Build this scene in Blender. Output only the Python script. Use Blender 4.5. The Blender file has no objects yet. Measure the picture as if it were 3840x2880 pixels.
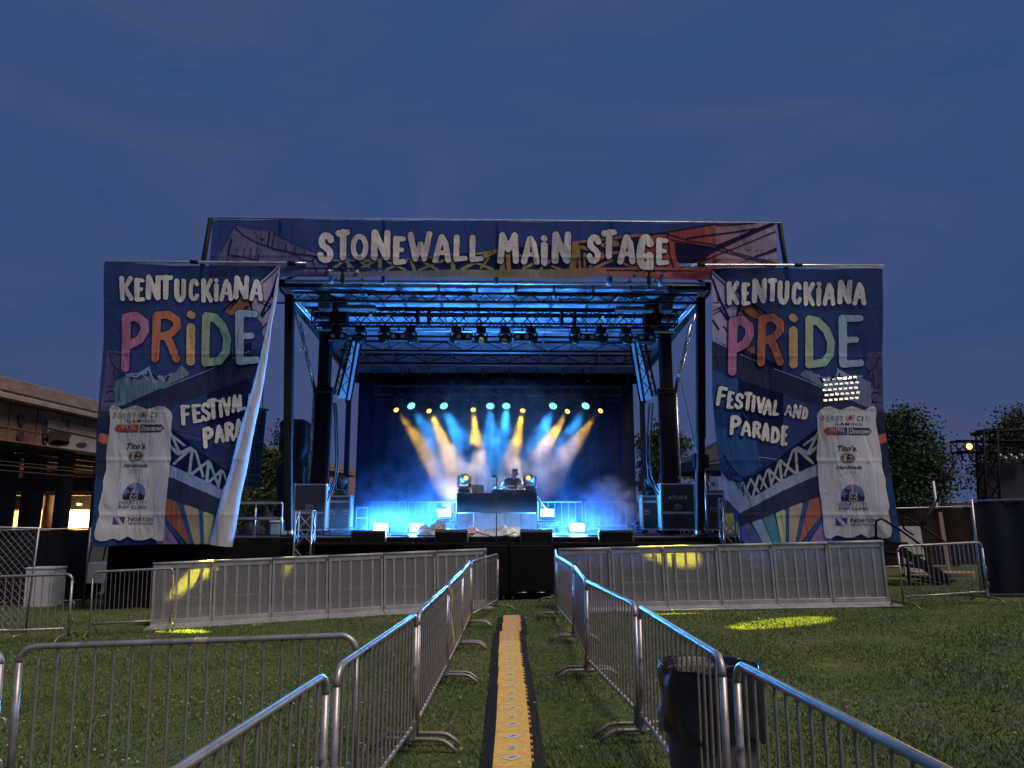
import bpy, bmesh, math, random
import numpy as np
from mathutils import Vector, Matrix, Quaternion, noise as mnoise

R = math.radians
SC = bpy.context.scene
COL = SC.collection
random.seed(7); RNG = np.random.default_rng(7)

# ------------------------------------------------------------------ camera
EYE = 1.9                      # height of the lens above the lawn at x = 0
FOC = 725.0 * 3.75             # focal length in photograph pixels (3840 wide)
PITCH = math.atan(126.7 / 725)
cd = bpy.data.cameras.new("camera"); cam = bpy.data.objects.new("camera", cd); COL.objects.link(cam)
cd.sensor_width = 36; cd.lens = 36 * 725 / 1024; cd.clip_start = .05; cd.clip_end = 3000
cam.location = (0, 0, EYE); cam.rotation_euler = (math.pi / 2 + PITCH, 0, 0)
SC.camera = cam

# ------------------------------------------------------------------ exposure / renderer
vs = SC.view_settings
SC.display_settings.display_device = 'sRGB'
vs.view_transform = 'Standard'; vs.look = 'None'; vs.gamma = 1; vs.exposure = 0
SC.render.engine = 'CYCLES'
cy = SC.cycles
cy.use_denoising = True
cy.max_bounces = 6; cy.diffuse_bounces = 3; cy.glossy_bounces = 3; cy.transparent_max_bounces = 24
cy.volume_bounces = 1; cy.volume_step_rate = 1.0; cy.volume_max_steps = 128
cy.sample_clamp_indirect = 6; cy.sample_clamp_direct = 0
cy.use_light_tree = True

# ------------------------------------------------------------------ dusk sky
W = bpy.data.worlds.new("World"); SC.world = W; W.use_nodes = True
nt = W.node_tree; nt.nodes.clear()
def wn(t): return nt.nodes.new(t)
wo = wn('ShaderNodeOutputWorld'); bg = wn('ShaderNodeBackground'); nt.links.new(bg.outputs[0], wo.inputs[0])
tc = wn('ShaderNodeTexCoord')
sky = wn('ShaderNodeTexSky'); sky.sky_type = 'NISHITA'; sky.sun_disc = False
sky.sun_elevation = R(-3); sky.sun_rotation = R(200); sky.ozone_density = 5
sep = wn('ShaderNodeSeparateXYZ'); nt.links.new(tc.outputs['Generated'], sep.inputs[0])
ramp = wn('ShaderNodeValToRGB'); nt.links.new(sep.outputs[2], ramp.inputs[0])
e = ramp.color_ramp.elements
e[0].position = 0.0; e[0].color = (.060, .076, .160, 1)
e[1].position = 1.0; e[1].color = (.038, .078, .215, 1)
for p, c in ((.10, (.050, .072, .172)), (.25, (.037, .067, .185)), (.45, (.035, .070, .200))):
    q = e.new(p); q.color = (*c, 1)
mp = wn('ShaderNodeMapping'); mp.inputs['Scale'].default_value = (1.2, 1.2, 3.2)
nt.links.new(tc.outputs['Generated'], mp.inputs[0])
nz = wn('ShaderNodeTexNoise'); nz.inputs['Scale'].default_value = 1.9; nz.inputs['Detail'].default_value = 8; nz.inputs['Roughness'].default_value = .58; nz.inputs['Distortion'].default_value = .9
nt.links.new(mp.outputs[0], nz.inputs['Vector'])
cr = wn('ShaderNodeMapRange'); cr.inputs[1].default_value = .36; cr.inputs[2].default_value = .68; cr.inputs[3].default_value = 0; cr.inputs[4].default_value = .95
nt.links.new(nz.outputs['Fac'], cr.inputs[0])
mx = wn('ShaderNodeMix'); mx.data_type = 'RGBA'; nt.links.new(cr.outputs[0], mx.inputs['Factor'])
nt.links.new(ramp.outputs[0], mx.inputs[6]); mx.inputs[7].default_value = (.062, .084, .200, 1)
ad = wn('ShaderNodeMix'); ad.data_type = 'RGBA'; ad.blend_type = 'ADD'; ad.inputs['Factor'].default_value = .02
nt.links.new(mx.outputs[2], ad.inputs[6]); nt.links.new(sky.outputs[0], ad.inputs[7])
nt.links.new(ad.outputs[2], bg.inputs[0]); bg.inputs[1].default_value = 1.02

# one soft warm sun: the glow of the park's high floodlights behind the lawn
sd = bpy.data.lights.new("sun", 'SUN'); so = bpy.data.objects.new("sun", sd); COL.objects.link(so)
sd.energy = 2.5; sd.angle = R(24); sd.color = (1, .85, .69)
so.rotation_euler = Vector((-.52, .42, -1.0)).to_track_quat('-Z', 'Y').to_euler()

# ------------------------------------------------------------------ photograph pixel -> ray (used to take measures off the photo)
_c, _s = math.cos(PITCH), math.sin(PITCH)
def rays(X, Y):
    a = (np.asarray(X, float) - 1920) / FOC; b = -(np.asarray(Y, float) - 1440) / FOC
    return a, _c - b * _s, _s + b * _c
def at(x, y, D):
    a, b, c = rays(x, y); return Vector((a * D / b, D, EYE + c * D / b))
def gz(x): return .03 * max(-14., min(14., x))
def gnd(x, y, h=0.):
    a, b, c = rays(x, y); t = (h - EYE) / (c - .03 * a); return Vector((a * t, b * t, EYE + c * t))
# stage frame: x across, y upstage from the deck's front edge, z up
SY = R(1.26); SO = Vector((-.38, 17., 0))
SM = Matrix.Translation(SO) @ Matrix.Rotation(SY, 4, 'Z')
def S(x, y, z): return SM @ Vector((x, y, z))
def SL(px, py, yl):            # photo pixel -> stage coordinates on the plane y = yl
    a, b, c = rays(px, py); ca, sa = math.cos(SY), math.sin(SY)
    dx, dy = ca * a + sa * b, -sa * a + ca * b
    ox, oy = -SO.x, -SO.y
    cx, cyy = ca * ox + sa * oy, -sa * ox + ca * oy
    t = (yl - cyy) / dy
    return cx + dx * t, EYE + c * t
K2 = 3840 / 2212
def SL2(px, py, yl): return SL(px * K2, py * K2, yl)

# ------------------------------------------------------------------ materials
MATS = {}
def _mix(n, a, b):
    m = n.new('ShaderNodeMix'); m.data_type = 'RGBA'; m.inputs[6].default_value = (*a, 1); m.inputs[7].default_value = (*b, 1); return m
def mat(name, col, rough=.6, metal=0., var=.25, scale=6., bump=0., col2=None, spec=.5, stretch=None, bscale=None, gen=False):
    if name in MATS: return MATS[name]
    m = bpy.data.materials.new(name); m.use_nodes = True; t = m.node_tree; b = t.nodes['Principled BSDF']
    tcn = t.nodes.new('ShaderNodeTexCoord'); vec = tcn.outputs['Object']
    if stretch:
        mpn = t.nodes.new('ShaderNodeMapping'); mpn.inputs['Scale'].default_value = stretch; t.links.new(vec, mpn.inputs[0]); vec = mpn.outputs[0]
    n = t.nodes.new('ShaderNodeTexNoise'); n.inputs['Scale'].default_value = scale; n.inputs['Detail'].default_value = 5
    t.links.new(vec, n.inputs['Vector'])
    mr = t.nodes.new('ShaderNodeMapRange'); mr.inputs[1].default_value = .3; mr.inputs[2].default_value = .7
    t.links.new(n.outputs['Fac'], mr.inputs[0])
    c2 = col2 or tuple(c * (1 - var) for c in col)
    mxn = _mix(t.nodes, c2, tuple(min(1, c * (1 + var * .5)) for c in col) if not col2 else col)
    t.links.new(mr.outputs[0], mxn.inputs['Factor']); t.links.new(mxn.outputs[2], b.inputs['Base Color'])
    rr = t.nodes.new('ShaderNodeMapRange'); rr.inputs[3].default_value = max(.02, rough - .1); rr.inputs[4].default_value = min(1, rough + .12)
    t.links.new(n.outputs['Fac'], rr.inputs[0]); t.links.new(rr.outputs[0], b.inputs['Roughness'])
    b.inputs['Metallic'].default_value = metal; b.inputs['Specular IOR Level'].default_value = spec
    if bump:
        bn = t.nodes.new('ShaderNodeTexNoise'); bn.inputs['Scale'].default_value = bscale or scale * 4; bn.inputs['Detail'].default_value = 4
        t.links.new(vec, bn.inputs['Vector'])
        bb = t.nodes.new('ShaderNodeBump'); bb.inputs['Strength'].default_value = bump; bb.inputs['Distance'].default_value = .02
        t.links.new(bn.outputs['Fac'], bb.inputs['Height']); t.links.new(bb.outputs[0], b.inputs['Normal'])
    MATS[name] = m; return m
def emit(name, col, strength):
    if name in MATS: return MATS[name]
    m = bpy.data.materials.new(name); m.use_nodes = True; t = m.node_tree; b = t.nodes['Principled BSDF']
    b.inputs['Base Color'].default_value = (.02, .02, .02, 1)
    b.inputs['Emission Color'].default_value = (*col, 1); b.inputs['Emission Strength'].default_value = strength
    MATS[name] = m; return m
def cloth(name, col, transp=.10, col2=None, span=None, axis=0, var=.16):
    """printed banner fabric: diffuse + a little light let through; optional colour print running along an axis"""
    if name in MATS: return MATS[name]
    m = bpy.data.materials.new(name); m.use_nodes = True; t = m.node_tree; t.nodes.clear()
    o = t.nodes.new('ShaderNodeOutputMaterial'); d = t.nodes.new('ShaderNodeBsdfDiffuse'); l = t.nodes.new('ShaderNodeBsdfTranslucent')
    p = t.nodes.new('ShaderNodeBsdfTransparent'); m1 = t.nodes.new('ShaderNodeMixShader'); m2 = t.nodes.new('ShaderNodeMixShader')
    tcn = t.nodes.new('ShaderNodeTexCoord')
    n = t.nodes.new('ShaderNodeTexNoise'); n.inputs['Scale'].default_value = 2.2; n.inputs['Detail'].default_value = 6
    t.links.new(tcn.outputs['Object'], n.inputs['Vector'])
    hv = _mix(t.nodes, tuple(c * (1 - var) for c in col), tuple(min(1, c * (1 + var)) for c in col))
    t.links.new(n.outputs['Fac'], hv.inputs['Factor']); out = hv.outputs[2]
    if col2:
        sp = t.nodes.new('ShaderNodeSeparateXYZ'); t.links.new(tcn.outputs['Object'], sp.inputs[0])
        mr = t.nodes.new('ShaderNodeMapRange'); mr.inputs[1].default_value, mr.inputs[2].default_value = span
        t.links.new(sp.outputs[axis], mr.inputs[0])
        g = t.nodes.new('ShaderNodeMix'); g.data_type = 'RGBA'; t.links.new(mr.outputs[0], g.inputs['Factor'])
        t.links.new(out, g.inputs[6]); g.inputs[7].default_value = (*col2, 1); out = g.outputs[2]
    t.links.new(out, d.inputs[0]); t.links.new(out, l.inputs[0])
    # creases and slack wrinkles in the fabric
    wv = t.nodes.new('ShaderNodeTexNoise'); wv.inputs['Scale'].default_value = 1.0; wv.inputs['Detail'].default_value = 3; wv.inputs['Distortion'].default_value = .8
    wm = t.nodes.new('ShaderNodeMapping'); wm.inputs['Scale'].default_value = (2.6, 1, .8); wm.inputs['Rotation'].default_value = (0, .5, 0); t.links.new(tcn.outputs['Object'], wm.inputs[0]); t.links.new(wm.outputs[0], wv.inputs['Vector'])
    fc = t.nodes.new('ShaderNodeTexWave'); fc.bands_direction = 'Z'; fc.inputs['Scale'].default_value = .26; fc.inputs['Distortion'].default_value = .15; t.links.new(tcn.outputs['Object'], fc.inputs['Vector'])
    pw = t.nodes.new('ShaderNodeMath'); pw.operation = 'POWER'; pw.inputs[1].default_value = 60; t.links.new(fc.outputs['Fac'], pw.inputs[0])
    sm = t.nodes.new('ShaderNodeMath'); sm.operation = 'MULTIPLY_ADD'; sm.inputs[1].default_value = .10; t.links.new(pw.outputs[0], sm.inputs[0]); t.links.new(wv.outputs['Fac'], sm.inputs[2])
    bu = t.nodes.new('ShaderNodeBump'); bu.inputs['Strength'].default_value = .8; bu.inputs['Distance'].default_value = .11; t.links.new(sm.outputs[0], bu.inputs['Height']); t.links.new(bu.outputs[0], d.inputs['Normal'])
    m1.inputs[0].default_value = .2; t.links.new(d.outputs[0], m1.inputs[1]); t.links.new(l.outputs[0], m1.inputs[2])
    m2.inputs[0].default_value = transp; t.links.new(m1.outputs[0], m2.inputs[1]); t.links.new(p.outputs[0], m2.inputs[2])
    t.links.new(m2.outputs[0], o.inputs[0]); MATS[name] = m; return m

steel = mat("galvanised_steel", (.40, .37, .365), .40, .6, .3, 9, .05)
steel_old = mat("worn_steel", (.31, .28, .27), .5, .5, .45, 7, .1)
def weather(m, col, lo, hi, sc):
    """scattered rust and grime spots over a metal"""
    t = m.node_tree; b = t.nodes['Principled BSDF']; src = b.inputs['Base Color'].links[0].from_socket
    tcn = t.nodes.new('ShaderNodeTexCoord'); n = t.nodes.new('ShaderNodeTexNoise'); n.inputs['Scale'].default_value = sc; n.inputs['Detail'].default_value = 6; n.inputs['Roughness'].default_value = .7
    t.links.new(tcn.outputs['Object'], n.inputs['Vector']); r = t.nodes.new('ShaderNodeMapRange'); r.inputs[1].default_value = lo; r.inputs[2].default_value = hi; t.links.new(n.outputs['Fac'], r.inputs[0])
    x = t.nodes.new('ShaderNodeMix'); x.data_type = 'RGBA'; t.links.new(r.outputs[0], x.inputs['Factor']); t.links.new(src, x.inputs[6]); x.inputs[7].default_value = (*col, 1); t.links.new(x.outputs[2], b.inputs['Base Color'])
weather(steel, (.10, .065, .05), .58, .70, 5.5); weather(steel_old, (.09, .055, .04), .55, .68, 7)
alu = mat("aluminium", (.62, .62, .63), .38, .9, .2, 5)
black = mat("black_paint", (.010, .010, .012), .6, 0, .3, 8, spec=.14)
blackm = mat("black_metal", (.008, .008, .010), .6, .0, .3, 12, spec=.12)
blackcloth = mat("black_cloth", (.010, .010, .012), .95, 0, .4, 3, .25, spec=.1)
rubber = mat("black_rubber", (.017, .017, .018), .65, 0, .3, 20, .2)
dgrey = mat("dark_grey_plastic", (.05, .05, .055), .5, 0, .2, 10)
whitep = mat("white_plastic", (.72, .72, .70), .5, 0, .1, 4)

# ------------------------------------------------------------------ mesh builder
class MB:
    def __init__(s): s.v = []; s.f = []; s.sm = []
    def _add(s, vs, fs, smooth=False):
        o = len(s.v); s.v += [tuple(p) for p in vs]
        for f in fs: s.f.append(tuple(i + o for i in f)); s.sm.append(smooth)
        return s
    def box(s, c, d, M=None, rz=0.):
        x, y, z = (q / 2 for q in d); c = Vector(c)
        vs = [Vector((i * x, j * y, k * z)) for i in (-1, 1) for j in (-1, 1) for k in (-1, 1)]
        if rz: M = Matrix.Rotation(rz, 3, 'Z')
        if M is not None: vs = [M @ p for p in vs]
        return s._add([p + c for p in vs], [(0, 1, 3, 2), (4, 6, 7, 5), (0, 4, 5, 1), (2, 3, 7, 6), (0, 2, 6, 4), (1, 5, 7, 3)])
    def cbox(s, c, d, b=.01, M=None, rz=0.):
        """box with chamfered edges"""
        h = [q / 2 for q in d]; b = min(b, min(h) * .6); c = Vector(c)
        if rz: M = Matrix.Rotation(rz, 3, 'Z')
        idx = {}; vs = []
        for i in (-1, 1):
            for j in (-1, 1):
                for k in (-1, 1):
                    for a in range(3):
                        p = [i * (h[0] - b), j * (h[1] - b), k * (h[2] - b)]; sg = (i, j, k); p[a] = sg[a] * h[a]
                        idx[i, j, k, a] = len(vs); q = Vector(p); vs.append((M @ q if M is not None else q) + c)
        fs = []
        for a in range(3):
            u, w = (a + 1) % 3, (a + 2) % 3
            for sgn in (-1, 1):
                loop = []
                for du, dw in ((-1, -1), (1, -1), (1, 1), (-1, 1)):
                    t = [0, 0, 0]; t[a] = sgn; t[u] = du; t[w] = dw; loop.append(idx[t[0], t[1], t[2], a])
                fs.append(tuple(loop if sgn > 0 else loop[::-1]))
            for du in (-1, 1):
                for dw in (-1, 1):   # edge along axis a
                    t0 = [0, 0, 0]; t0[u] = du; t0[w] = dw; t1 = t0[:]; t0[a] = -1; t1[a] = 1
                    q = (idx[(*t0, u)], idx[(*t1, u)], idx[(*t1, w)], idx[(*t0, w)])
                    fs.append(q if du * dw < 0 else q[::-1])
        for i in (-1, 1):
            for j in (-1, 1):
                for k in (-1, 1):
                    q = (idx[i, j, k, 0], idx[i, j, k, 1], idx[i, j, k, 2]); fs.append(q if i * j * k > 0 else q[::-1])
        return s._add(vs, fs)
    def beam(s, p0, p1, w, h=None, up=(0, 0, 1)):
        p0, p1 = Vector(p0), Vector(p1); h = h or w; d = p1 - p0; L = d.length
        if L < 1e-6: return s
        z = d / L; u = Vector(up)
        if abs(z.dot(u)) > .98: u = Vector((0, 1, 0))
        x = u.cross(z).normalized(); y = z.cross(x)
        M = Matrix((x, y, z)).transposed()
        return s.box((p0 + p1) / 2, (w, h, L), M)
    def tube(s, pts, r, n=8, caps=True, closed=False):
        pts = [Vector(p) for p in pts]; N = len(pts); rs = r if isinstance(r, (list, tuple)) else [r] * N
        T = []
        for i in range(N):
            a = pts[(i - 1) % N] if (closed or i) else pts[i]; b = pts[(i + 1) % N] if (closed or i < N - 1) else pts[i]
            t = (b - a); T.append(t.normalized() if t.length > 1e-9 else Vector((0, 0, 1)))
        u = Vector((0, 0, 1)) if abs(T[0].z) < .9 else Vector((0, 1, 0))
        x = u.cross(T[0]).normalized(); vs = []
        for i in range(N):
            if i:
                q = T[i - 1].rotation_difference(T[i]); x = (q @ x); x = (x - T[i] * x.dot(T[i])).normalized()
            y = T[i].cross(x)
            for k in range(n):
                a = 2 * math.pi * k / n; vs.append(pts[i] + (x * math.cos(a) + y * math.sin(a)) * rs[i])
        fs = []
        for i in range(N if closed else N - 1):
            j = (i + 1) % N
            for k in range(n):
                l = (k + 1) % n; fs.append((i * n + k, i * n + l, j * n + l, j * n + k))
        s._add(vs, fs, True)
        if caps and not closed:
            o = len(s.v) - len(vs)
            s.f.append(tuple(o + k for k in range(n))[::-1]); s.sm.append(False)
            s.f.append(tuple(o + (N - 1) * n + k for k in range(n))); s.sm.append(False)
        return s
    def cyl(s, p0, p1, r0, r1=None, n=16): return s.tube([p0, p1], [r0, r0 if r1 is None else r1], n)
    def lathe(s, prof, n=24, M=None, caps=True):
        vs = []; M = M or Matrix()
        for r, z in prof:
            for k in range(n):
                a = 2 * math.pi * k / n; vs.append(M @ Vector((r * math.cos(a), r * math.sin(a), z)))
        fs = [(i * n + k, i * n + (k + 1) % n, (i + 1) * n + (k + 1) % n, (i + 1) * n + k) for i in range(len(prof) - 1) for k in range(n)]
        s._add(vs, fs, True); o = len(s.v) - len(vs)
        if caps:
            s.f.append(tuple(o + k for k in range(n))[::-1]); s.sm.append(False)
            s.f.append(tuple(o + (len(prof) - 1) * n + k for k in range(n))); s.sm.append(False)
        return s
    def ball(s, c, r, nu=14, nv=9):
        c = Vector(c); r = r if isinstance(r, (tuple, list)) else (r, r, r)
        vs = [c + Vector((0, 0, r[2]))]
        for j in range(1, nv):
            th = math.pi * j / nv
            for k in range(nu):
                a = 2 * math.pi * k / nu; vs.append(c + Vector((r[0] * math.sin(th) * math.cos(a), r[1] * math.sin(th) * math.sin(a), r[2] * math.cos(th))))
        vs.append(c - Vector((0, 0, r[2]))); fs = []
        for k in range(nu): fs.append((0, 1 + k, 1 + (k + 1) % nu))
        for j in range(nv - 2):
            for k in range(nu): a = 1 + j * nu; fs.append((a + k, a + nu + k, a + nu + (k + 1) % nu, a + (k + 1) % nu))
        e = 1 + (nv - 2) * nu
        for k in range(nu): fs.append((e + k, len(vs) - 1, e + (k + 1) % nu))
        return s._add(vs, fs, True)
    def grid(s, P, nu, nv, smooth=True):
        fs = [(j * nu + i, j * nu + i + 1, (j + 1) * nu + i + 1, (j + 1) * nu + i) for j in range(nv - 1) for i in range(nu - 1)]
        return s._add(P, fs, smooth)
    def build(s, name, m, parent=None, label=None):
        me = bpy.data.meshes.new(name); me.from_pydata(s.v, [], s.f); me.update()
        me.polygons.foreach_set('use_smooth', s.sm)
        if m: me.materials.append(m)
        o = bpy.data.objects.new(name, me); COL.objects.link(o)
        if parent: o.parent = parent
        if label: o['label'] = label
        return o
def npmesh(name, V, F, m, parent=None, smooth=False):
    """V (n,3), F (m,k) arrays -> object"""
    V = np.asarray(V, np.float32); F = np.asarray(F, np.int32); me = bpy.data.meshes.new(name); k = F.shape[1]
    me.vertices.add(len(V)); me.vertices.foreach_set('co', V.ravel())
    me.loops.add(F.size); me.loops.foreach_set('vertex_index', F.ravel())
    me.polygons.add(len(F)); me.polygons.foreach_set('loop_start', np.arange(0, F.size, k, dtype=np.int32)); me.polygons.foreach_set('loop_total', np.full(len(F), k, np.int32))
    me.update(calc_edges=True); me.polygons.foreach_set('use_smooth', np.full(len(F), smooth))
    if m: me.materials.append(m)
    o = bpy.data.objects.new(name, me); COL.objects.link(o)
    if parent: o.parent = parent
    return o
def tag(o, label=None, cat=None, group=None, kind=None):
    if label: o['label'] = label
    if cat: o['category'] = cat
    if group: o['group'] = group
    if kind: o['kind'] = kind
    return o
def thing(name, label, cat, loc=(0, 0, 0), rz=0., group=None):
    o = bpy.data.objects.new(name, None); COL.objects.link(o); o.location = loc; o.rotation_euler = (0, 0, rz); o.empty_display_size = .1
    return tag(o, label, cat, group)
def sthing(name, label, cat, x, y, z, rz=0., group=None): return thing(name, label, cat, S(x, y, z), SY + rz, group)
def copy_tree(o, parent=None):
    c = o.copy(); COL.objects.link(c)
    if parent: c.parent = parent
    for ch in list(o.children): copy_tree(ch, c)
    return c
def again(o, label, loc, rz=0., group=None):
    c = copy_tree(o); c.location = loc; c.rotation_euler = (0, 0, rz); c['label'] = label
    if group: c['group'] = group
    return c
def lamp(name, kind, loc, parent, energy, col, aim=None, **kw):
    d = bpy.data.lights.new(name, kind); d.energy = energy; d.color = col
    for k, v in kw.items(): setattr(d, k, v)
    o = bpy.data.objects.new(name, d); COL.objects.link(o); o.location = loc
    if parent: o.parent = parent
    if aim is not None: o.rotation_euler = Vector(aim).to_track_quat('-Z', 'Y').to_euler()
    return o
def lattice(mb, p0, p1, w, h, bay, r=.025, rl=.012, up=(0, 0, 1), n=6):
    """box truss from p0 to p1 (centre line), four chords and zigzag lacing on every side"""
    p0, p1 = Vector(p0), Vector(p1); d = p1 - p0; L = d.length; z = d / L; u = Vector(up)
    x = u.cross(z).normalized(); y = z.cross(x)
    cs = [x * (sx * w / 2) + y * (sy * h / 2) for sx, sy in ((-1, -1), (1, -1), (1, 1), (-1, 1))]
    for c in cs: mb.tube([p0 + c, p1 + c], r, n)
    k = max(2, round(L / bay))
    for q in range(4):
        a, b = cs[q], cs[(q + 1) % 4]
        for i in range(k):
            A, B = (a, b) if i % 2 else (b, a)
            mb.tube([p0 + z * (L * i / k) + A, p0 + z * (L * (i + 1) / k) + B], rl, 5, False)
        for i in (0, k): mb.tube([p0 + z * (L * i / k) + a, p0 + z * (L * i / k) + b], rl, 5, False)
    return mb
ORD = ['leftmost', 'second from left', 'third from left', 'fourth from left', 'fifth from left', 'sixth from left', 'seventh from left', 'eighth from left', 'ninth from left', 'tenth from left', 'eleventh from left', 'twelfth from left', 'thirteenth from left', 'fourteenth from left']
def ordl(i, n):
    if i == n - 1: return 'rightmost'
    if i == n - 2 and n > 4: return 'second from right'
    if i == n - 3 and n > 6: return 'third from right'
    return ORD[i]
# ------------------------------------------------------------------ lawn
def lawn_mat():
    m = bpy.data.materials.new("lawn"); m.use_nodes = True; t = m.node_tree; b = t.nodes['Principled BSDF']
    tcn = t.nodes.new('ShaderNodeTexCoord')
    n1 = t.nodes.new('ShaderNodeTexNoise'); n1.inputs['Scale'].default_value = .7; n1.inputs['Detail'].default_value = 6
    n2 = t.nodes.new('ShaderNodeTexNoise'); n2.inputs['Scale'].default_value = 14; n2.inputs['Detail'].default_value = 6
    for n in (n1, n2): t.links.new(tcn.outputs['Object'], n.inputs['Vector'])
    r = t.nodes.new('ShaderNodeValToRGB'); t.links.new(n1.outputs['Fac'], r.inputs[0]); e = r.color_ramp.elements
    e[0].position = .3; e[0].color = (.060, .092, .032, 1); e[1].position = .7; e[1].color = (.155, .165, .070, 1)
    k = e.new(.5); k.color = (.095, .130, .046, 1)
    mx = t.nodes.new('ShaderNodeMix'); mx.data_type = 'RGBA'; mx.blend_type = 'MULTIPLY'; mx.inputs['Factor'].default_value = .8
    r2 = t.nodes.new('ShaderNodeValToRGB'); t.links.new(n2.outputs['Fac'], r2.inputs[0]); f = r2.color_ramp.elements
    f[0].position = .32; f[0].color = (.35, .35, .35, 1); f[1].position = .72; f[1].color = (1.3, 1.3, 1.2, 1)
    t.links.new(r.outputs[0], mx.inputs[6]); t.links.new(r2.outputs[0], mx.inputs[7]); n5 = t.nodes.new('ShaderNodeTexNoise'); n5.inputs['Scale'].default_value = 1.9; n5.inputs['Detail'].default_value = 7; n5.inputs['Roughness'].default_value = .65; t.links.new(tcn.outputs['Object'], n5.inputs['Vector'])
    wr = t.nodes.new('ShaderNodeMapRange'); wr.inputs[1].default_value = .54; wr.inputs[2].default_value = .66; wr.inputs[4].default_value = .8; t.links.new(n5.outputs['Fac'], wr.inputs[0])
    m5 = t.nodes.new('ShaderNodeMix'); m5.data_type = 'RGBA'; t.links.new(wr.outputs[0], m5.inputs['Factor']); t.links.new(mx.outputs[2], m5.inputs[6]); m5.inputs[7].default_value = (.11, .092, .052, 1); t.links.new(m5.outputs[2], b.inputs['Base Color'])
    b.inputs['Roughness'].default_value = .95; b.inputs['Specular IOR Level'].default_value = .15
    bp = t.nodes.new('ShaderNodeBump'); bp.inputs['Strength'].default_value = .8; bp.inputs['Distance'].default_value = .05
    n3 = t.nodes.new('ShaderNodeTexNoise'); n3.inputs['Scale'].default_value = 30; n3.inputs['Detail'].default_value = 6
    t.links.new(tcn.outputs['Object'], n3.inputs['Vector']); t.links.new(n3.outputs['Fac'], bp.inputs['Height']); t.links.new(bp.outputs[0], b.inputs['Normal'])
    return m
mb = MB(); xs = [-900, -60, -14, 0, 14, 60, 900]; ys = [-60, 0, 10, 20, 40, 100, 900]
mb.grid([(x, y, gz(x)) for y in ys for x in xs], len(xs), len(ys), False)
tag(mb.build("lawn", lawn_mat()), "wide dusky lawn sloping gently under everything", "lawn", kind="structure")

def blades():
    n = 300000
    y = 5.2 + (RNG.random(n) ** 1.35) * 12.5; x = (RNG.random(n) * 2 - 1) * (y * .74 + .3)
    cl = np.array([mnoise.noise((a * .9, b * .9, 0)) for a, b in zip(x[::1], y[::1])])
    lane = np.exp(-((np.abs(x - .0) - .42) / .16) ** 2) * .35; bare = np.array([mnoise.fractal((a * 1.1 + 7, b * 1.1, 3), 1, 2, 4) for a, b in zip(x, y)]); keep = RNG.random(n) < .66 + .5 * cl - lane - .8 * np.clip(bare - .12, 0, 1); x, y, cl = x[keep], y[keep], cl[keep]; n = len(x)
    z = .03 * np.clip(x, -14, 14); h = (.016 + .024 * RNG.random(n)) * (1 + .5 * cl) * np.where(RNG.random(n) < .03, 1.7, 1.)
    a = RNG.random(n) * 6.283; w = .0028 + .0022 * RNG.random(n) + .00022 * y
    le = h * (.25 + .75 * RNG.random(n)); b = RNG.random(n) * 6.283
    V = np.empty((n, 3, 3)); dx, dy = np.cos(a) * w, np.sin(a) * w
    V[:, 0] = np.stack([x - dx, y - dy, z], 1); V[:, 1] = np.stack([x + dx, y + dy, z], 1)
    V[:, 2] = np.stack([x + np.cos(b) * le, y + np.sin(b) * le, z + h], 1)
    m = bpy.data.materials.new("grass_blade"); m.use_nodes = True; t = m.node_tree; bs = t.nodes['Principled BSDF']
    g = t.nodes.new('ShaderNodeNewGeometry'); rp = t.nodes.new('ShaderNodeValToRGB'); t.links.new(g.outputs['Random Per Island'], rp.inputs[0])
    e = rp.color_ramp.elements; e[0].color = (.072, .115, .036, 1); e[1].color = (.24, .26, .13, 1); e[1].position = 1
    q = e.new(.6); q.color = (.125, .18, .06, 1); q = e.new(.93); q.color = (.165, .21, .085, 1)
    t.links.new(rp.outputs[0], bs.inputs['Base Color']); bs.inputs['Roughness'].default_value = .7; bs.inputs['Specular IOR Level'].default_value = .25
    o = npmesh("grass", V.reshape(-1, 3), np.arange(n * 3).reshape(n, 3), m)
    tag(o, "short mown grass blades covering the lawn", "grass", kind="stuff")
blades()
def clover():
    pts = []
    for _ in range(62):
        y = 5.6 + random.random() ** 1.2 * 8; x = random.uniform(-1, 1) * y * .72
        if abs(x) < .3: continue
        k = random.choice((1, 1, 2, 4, 9, 16)); sp = .12 + .03 * k
        for _ in range(k): pts.append((x + random.gauss(0, sp), y + random.gauss(0, sp * .7)))
    mb = MB()
    for x, y in pts:
        r = random.uniform(.007, .013); mb.ball((x, y, gz(x) + random.uniform(.03, .05)), (r, r, r * .85), 6, 4)
    tag(mb.build("clover_flowers", mat("clover", (.40, .42, .33), .9, 0, .3, 40)), "small white clover heads scattered through the grass", "clover", kind="stuff")
clover()

# ------------------------------------------------------------------ crowd barriers
RL, RH = 2.16, 1.09
def rack_frame():
    mb = MB(); r = .1; L = RL / 2; z0, z1 = .2, RH - .021
    pts = []
    for cx, cz, a0 in ((L - r, z1 - r, 0), (-L + r, z1 - r, 90), (-L, z0, None), (L, z0, None)):
        if a0 is None: pts.append((cx, 0, cz)); continue
        for k in range(7): a = R(a0 + 15 * k); pts.append((cx + r * math.cos(a), 0, cz + r * math.sin(a)))
    mb.tube(pts[:14] , .021, 12)
    mb.tube([(-L, 0, z1 - r), (-L, 0, .07)], .021, 12); mb.tube([(L, 0, z1 - r), (L, 0, .07)], .021, 12)
    mb.tube([(-L, 0, z0), (L, 0, z0)], .017, 10)
    for k in range(17): # weld beads where the bars meet the bottom rail
        x = -L + .12 + (RL - .24) * k / 16; mb.ball((x, 0, z0 + .012), (.017, .019, .014), 8, 4)
    return mb
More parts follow.
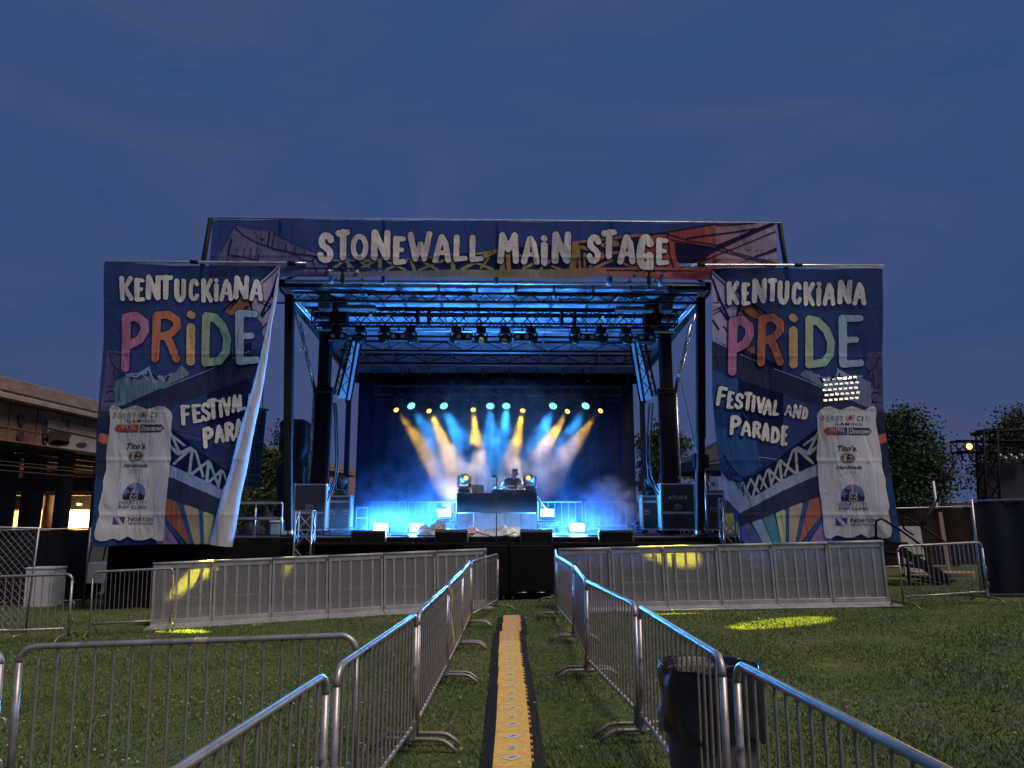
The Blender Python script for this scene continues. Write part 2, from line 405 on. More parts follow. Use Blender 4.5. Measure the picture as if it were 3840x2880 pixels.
def rack_foot():
    mb = MB(); pts = []
    for k in range(15):
        t = -1 + 2 * k / 14; a = abs(t); y = .36 * t; z = .105 if a < .62 else .105 - .085 * ((a - .62) / .38) ** 1.5
        pts.append((0, y, z))
    mb.tube(pts, .018, 8); mb.beam((0, 0, .1), (0, 0, .24), .05, .05)
    return mb
def make_rack(label, group):
    t = thing("crowd_barrier", label, "barrier", group=group)
    rack_frame().build("frame", steel, t)
    bar = None
    for k in range(17):
        x = -RL / 2 + .12 + (RL - .24) * k / 16
        if bar is None:
            bar = MB().tube([(0, 0, .2), (0, 0, RH - .03)], .0085, 8, False).build("bar", steel_old, t); bar.location = (x, 0, 0)
        else:
            c = bar.copy(); COL.objects.link(c); c.location = (x, 0, 0)
    f = rack_foot().build("foot", steel_old, t); f.location = (-RL / 2 + .03, 0, 0)
    f2 = f.copy(); COL.objects.link(f2); f2.location = (RL / 2 - .03, 0, 0)
    h = MB(); h.tube([(0, 0, .0), (.05, 0, 0), (.06, 0, -.01), (.06, 0, -.09)], .009, 6)
    ho = h.build("hook", steel, t); ho.location = (RL / 2, 0, .62)
    h2 = ho.copy(); COL.objects.link(h2); h2.location = (RL / 2, 0, .36)
    return t
RACK0 = None
GLANE = 'barriers lining the entrance lane'
def rack(x0, y0, x1, y1, label, group, lean=0.):
    global RACK0
    o = make_rack(label, group) if RACK0 is None else copy_tree(RACK0)
    if RACK0 is None: RACK0 = o
    o['label'] = label; o['group'] = group
    a = Vector((x0, y0, gz(x0) + .005)); b = Vector((x1, y1, gz(x1) + .005)); d = b - a
    X = d.normalized(); Z = Vector((0, 0, 1)); Y = Z.cross(X).normalized(); Z = X.cross(Y)
    M = Matrix((X, Y, Z)).transposed().to_4x4(); M.translation = (a + b) / 2
    o.matrix_world = M @ Matrix.Rotation(lean, 4, 'X') @ Matrix.Diagonal((d.length / RL, 1, 1, 1))
    return o
g = .05
Ln = [(-1.19, 1.95), (-.985, 4.06), (-.965, 4.22), (-.80, 6.28), (-.79, 6.38), (-.74, 8.60), (-.74, 8.68), (-.71, 10.6), (-.71, 10.68), (-.70, 12.58), (-.69, 12.66), (-.28, 14.55)]
names = ['nearest barrier left of the cable ramp, cut off by the frame', 'lane barrier left of the ramp, its top rail banded with two dark rings', 'third barrier up the left side of the lane, yellow ribbon tied at its far end',
         'fourth barrier up the left side of the cable ramp', 'fifth barrier up the left side of the lane, before the slanting last one', 'last barrier of the left lane row, slanting in towards the subwoofers']
for i in range(6): rack(*Ln[2 * i], *Ln[2 * i + 1], names[i], GLANE)
Rn = [(1.36, 1.98), (1.185, 4.03), (1.15, 4.17), (1.07, 6.33), (1.06, 6.47), (.86, 8.62), (.86, 8.72), (.91, 10.88), (.90, 10.98), (.80, 13.25), (.80, 13.33), (.90, 15.5)]
names = ['nearest barrier right of the cable ramp, long bright rail running out of frame', 'lane barrier standing directly in front of the lined trash can', 'third barrier up the right side of the lane, just beyond the trash can',
         'fourth barrier up the right side of the cable ramp', 'fifth barrier up the right side of the lane, beside the pit barricade end', 'last barrier of the right lane row, almost end-on by the subwoofers']
for i in range(6): rack(*Rn[2 * i], *Rn[2 * i + 1], names[i], GLANE)
GS = 'barriers closing off the sides'
rack(-3.36, 5.24, -1.06, 5.30, 'wide barrier across the grass on the left, pale sticker on its top rail', GS)
rack(-5.72, 5.22, -3.46, 5.2, 'barrier mostly outside the frame at the left edge of the lawn', GS)
rack(-9.45, 12.38, -7.32, 12.5, 'barrier in front of the white bin by the chain link panel', GS)
rack(-7.2, 12.9, -5.95, 13.2, 'barrier between the chain link panel and the left pit barricade', GS)
rack(6.85, 13.15, 8.6, 13.55, 'barrier in front of the stage stairs at the right', GS)

# sticker and ribbon
st = MB(); st.lathe([(.0225, -.045), (.0225, .045)], 14, caps=False)
o = st.build("sticker", mat("sticker_paper", (.62, .52, .48), .7, 0, .5, 40, col2=(.25, .2, .2)))
o.location = (-2.16, 5.272, gz(-2.16) + RH - .014); o.rotation_euler = (0, math.pi / 2, 0)
tag(o, "torn pale paper sticker wrapped on the wide barrier's rail", "sticker")
rb = MB(); P = []
for k in range(9):
    t = k / 8; z = gz(-.75) + 1.04 - .62 * t; y = 8.58 - .05 * t; P += [(-.70 + .035 * t + .01 * math.sin(9 * t), y - .012 + .008 * math.sin(14 * t), z), (-.69 + .035 * t + .01 * math.sin(9 * t + .4), y + .012 + .008 * math.sin(14 * t), z)]
rb.grid(P, 2, 9)
o = rb.build("caution_ribbon", mat("yellow_ribbon", (.5, .33, .03), .6, 0, .3, 20)); tag(o, "yellow ribbon hanging from a barrier on the left of the lane", "ribbon")
# ring bands on the second barrier's rail
for k, (yy) in enumerate((4.72, 4.80)):
    xx = -.965 + (-.80 + .965) * (yy - 4.22) / 2.06
    o = MB().tube([Vector((xx - .0007, yy - .006, gz(xx) + RH - .0205)), Vector((xx + .0003, yy + .006, gz(xx) + RH - .0205))], .0235, 14).build("cable_tie", black)
    tag(o, ("nearer" if k == 0 else "farther") + " of two dark ties around a left lane barrier's top rail", "cable tie", "cable ties on the lane rail")

# ------------------------------------------------------------------ cable ramp
yel = mat("yellow_plastic", (.80, .52, .14), .55, 0, .22, 18, .25)
yeld = mat("yellow_plastic_worn", (.66, .40, .14), .6, 0, .25, 14, .25)
symb = mat("ramp_print", (.72, .72, .70), .6, 0, .25, 40)
SECL = .86
def ramp_section(label):
    t = thing("cable_ramp", label, "cable ramp", group="cable ramp sections laid end to end")
    mb = MB(); L = SECL / 2 - .004
    prof = [(-.245, .0), (-.245, .012), (-.15, .056), (-.15, .048), (.15, .048), (.15, .056), (.245, .012), (.245, 0)]
    n = len(prof); vs = [(x, y, z) for y in (-L, L) for x, z in prof]
    mb._add(vs, [(i, i + 1, n + i + 1, n + i) for i in range(n - 1)] + [tuple(range(n))[::-1], tuple(range(n, 2 * n))])
    for sx in (-1, 1):
        for k in range(4):   # grip ridges on the slopes
            f = (k + .5) / 4; mb.beam((sx * (.155 + .085 * f), -L, .056 - .042 * f), (sx * (.155 + .085 * f), L, .056 - .042 * f), .009, .011)
    mb.build("base", rubber, t)
    lid = MB(); lid.cbox((0, 0, .060), (.288, 2 * L - .012, .018), .004)
    for k in range(9):
        x = -.12 + .24 * k / 8; lid.box((x, 0, .0695), (.008, 2 * L - .03, .003))
    lo = lid.build("lid", yel, t)
    for k in range(11):
        y = -L + .05 + (2 * L - .1) * k / 10; MB().cbox((.152, y, .061), (.022, .03, .022), .004).build("hinge_knuckle", yeld if k % 2 else rubber, t)
    for y in (-.26, .26):
        d = MB(); w, h = .085, .062; zz = .0745
        for a, b, c in ((1, 1, 1), ): pass
        out = [(-w, 0), (0, -h), (w, 0), (0, h)]; inn = [(p[0] * .78, p[1] * .78) for p in out]
        vs = [(x, y + q, zz) for x, q in out] + [(x, y + q, zz) for x, q in inn]
        d._add(vs, [(i, (i + 1) % 4, 4 + (i + 1) % 4, 4 + i) for i in range(4)])
        d._add([(x * .9, y + q * .9, zz - .001) for x, q in inn], [(0, 1, 2, 3)])
        d.build("warning_diamond", symb, t)
        l = MB(); l.beam((-.03, y - .012, zz + .001), (.012, y - .002, zz + .001), .008, .001); l.beam((.012, y - .002, zz + .001), (-.01, y + .008, zz + .001), .008, .001); l.beam((-.01, y + .008, zz + .001), (.034, y + .016, zz + .001), .008, .001)
        l.build("arrow_mark", rubber, t)
    pl = MB(); pl.box((0, -.02, .0735), (.05, .10, .002)); po = pl.build("label_plate", symb, t)
    for k in range(3): MB().box((-.012 + .012 * k, -.03, .0752), (.006, .07, .001)).build("print_line", dgrey, po)
    return t
ys0 = 4.75
nsec = 10
rl = ['cable ramp section cut off at the bottom of the photo, nearest of the run'] + [f'{w} cable ramp section of the yellow run, counted from the bottom edge' for w in
      ('second', 'third', 'fourth', 'fifth', 'sixth', 'seventh', 'eighth', 'ninth')] + ['worn pale cable ramp section at the far end by the subwoofers']
R0 = None
for i in range(nsec):
    y = 5.23 + SECL * i; x = -.02 + .012 * math.sin(i * .7) - .004 * (i - 5) + (.03 if i > 7 else 0)
    if R0 is None: R0 = ramp_section(rl[0]); o = R0
    else: o = copy_tree(R0); o['label'] = rl[i]
    o.location = (x, y, gz(x) + .006); o.rotation_euler = (0, -R(1.7), R([.1, -.2, .2, .1, -.2, .2, -.2, .2, .7, .9][i]))
    if i > 6:
        for ch in o.children:
            if ch.name.startswith('lid'):
                ch.data = ch.data.copy(); ch.data.materials.clear(); ch.data.materials.append(yeld)

# ------------------------------------------------------------------ lined trash can behind the right-hand barrier
def trash():
    c = gnd(1532 * K2, 1443 * K2, .86); x, y = c.x, c.y
    t = thing("trash_can", "grey barrel trash can with a black liner bag behind the lane barrier", "trash can", (x, y, gz(x) + .005))
    MB().lathe([(.24, 0), (.255, .05), (.285, .5), (.29, .8), (.30, .83), (.285, .83), (.27, .5)], 32).build("barrel", mat("grey_barrel", (.075, .075, .085), .6, 0, .2, 6), t)
    m = MB(); P = []; nu, rows = 72, 26
    for j in range(rows):
        f = j / (rows - 1)
        for i in range(nu + 1):
            a = 2 * math.pi * (i % nu) / nu
            wob = mnoise.noise((math.cos(a) * 3.2, math.sin(a) * 3.2, f * 3)) * .02 + abs(mnoise.noise((math.cos(a) * 9, math.sin(a) * 9, f * 2.2))) * .02
            if f < .12: r, z = .24 + .06 * f / .12, .70 + .17 * f / .12
            elif f < .2: r, z = .302 + .012 * math.sin((f - .12) / .08 * math.pi), .87 + .012 * math.sin((f - .12) / .08 * math.pi)
            else: r, z = .30 + .018 * ((f - .2) / .8), .87 - .40 * (f - .2) / .8 * (1 + .16 * mnoise.noise((math.cos(a) * 1.6, math.sin(a) * 1.6, 9)))
            r += wob * (1.3 if f > .2 else .5); z += .012 * mnoise.noise((a * 4, 0, f)) if f > .1 and f < .25 else 0
            P.append((r * math.cos(a), r * math.sin(a), z))
    m.grid(P, nu + 1, rows); m.build("liner_bag", mat("bin_bag", (.006, .006, .008), .38, 0, .2, 20, .25, spec=.7), t)
trash()

# ------------------------------------------------------------------ pit barricade
def perf_mat():
    m = bpy.data.materials.new("perforated_sheet"); m.use_nodes = True; t = m.node_tree; b = t.nodes['Principled BSDF']; o = t.nodes['Material Output']
    b.inputs['Base Color'].default_value = (.33, .33, .34, 1); b.inputs['Metallic'].default_value = .2; b.inputs['Roughness'].default_value = .55
    tcn = t.nodes.new('ShaderNodeTexCoord'); sp = t.nodes.new('ShaderNodeSeparateXYZ'); t.links.new(tcn.outputs['Object'], sp.inputs[0])
    def holes(ax, fr):
        q = t.nodes.new('ShaderNodeMath'); q.operation = 'MULTIPLY'; q.inputs[1].default_value = fr; t.links.new(sp.outputs[ax], q.inputs[0])
        f = t.nodes.new('ShaderNodeMath'); f.operation = 'FRACT'; t.links.new(q.outputs[0], f.inputs[0])
        g = t.nodes.new('ShaderNodeMath'); g.operation = 'LESS_THAN'; g.inputs[1].default_value = .42; t.links.new(f.outputs[0], g.inputs[0]); return g
    a, c = holes(0, 55), holes(2, 40)
    mu = t.nodes.new('ShaderNodeMath'); mu.operation = 'MULTIPLY'; t.links.new(a.outputs[0], mu.inputs[0]); t.links.new(c.outputs[0], mu.inputs[1])
    tr = t.nodes.new('ShaderNodeBsdfTransparent'); mx = t.nodes.new('ShaderNodeMixShader')
    tl = t.nodes.new('ShaderNodeBsdfTranslucent'); tl.inputs[0].default_value = (.45, .45, .45, 1); m0 = t.nodes.new('ShaderNodeMixShader'); m0.inputs[0].default_value = .46; t.links.new(b.outputs[0], m0.inputs[1]); t.links.new(tl.outputs[0], m0.inputs[2])
    t.links.new(mu.outputs[0], mx.inputs[0]); t.links.new(m0.outputs[0], mx.inputs[1]); t.links.new(tr.outputs[0], mx.inputs[2]); t.links.new(mx.outputs[0], o.inputs[0])
    return m
perf = perf_mat(); galv = mat("barricade_aluminium", (.345, .345, .355), .55, .4, .22, 4)
plate = mat("tread_plate", (.42, .42, .42), .55, .5, .3, 8, .3)
BW, BH = 1.035, 1.15
def make_barricade():
    t = thing("stage_barricade", "x", "barricade", group="pit barricades before the stage")
    MB().box((0, 0, .60), (BW - .06, .004, 1.05)).build("mesh_panel", perf, t)
    MB().tube([(-BW / 2 + .005, 0, BH - .03), (BW / 2 - .005, 0, BH - .03)], .03, 10).box((0, .0, BH - .09), (BW - .02, .03, .07)).build("top_rail", galv, t)
    MB().cbox((0, 0, .07), (BW - .012, .04, .09), .005).build("bottom_rail", galv, t)
    p = MB().cbox((0, 0, .58), (.045, .04, 1.05), .005).build("post", galv, t); p.location = (-BW / 2 + .03, 0, 0)
    q = p.copy(); COL.objects.link(q); q.location = (BW / 2 - .03, 0, 0)
    s0 = None
    for k in range(4):
        x = -BW / 2 + BW * (k + 1) / 5
        if s0 is None: s0 = MB().box((0, -.006, .59), (.042, .012, .98)).build("slat", galv, t); s0.location = (x, 0, 0)
        else: c = s0.copy(); COL.objects.link(c); c.location = (x, 0, 0)
    MB().cbox((0, -.30, .018), (BW - .012, .56, .026), .004).build("front_plate", plate, t)
    MB().cbox((0, .55, .018), (BW - .012, 1.05, .026), .004).build("rear_plate", plate, t)
    for sx in (-1, 1):
        MB().beam((sx * .36, .03, BH - .12), (sx * .36, 1.0, .05), .035, .035).build("brace", galv, t)
    MB().cbox((0, .52, .42), (.55, .30, .03), .004).build("step", galv, t)
    MB().cbox((0, -.02, BH - .055), (.03, .06, .05), .004).build("latch", steel_old, t).location = (BW / 2 - .02, 0, 0)
    return t
B0 = make_barricade()
def run(p0, p1, labels):
    a, b = Vector((*p0, gz(p0[0]))), Vector((*p1, gz(p1[0]))); d = (b - a); n = len(labels)
    X = d.normalized(); Y = Vector((0, 0, 1)).cross(X).normalized(); Z = X.cross(Y); M0 = Matrix((X, Y, Z)).transposed().to_4x4()
    for i, l in enumerate(labels):
        o = B0 if B0['label'] == 'x' else copy_tree(B0); o['label'] = l
        M0.translation = a + d * ((i + .5) / n); o.matrix_world = M0 @ Matrix.Diagonal((d.length / n / BW, 1, 1, 1))
run((-6.66, 13.9), (-.50, 15.45), [f'{ordl(i, 6)} pit barricade unit in the run left of the lane' for i in range(6)])
run((.93, 14.5), (7.0, 13.93), [f'{ordl(i, 6)} pit barricade unit in the run right of the lane' for i in range(6)])
# ------------------------------------------------------------------ mobile stage
DZ = 1.31
skirt_m = mat("stage_skirt", (.006, .006, .008), .9, 0, .4, 2, .3, spec=.15, stretch=(4, 4, .3))
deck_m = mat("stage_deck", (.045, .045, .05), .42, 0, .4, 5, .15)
roof_m = mat("roof_underside", (.27, .32, .42), .5, .2, .55, 3, .5, bscale=26)
stage = thing("mobile_stage", "covered mobile stage with black posts, lifting towers and a ribbed roof lit blue", "stage", SO, SY)
mb = MB(); mb.cbox((0, 3.8, DZ - .05), (10.9, 7.6, .1), .01)
mb.build("deck", deck_m, stage)
mb = MB(); mb.cbox((0, -.2, 1.165), (9.4, .42, .05), .006); mb.build("front_ledge", blackm, stage)
def wavy(x0, y0, x1, y1, z0, z1, amp=.03, fr=9., n=120):
    P = []; d = Vector((x1 - x0, y1 - y0)); L = d.length; nn = Vector((-d.y, d.x)) / L
    for z in (z1, (z0 + z1) / 2, z0):
        for i in range(n + 1):
            f = i / n; w = amp * math.sin(f * L * fr + 2 * math.sin(f * L * 1.3)) * (.3 if z == z1 else 1)
            P.append((x0 + d.x * f + nn.x * w, y0 + d.y * f + nn.y * w, z))
    return P, n + 1, 3
mb = MB(); mb.grid(*wavy(-8.75, -.02, 7.6, -.02, -.35, 1.29)); mb.grid(*wavy(-5.4, 0, -5.4, 7.6, -.25, 1.24)); mb.grid(*wavy(5.4, 0, 5.4, 7.6, -.25, 1.24))
mb.build("skirt", skirt_m, stage)
# wings either side
mb = MB(); mb.cbox((-6.55, 1.6, DZ - .05), (2.1, 3.2, .1), .01); mb.build("side_wing", deck_m, stage)
mb = MB(); mb.cbox((6.6, 1.6, DZ - .05), (2.2, 3.2, .1), .01); mb.build("side_wing", deck_m, stage)
def guard(name, x0, x1, y, zs, h, post, m):
    mb = MB()
    for z in zs: mb.cbox(((x0 + x1) / 2, y, z), (abs(x1 - x0), .05, h), .006)
    k = max(2, round(abs(x1 - x0) / .8))
    for i in range(k + 1): mb.tube([(x0 + (x1 - x0) * i / k, y + .04, DZ), (x0 + (x1 - x0) * i / k, y + .04, max(zs))], post, 8)
    return mb.build(name, m, stage)
guard("wing_rail", -6.3, -5.05, .5, (1.72, 2.08), .06, .022, alu)
# posts
for x, y in ((-4.92, .2), (4.92, .2)):
    sx = 1 if x > 0 else -1; mb = MB(); mb.beam((sx * 4.78, y, DZ + .14), (sx * 4.90, y, 3.6), .16, .16); mb.beam((sx * 4.90, y, 3.6), (sx * 5.05, y, 7.08), .19, .19)
    mb.tube([(sx * 4.78, y, DZ), (sx * 4.78, y, DZ + .2)], .05, 10); mb.box((sx * 4.78, y, DZ + .015), (.3, .3, .03))
    mb.build("front_post", black, stage)
    mb = MB(); mb.tube([(sx * 4.75, y, DZ + .02), (sx * 4.75, y, DZ + .16)], .07, 12); mb.build("post_foot", alu, stage)
for sx in (-1, 1):
    mb = MB(); mb.beam((sx * 4.93, 7.2, DZ), (sx * 4.95, 7.2, 6.5), .15, .15); mb.build("rear_post", black, stage)
# roof: sloping down to the back, closed at the rear by a dark valance
FZ, BZ, FX, BX, RY = 7.28, 6.52, 5.2, 5.0, 7.5
def roofz(y): return FZ + (BZ - FZ) * y / RY
def roofx(y): return FX + (BX - FX) * y / RY
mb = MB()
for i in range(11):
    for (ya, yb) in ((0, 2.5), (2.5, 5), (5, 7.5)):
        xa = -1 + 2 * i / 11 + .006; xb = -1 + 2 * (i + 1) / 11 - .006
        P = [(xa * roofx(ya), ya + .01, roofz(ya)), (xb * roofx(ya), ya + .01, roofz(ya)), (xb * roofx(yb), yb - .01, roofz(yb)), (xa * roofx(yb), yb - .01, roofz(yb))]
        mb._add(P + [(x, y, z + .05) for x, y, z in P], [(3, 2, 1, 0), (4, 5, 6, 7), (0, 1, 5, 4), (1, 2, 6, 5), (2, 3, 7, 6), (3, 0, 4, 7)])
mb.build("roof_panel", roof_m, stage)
mb = MB(); mb._add([(-FX, 0, FZ + .07), (FX, 0, FZ + .07), (BX, RY, BZ + .07), (-BX, RY, BZ + .07)], [(0, 1, 2, 3)]); mb.build("roof_cover", black, stage)
ribm = mat("roof_rib", (.20, .21, .23), .45, .4, .2, 6)
mb = MB()
for i in range(12):
    x = -1 + 2 * i / 11; mb.beam((x * roofx(0), 0, FZ - .05), (x * roofx(RY), RY, BZ - .05), .05, .08)
mb.build("roof_rib", ribm, stage)
for sx in (-1, 1):
    mb = MB(); mb.beam((sx * FX, 0, FZ - .06), (sx * BX, RY, BZ - .06), .10, .16); mb.build("side_beam", mat("side_beam_paint", (.06, .07, .09), .4, .3), stage)
mb = MB(); mb.tube([(-5.05, -.22, FZ + .03), (5.05, -.22, FZ + .03)], .045, 10)
for x in (-3.95, -2.7, -.01, 2.7, 3.95): mb.tube([(x, -.3, FZ - .05), (x, -.3, FZ + .14)], .055, 8)
mb.build("front_tube", mat("front_tube_alu", (.6, .6, .62), .35, .7), stage)
for sx in (-1, 1): MB().cbox((sx * 4.75, -.05, FZ), (.95, .22, .2), .01).build("front_beam", black, stage)
# long transverse trusses under the roof
def cross_truss(y, zt, zb, hx, bays):
    mb = MB(); mb.cbox((0, y, zt), (2 * hx, .05, .05), .006); mb.cbox((0, y, zb), (2 * hx, .06, .05), .006)
    for i in range(bays):
        x0, x1 = -hx + 2 * hx * i / bays, -hx + 2 * hx * (i + 1) / bays
        a, b = ((x0, y, zt), (x1, y, zb)) if i % 2 else ((x0, y, zb), (x1, y, zt)); mb.tube([a, b], .014, 5, False)
    return mb.build("roof_truss", blackm, stage)
cross_truss(.12, 7.14, 6.93, 4.95, 36)
cross_truss(4.0, 6.83, 6.56, 4.62, 15)
cross_truss(5.3, 6.72, 6.45, 4.5, 15)
mb = MB()
for y, z, x0, x1 in ((.9, 6.98, -4.9, 4.9), (1.6, 6.97, -4.9, 4.9), (2.5, 6.9, -4.9, 4.9), (.35, 7.18, -3.2, -.6), (.35, 7.18, .5, 3.6), (1.9, 6.85, -2.6, -1.7), (1.9, 6.85, .1, 1.1), (1.9, 6.85, 1.9, 2.9), (3.2, 6.8, -4.8, 4.8)):
    mb.beam((x0, y, z), (x1, y, z), .05, .05)
mb.build("crossbar", blackm, stage)
mb = MB(); mb.tube([(-4.55, 5.35, 6.40), (4.55, 5.35, 6.40)], .02, 6); mb.tube([(-4.5, 4.02, 6.52), (4.5, 4.02, 6.52)], .02, 6); mb.build("conduit", alu, stage)
mb = MB(); mb.cbox((0, 7.35, 6.35), (9.6, .08, .35), .01); mb.build("rear_valance", black, stage)
mb = MB()
for x0, x1 in ((-4.0, -3.0), (-2.65, -2.3), (-1.2, -.1), (.3, 1.6), (2.1, 3.2)): mb.box(((x0 + x1) / 2, 7.29, 6.26), (x1 - x0, .02, .02))
mb.build("valance_strip", alu, stage)
# lifting towers
wht = mat("tower_scrim", (.40, .42, .45), .7, 0, .15, 3)
for sx in (-1, 1):
    y = 2.0; x = sx * 4.52
    mb = MB(); mb.cbox((x, y, 3.2), (.36, .34, 3.8), .02)
    for dx in (-.19, .19): mb.cbox((x + dx, y - .1, 3.2), (.05, .12, 3.8), .006)
    mb.build("tower_mast", blackm, stage)
    mb = MB(); mb.cbox((x + sx * .03, y, 5.85), (.30, .3, 1.75), .02); mb.cbox((x, y, 5.02), (.52, .4, .14), .02); mb.cbox((x, y, 6.75), (.6, .5, .22), .02)
    mb.build("tower_head", blackm, stage)
    mb = MB(); mb.tube([(x + sx * .28, y - .1, DZ), (x + sx * .26, y - .1, 5.0)], .03, 8); mb.tube([(x + sx * .25, y - .05, 5.0), (x + sx * .62, y - .5, 6.75)], .05, 8); mb.tube([(x + sx * .42, y - .26, 5.8), (x + sx * .72, y - .62, 7.0)], .03, 8)
    mb.build("hydraulic_ram", mat("ram_steel", (.55, .55, .58), .25, .9), stage)
    # X-braced inner frame with a pale scrim behind it
    ix = x - sx * .42
    mb = MB()
    for a in (0, .34):
        mb.beam((ix - sx * a * .1 + sx * .18, y + a, 4.95), (ix - sx * (.12 + a * .2), y + a, 6.55), .05, .05)
        mb.beam((ix - sx * a * .1 - sx * .08, y + a + .3, 4.75), (ix - sx * (.30 + a * .2), y + a + .3, 6.45), .05, .05)
    for k in range(4):
        z0, z1 = 4.95 + .4 * k, 5.35 + .4 * k
        mb.tube([(ix + sx * (.18 - .075 * k), y, z0), (ix + sx * (-.12 - .055 * k), y + .3, z1)], .014, 5); mb.tube([(ix + sx * (-.1 - .055 * k), y + .3, z0), (ix + sx * (.12 - .075 * k), y, z1)], .014, 5)
    mb.build("tower_frame", blackm, stage)
    mb = MB(); P = [(ix + sx * .16, y + .36, 4.9), (ix - sx * .14, y + .5, 4.85), (ix - sx * .36, y + .5, 6.45), (ix - sx * .14, y + .36, 6.5)]
    mb._add(P + [(a, b + .02, c) for a, b, c in P], [(0, 1, 2, 3), (7, 6, 5, 4), (0, 4, 5, 1), (1, 5, 6, 2), (2, 6, 7, 3), (3, 7, 4, 0)]); mb.build("tower_scrim", wht, stage)
    # raking blue-lit struts up to the roof
for sx in (-1, 1):
    mb = MB()
    for (x0, y0, z0, x1, y1, z1) in ((3.7, .2, 7.35, 3.2, 1.9, 6.9), (3.05, .2, 7.35, 2.75, 1.9, 6.9)):
        mb.tube([(sx * (x0 + .28), -.60, 7.49), (sx * x1, y1, z1)], .04, 8)
    mb.tube([(sx * 5.15, -.1, 7.2), (sx * 4.62, 2.2, 6.55)], .035, 8); mb.tube([(sx * 5.05, 0, 7.2), (sx * 4.52, 2.3, 6.5)], .03, 8)
    mb.build("raking_strut", alu, stage)
    mb = MB(); mb.cbox((sx * 4.25, .5, 6.92), (.30, .3, .22), .01); mb.cbox((sx * 3.45, .45, 6.85), (.95, .25, .12), .02)
    mb.build("hoist_bracket", mat("hoist_grey", (.10, .10, .11), .5, .2), stage)
    mb = MB(); mb.tube([(sx * 5.15, -.1, 7.35), (sx * 4.35, -.45, 7.56)], .03, 8); mb.beam((sx * 2.6, -.62, 7.50), (sx * 4.7, -.62, 7.50), .05, .03)
    mb.tube([(sx * 3.62, -.6, 7.47), (sx * 3.62, -.5, 7.1)], .03, 6); mb.cbox((sx * 3.62, -.55, 7.28), (.09, .09, .22), .02)
    mb.build("roof_outrigger", black, stage)

# backdrop curtain
P = []; n = 160
for z in (6.35, 4.5, 3., 1.35):
    for i in range(n + 1):
        x = -4.62 + 9.28 * i / n; P.append((x, 7.22 + .045 * math.sin(x * 11 + 2 * math.sin(x * 1.7)) + .03 * math.sin(x * 4.3), z))
bd = thing("backdrop_curtain", "black pleated backdrop curtain hanging across the rear of the stage", "curtain", SO, SY)
MB().grid(P, n + 1, 4).build("curtain_cloth", mat("backdrop_cloth", (.012, .012, .014), .95, 0, .3, 2, .2, spec=.1), bd)
MB().tube([(-4.7, 7.2, 6.3), (4.7, 7.2, 6.3)], .025, 8).build("curtain_pipe", black, bd)

# rear guard rails on the deck
def rail_unit(L):
    t = thing("guard_rail", "x", "guard rail", group="guard rails along the back of the deck")
    mb = MB(); h = .86; mb.tube([(-L / 2, 0, 0), (-L / 2, 0, h), (L / 2, 0, h), (L / 2, 0, 0)], .02, 8); mb.tube([(-L / 2, 0, .12), (L / 2, 0, .12)], .015, 6)
    mb.build("frame", alu, t)
    b = None
    for k in range(1, 6):
        if b is None: b = MB().tube([(0, 0, .12), (0, 0, h)], .009, 6, False).build("bar", alu, t); b.location = (-L / 2 + L * k / 6, 0, 0)
        else: c = b.copy(); COL.objects.link(c); c.location = (-L / 2 + L * k / 6, 0, 0)
    return t
RU = rail_unit(1.3)
for i, x in enumerate((-3.5, -2.1, -.7, .7, 2.1, 3.5)):
    o = RU if i == 0 else copy_tree(RU); o.location = S(x, 6.35, DZ); o.rotation_euler = (0, 0, SY)
    o['label'] = f'{ordl(i, 6)} aluminium guard rail at the back of the deck before the curtain'

# subwoofers under the front of the deck, between the barricades
def subs():
    t0 = None
    for i, x in enumerate((-.22, .78)):
        t = sthing("subwoofer", ['black subwoofer cabinet on castors under the stage lip, left of the pair', 'black subwoofer cabinet on castors under the stage lip, right of the pair'][i], "subwoofer", x, -.5, gz(.3), 0, "subwoofers under the stage lip") if t0 is None else again(t0, 'black subwoofer cabinet on castors under the stage lip, right of the pair', S(x, -.5, gz(.3)), SY)
        if t0 is None:
            t0 = t
            MB().cbox((0, 0, .63), (.98, .7, 1.02), .015).build("cabinet", mat("sub_black", (.005, .005, .006), .8, 0, .3, 30, .3, spec=.15), t)
            MB().cbox((0, -.356, .63), (.9, .01, .9), .003).build("grille", mat("sub_grille", (.004, .004, .005), .7, 0, .3, 50, spec=.15), t)
            for sx in (-1, 1):
                for dy in (-.26, .26):
                    c = MB(); c.cyl((sx * .4 - .02, dy, .055), (sx * .4 + .02, dy, .055), .055, n=14); c.box((sx * .4, dy, .11), (.06, .06, .03)); c.build("castor", mat("castor_grey", (.12, .12, .13), .5), t)
                h = MB(); h.tube([(sx * .2 - .09, -.37, .16), (sx * .2 - .09, -.40, .16), (sx * .2 + .09, -.40, .16), (sx * .2 + .09, -.37, .16)], .008, 6); h.build("handle", alu, t)
subs()
# ------------------------------------------------------------------ trusses and fixtures hung from them
t = thing("lighting_truss", "front lighting truss hung under the roof, crowded with dark fixtures", "truss", SO, SY)
FT = lattice(MB(), (-4.66, 1.0, 6.74), (4.62, 1.0, 6.74), .34, .34, .31, .028, .014); FT.build("lattice_frame", blackm, t)
for x in (-2.0, -1.72, 1.68, 2.0): MB().box((x, 1.0, 6.74), (.06, .40, .40)).build("splice_plate", blackm, t)
for x in (-4.0, 4.0): MB().cbox((x, 1.0, 6.85), (.42, .42, .52), .03).tube([(x, 1.0, 7.0), (x, 1.0, 7.25)], .03, 6).build("chain_hoist", blackm, t)
mb = MB(); mb.tube([(-4.6, 1.02, 6.42), (4.6, 1.02, 6.42)], .024, 8); mb.build("hanging_bar", alu, t)
t2 = thing("lighting_truss", "rear lighting truss carrying the lit cyan and amber lamps", "truss", SO, SY)
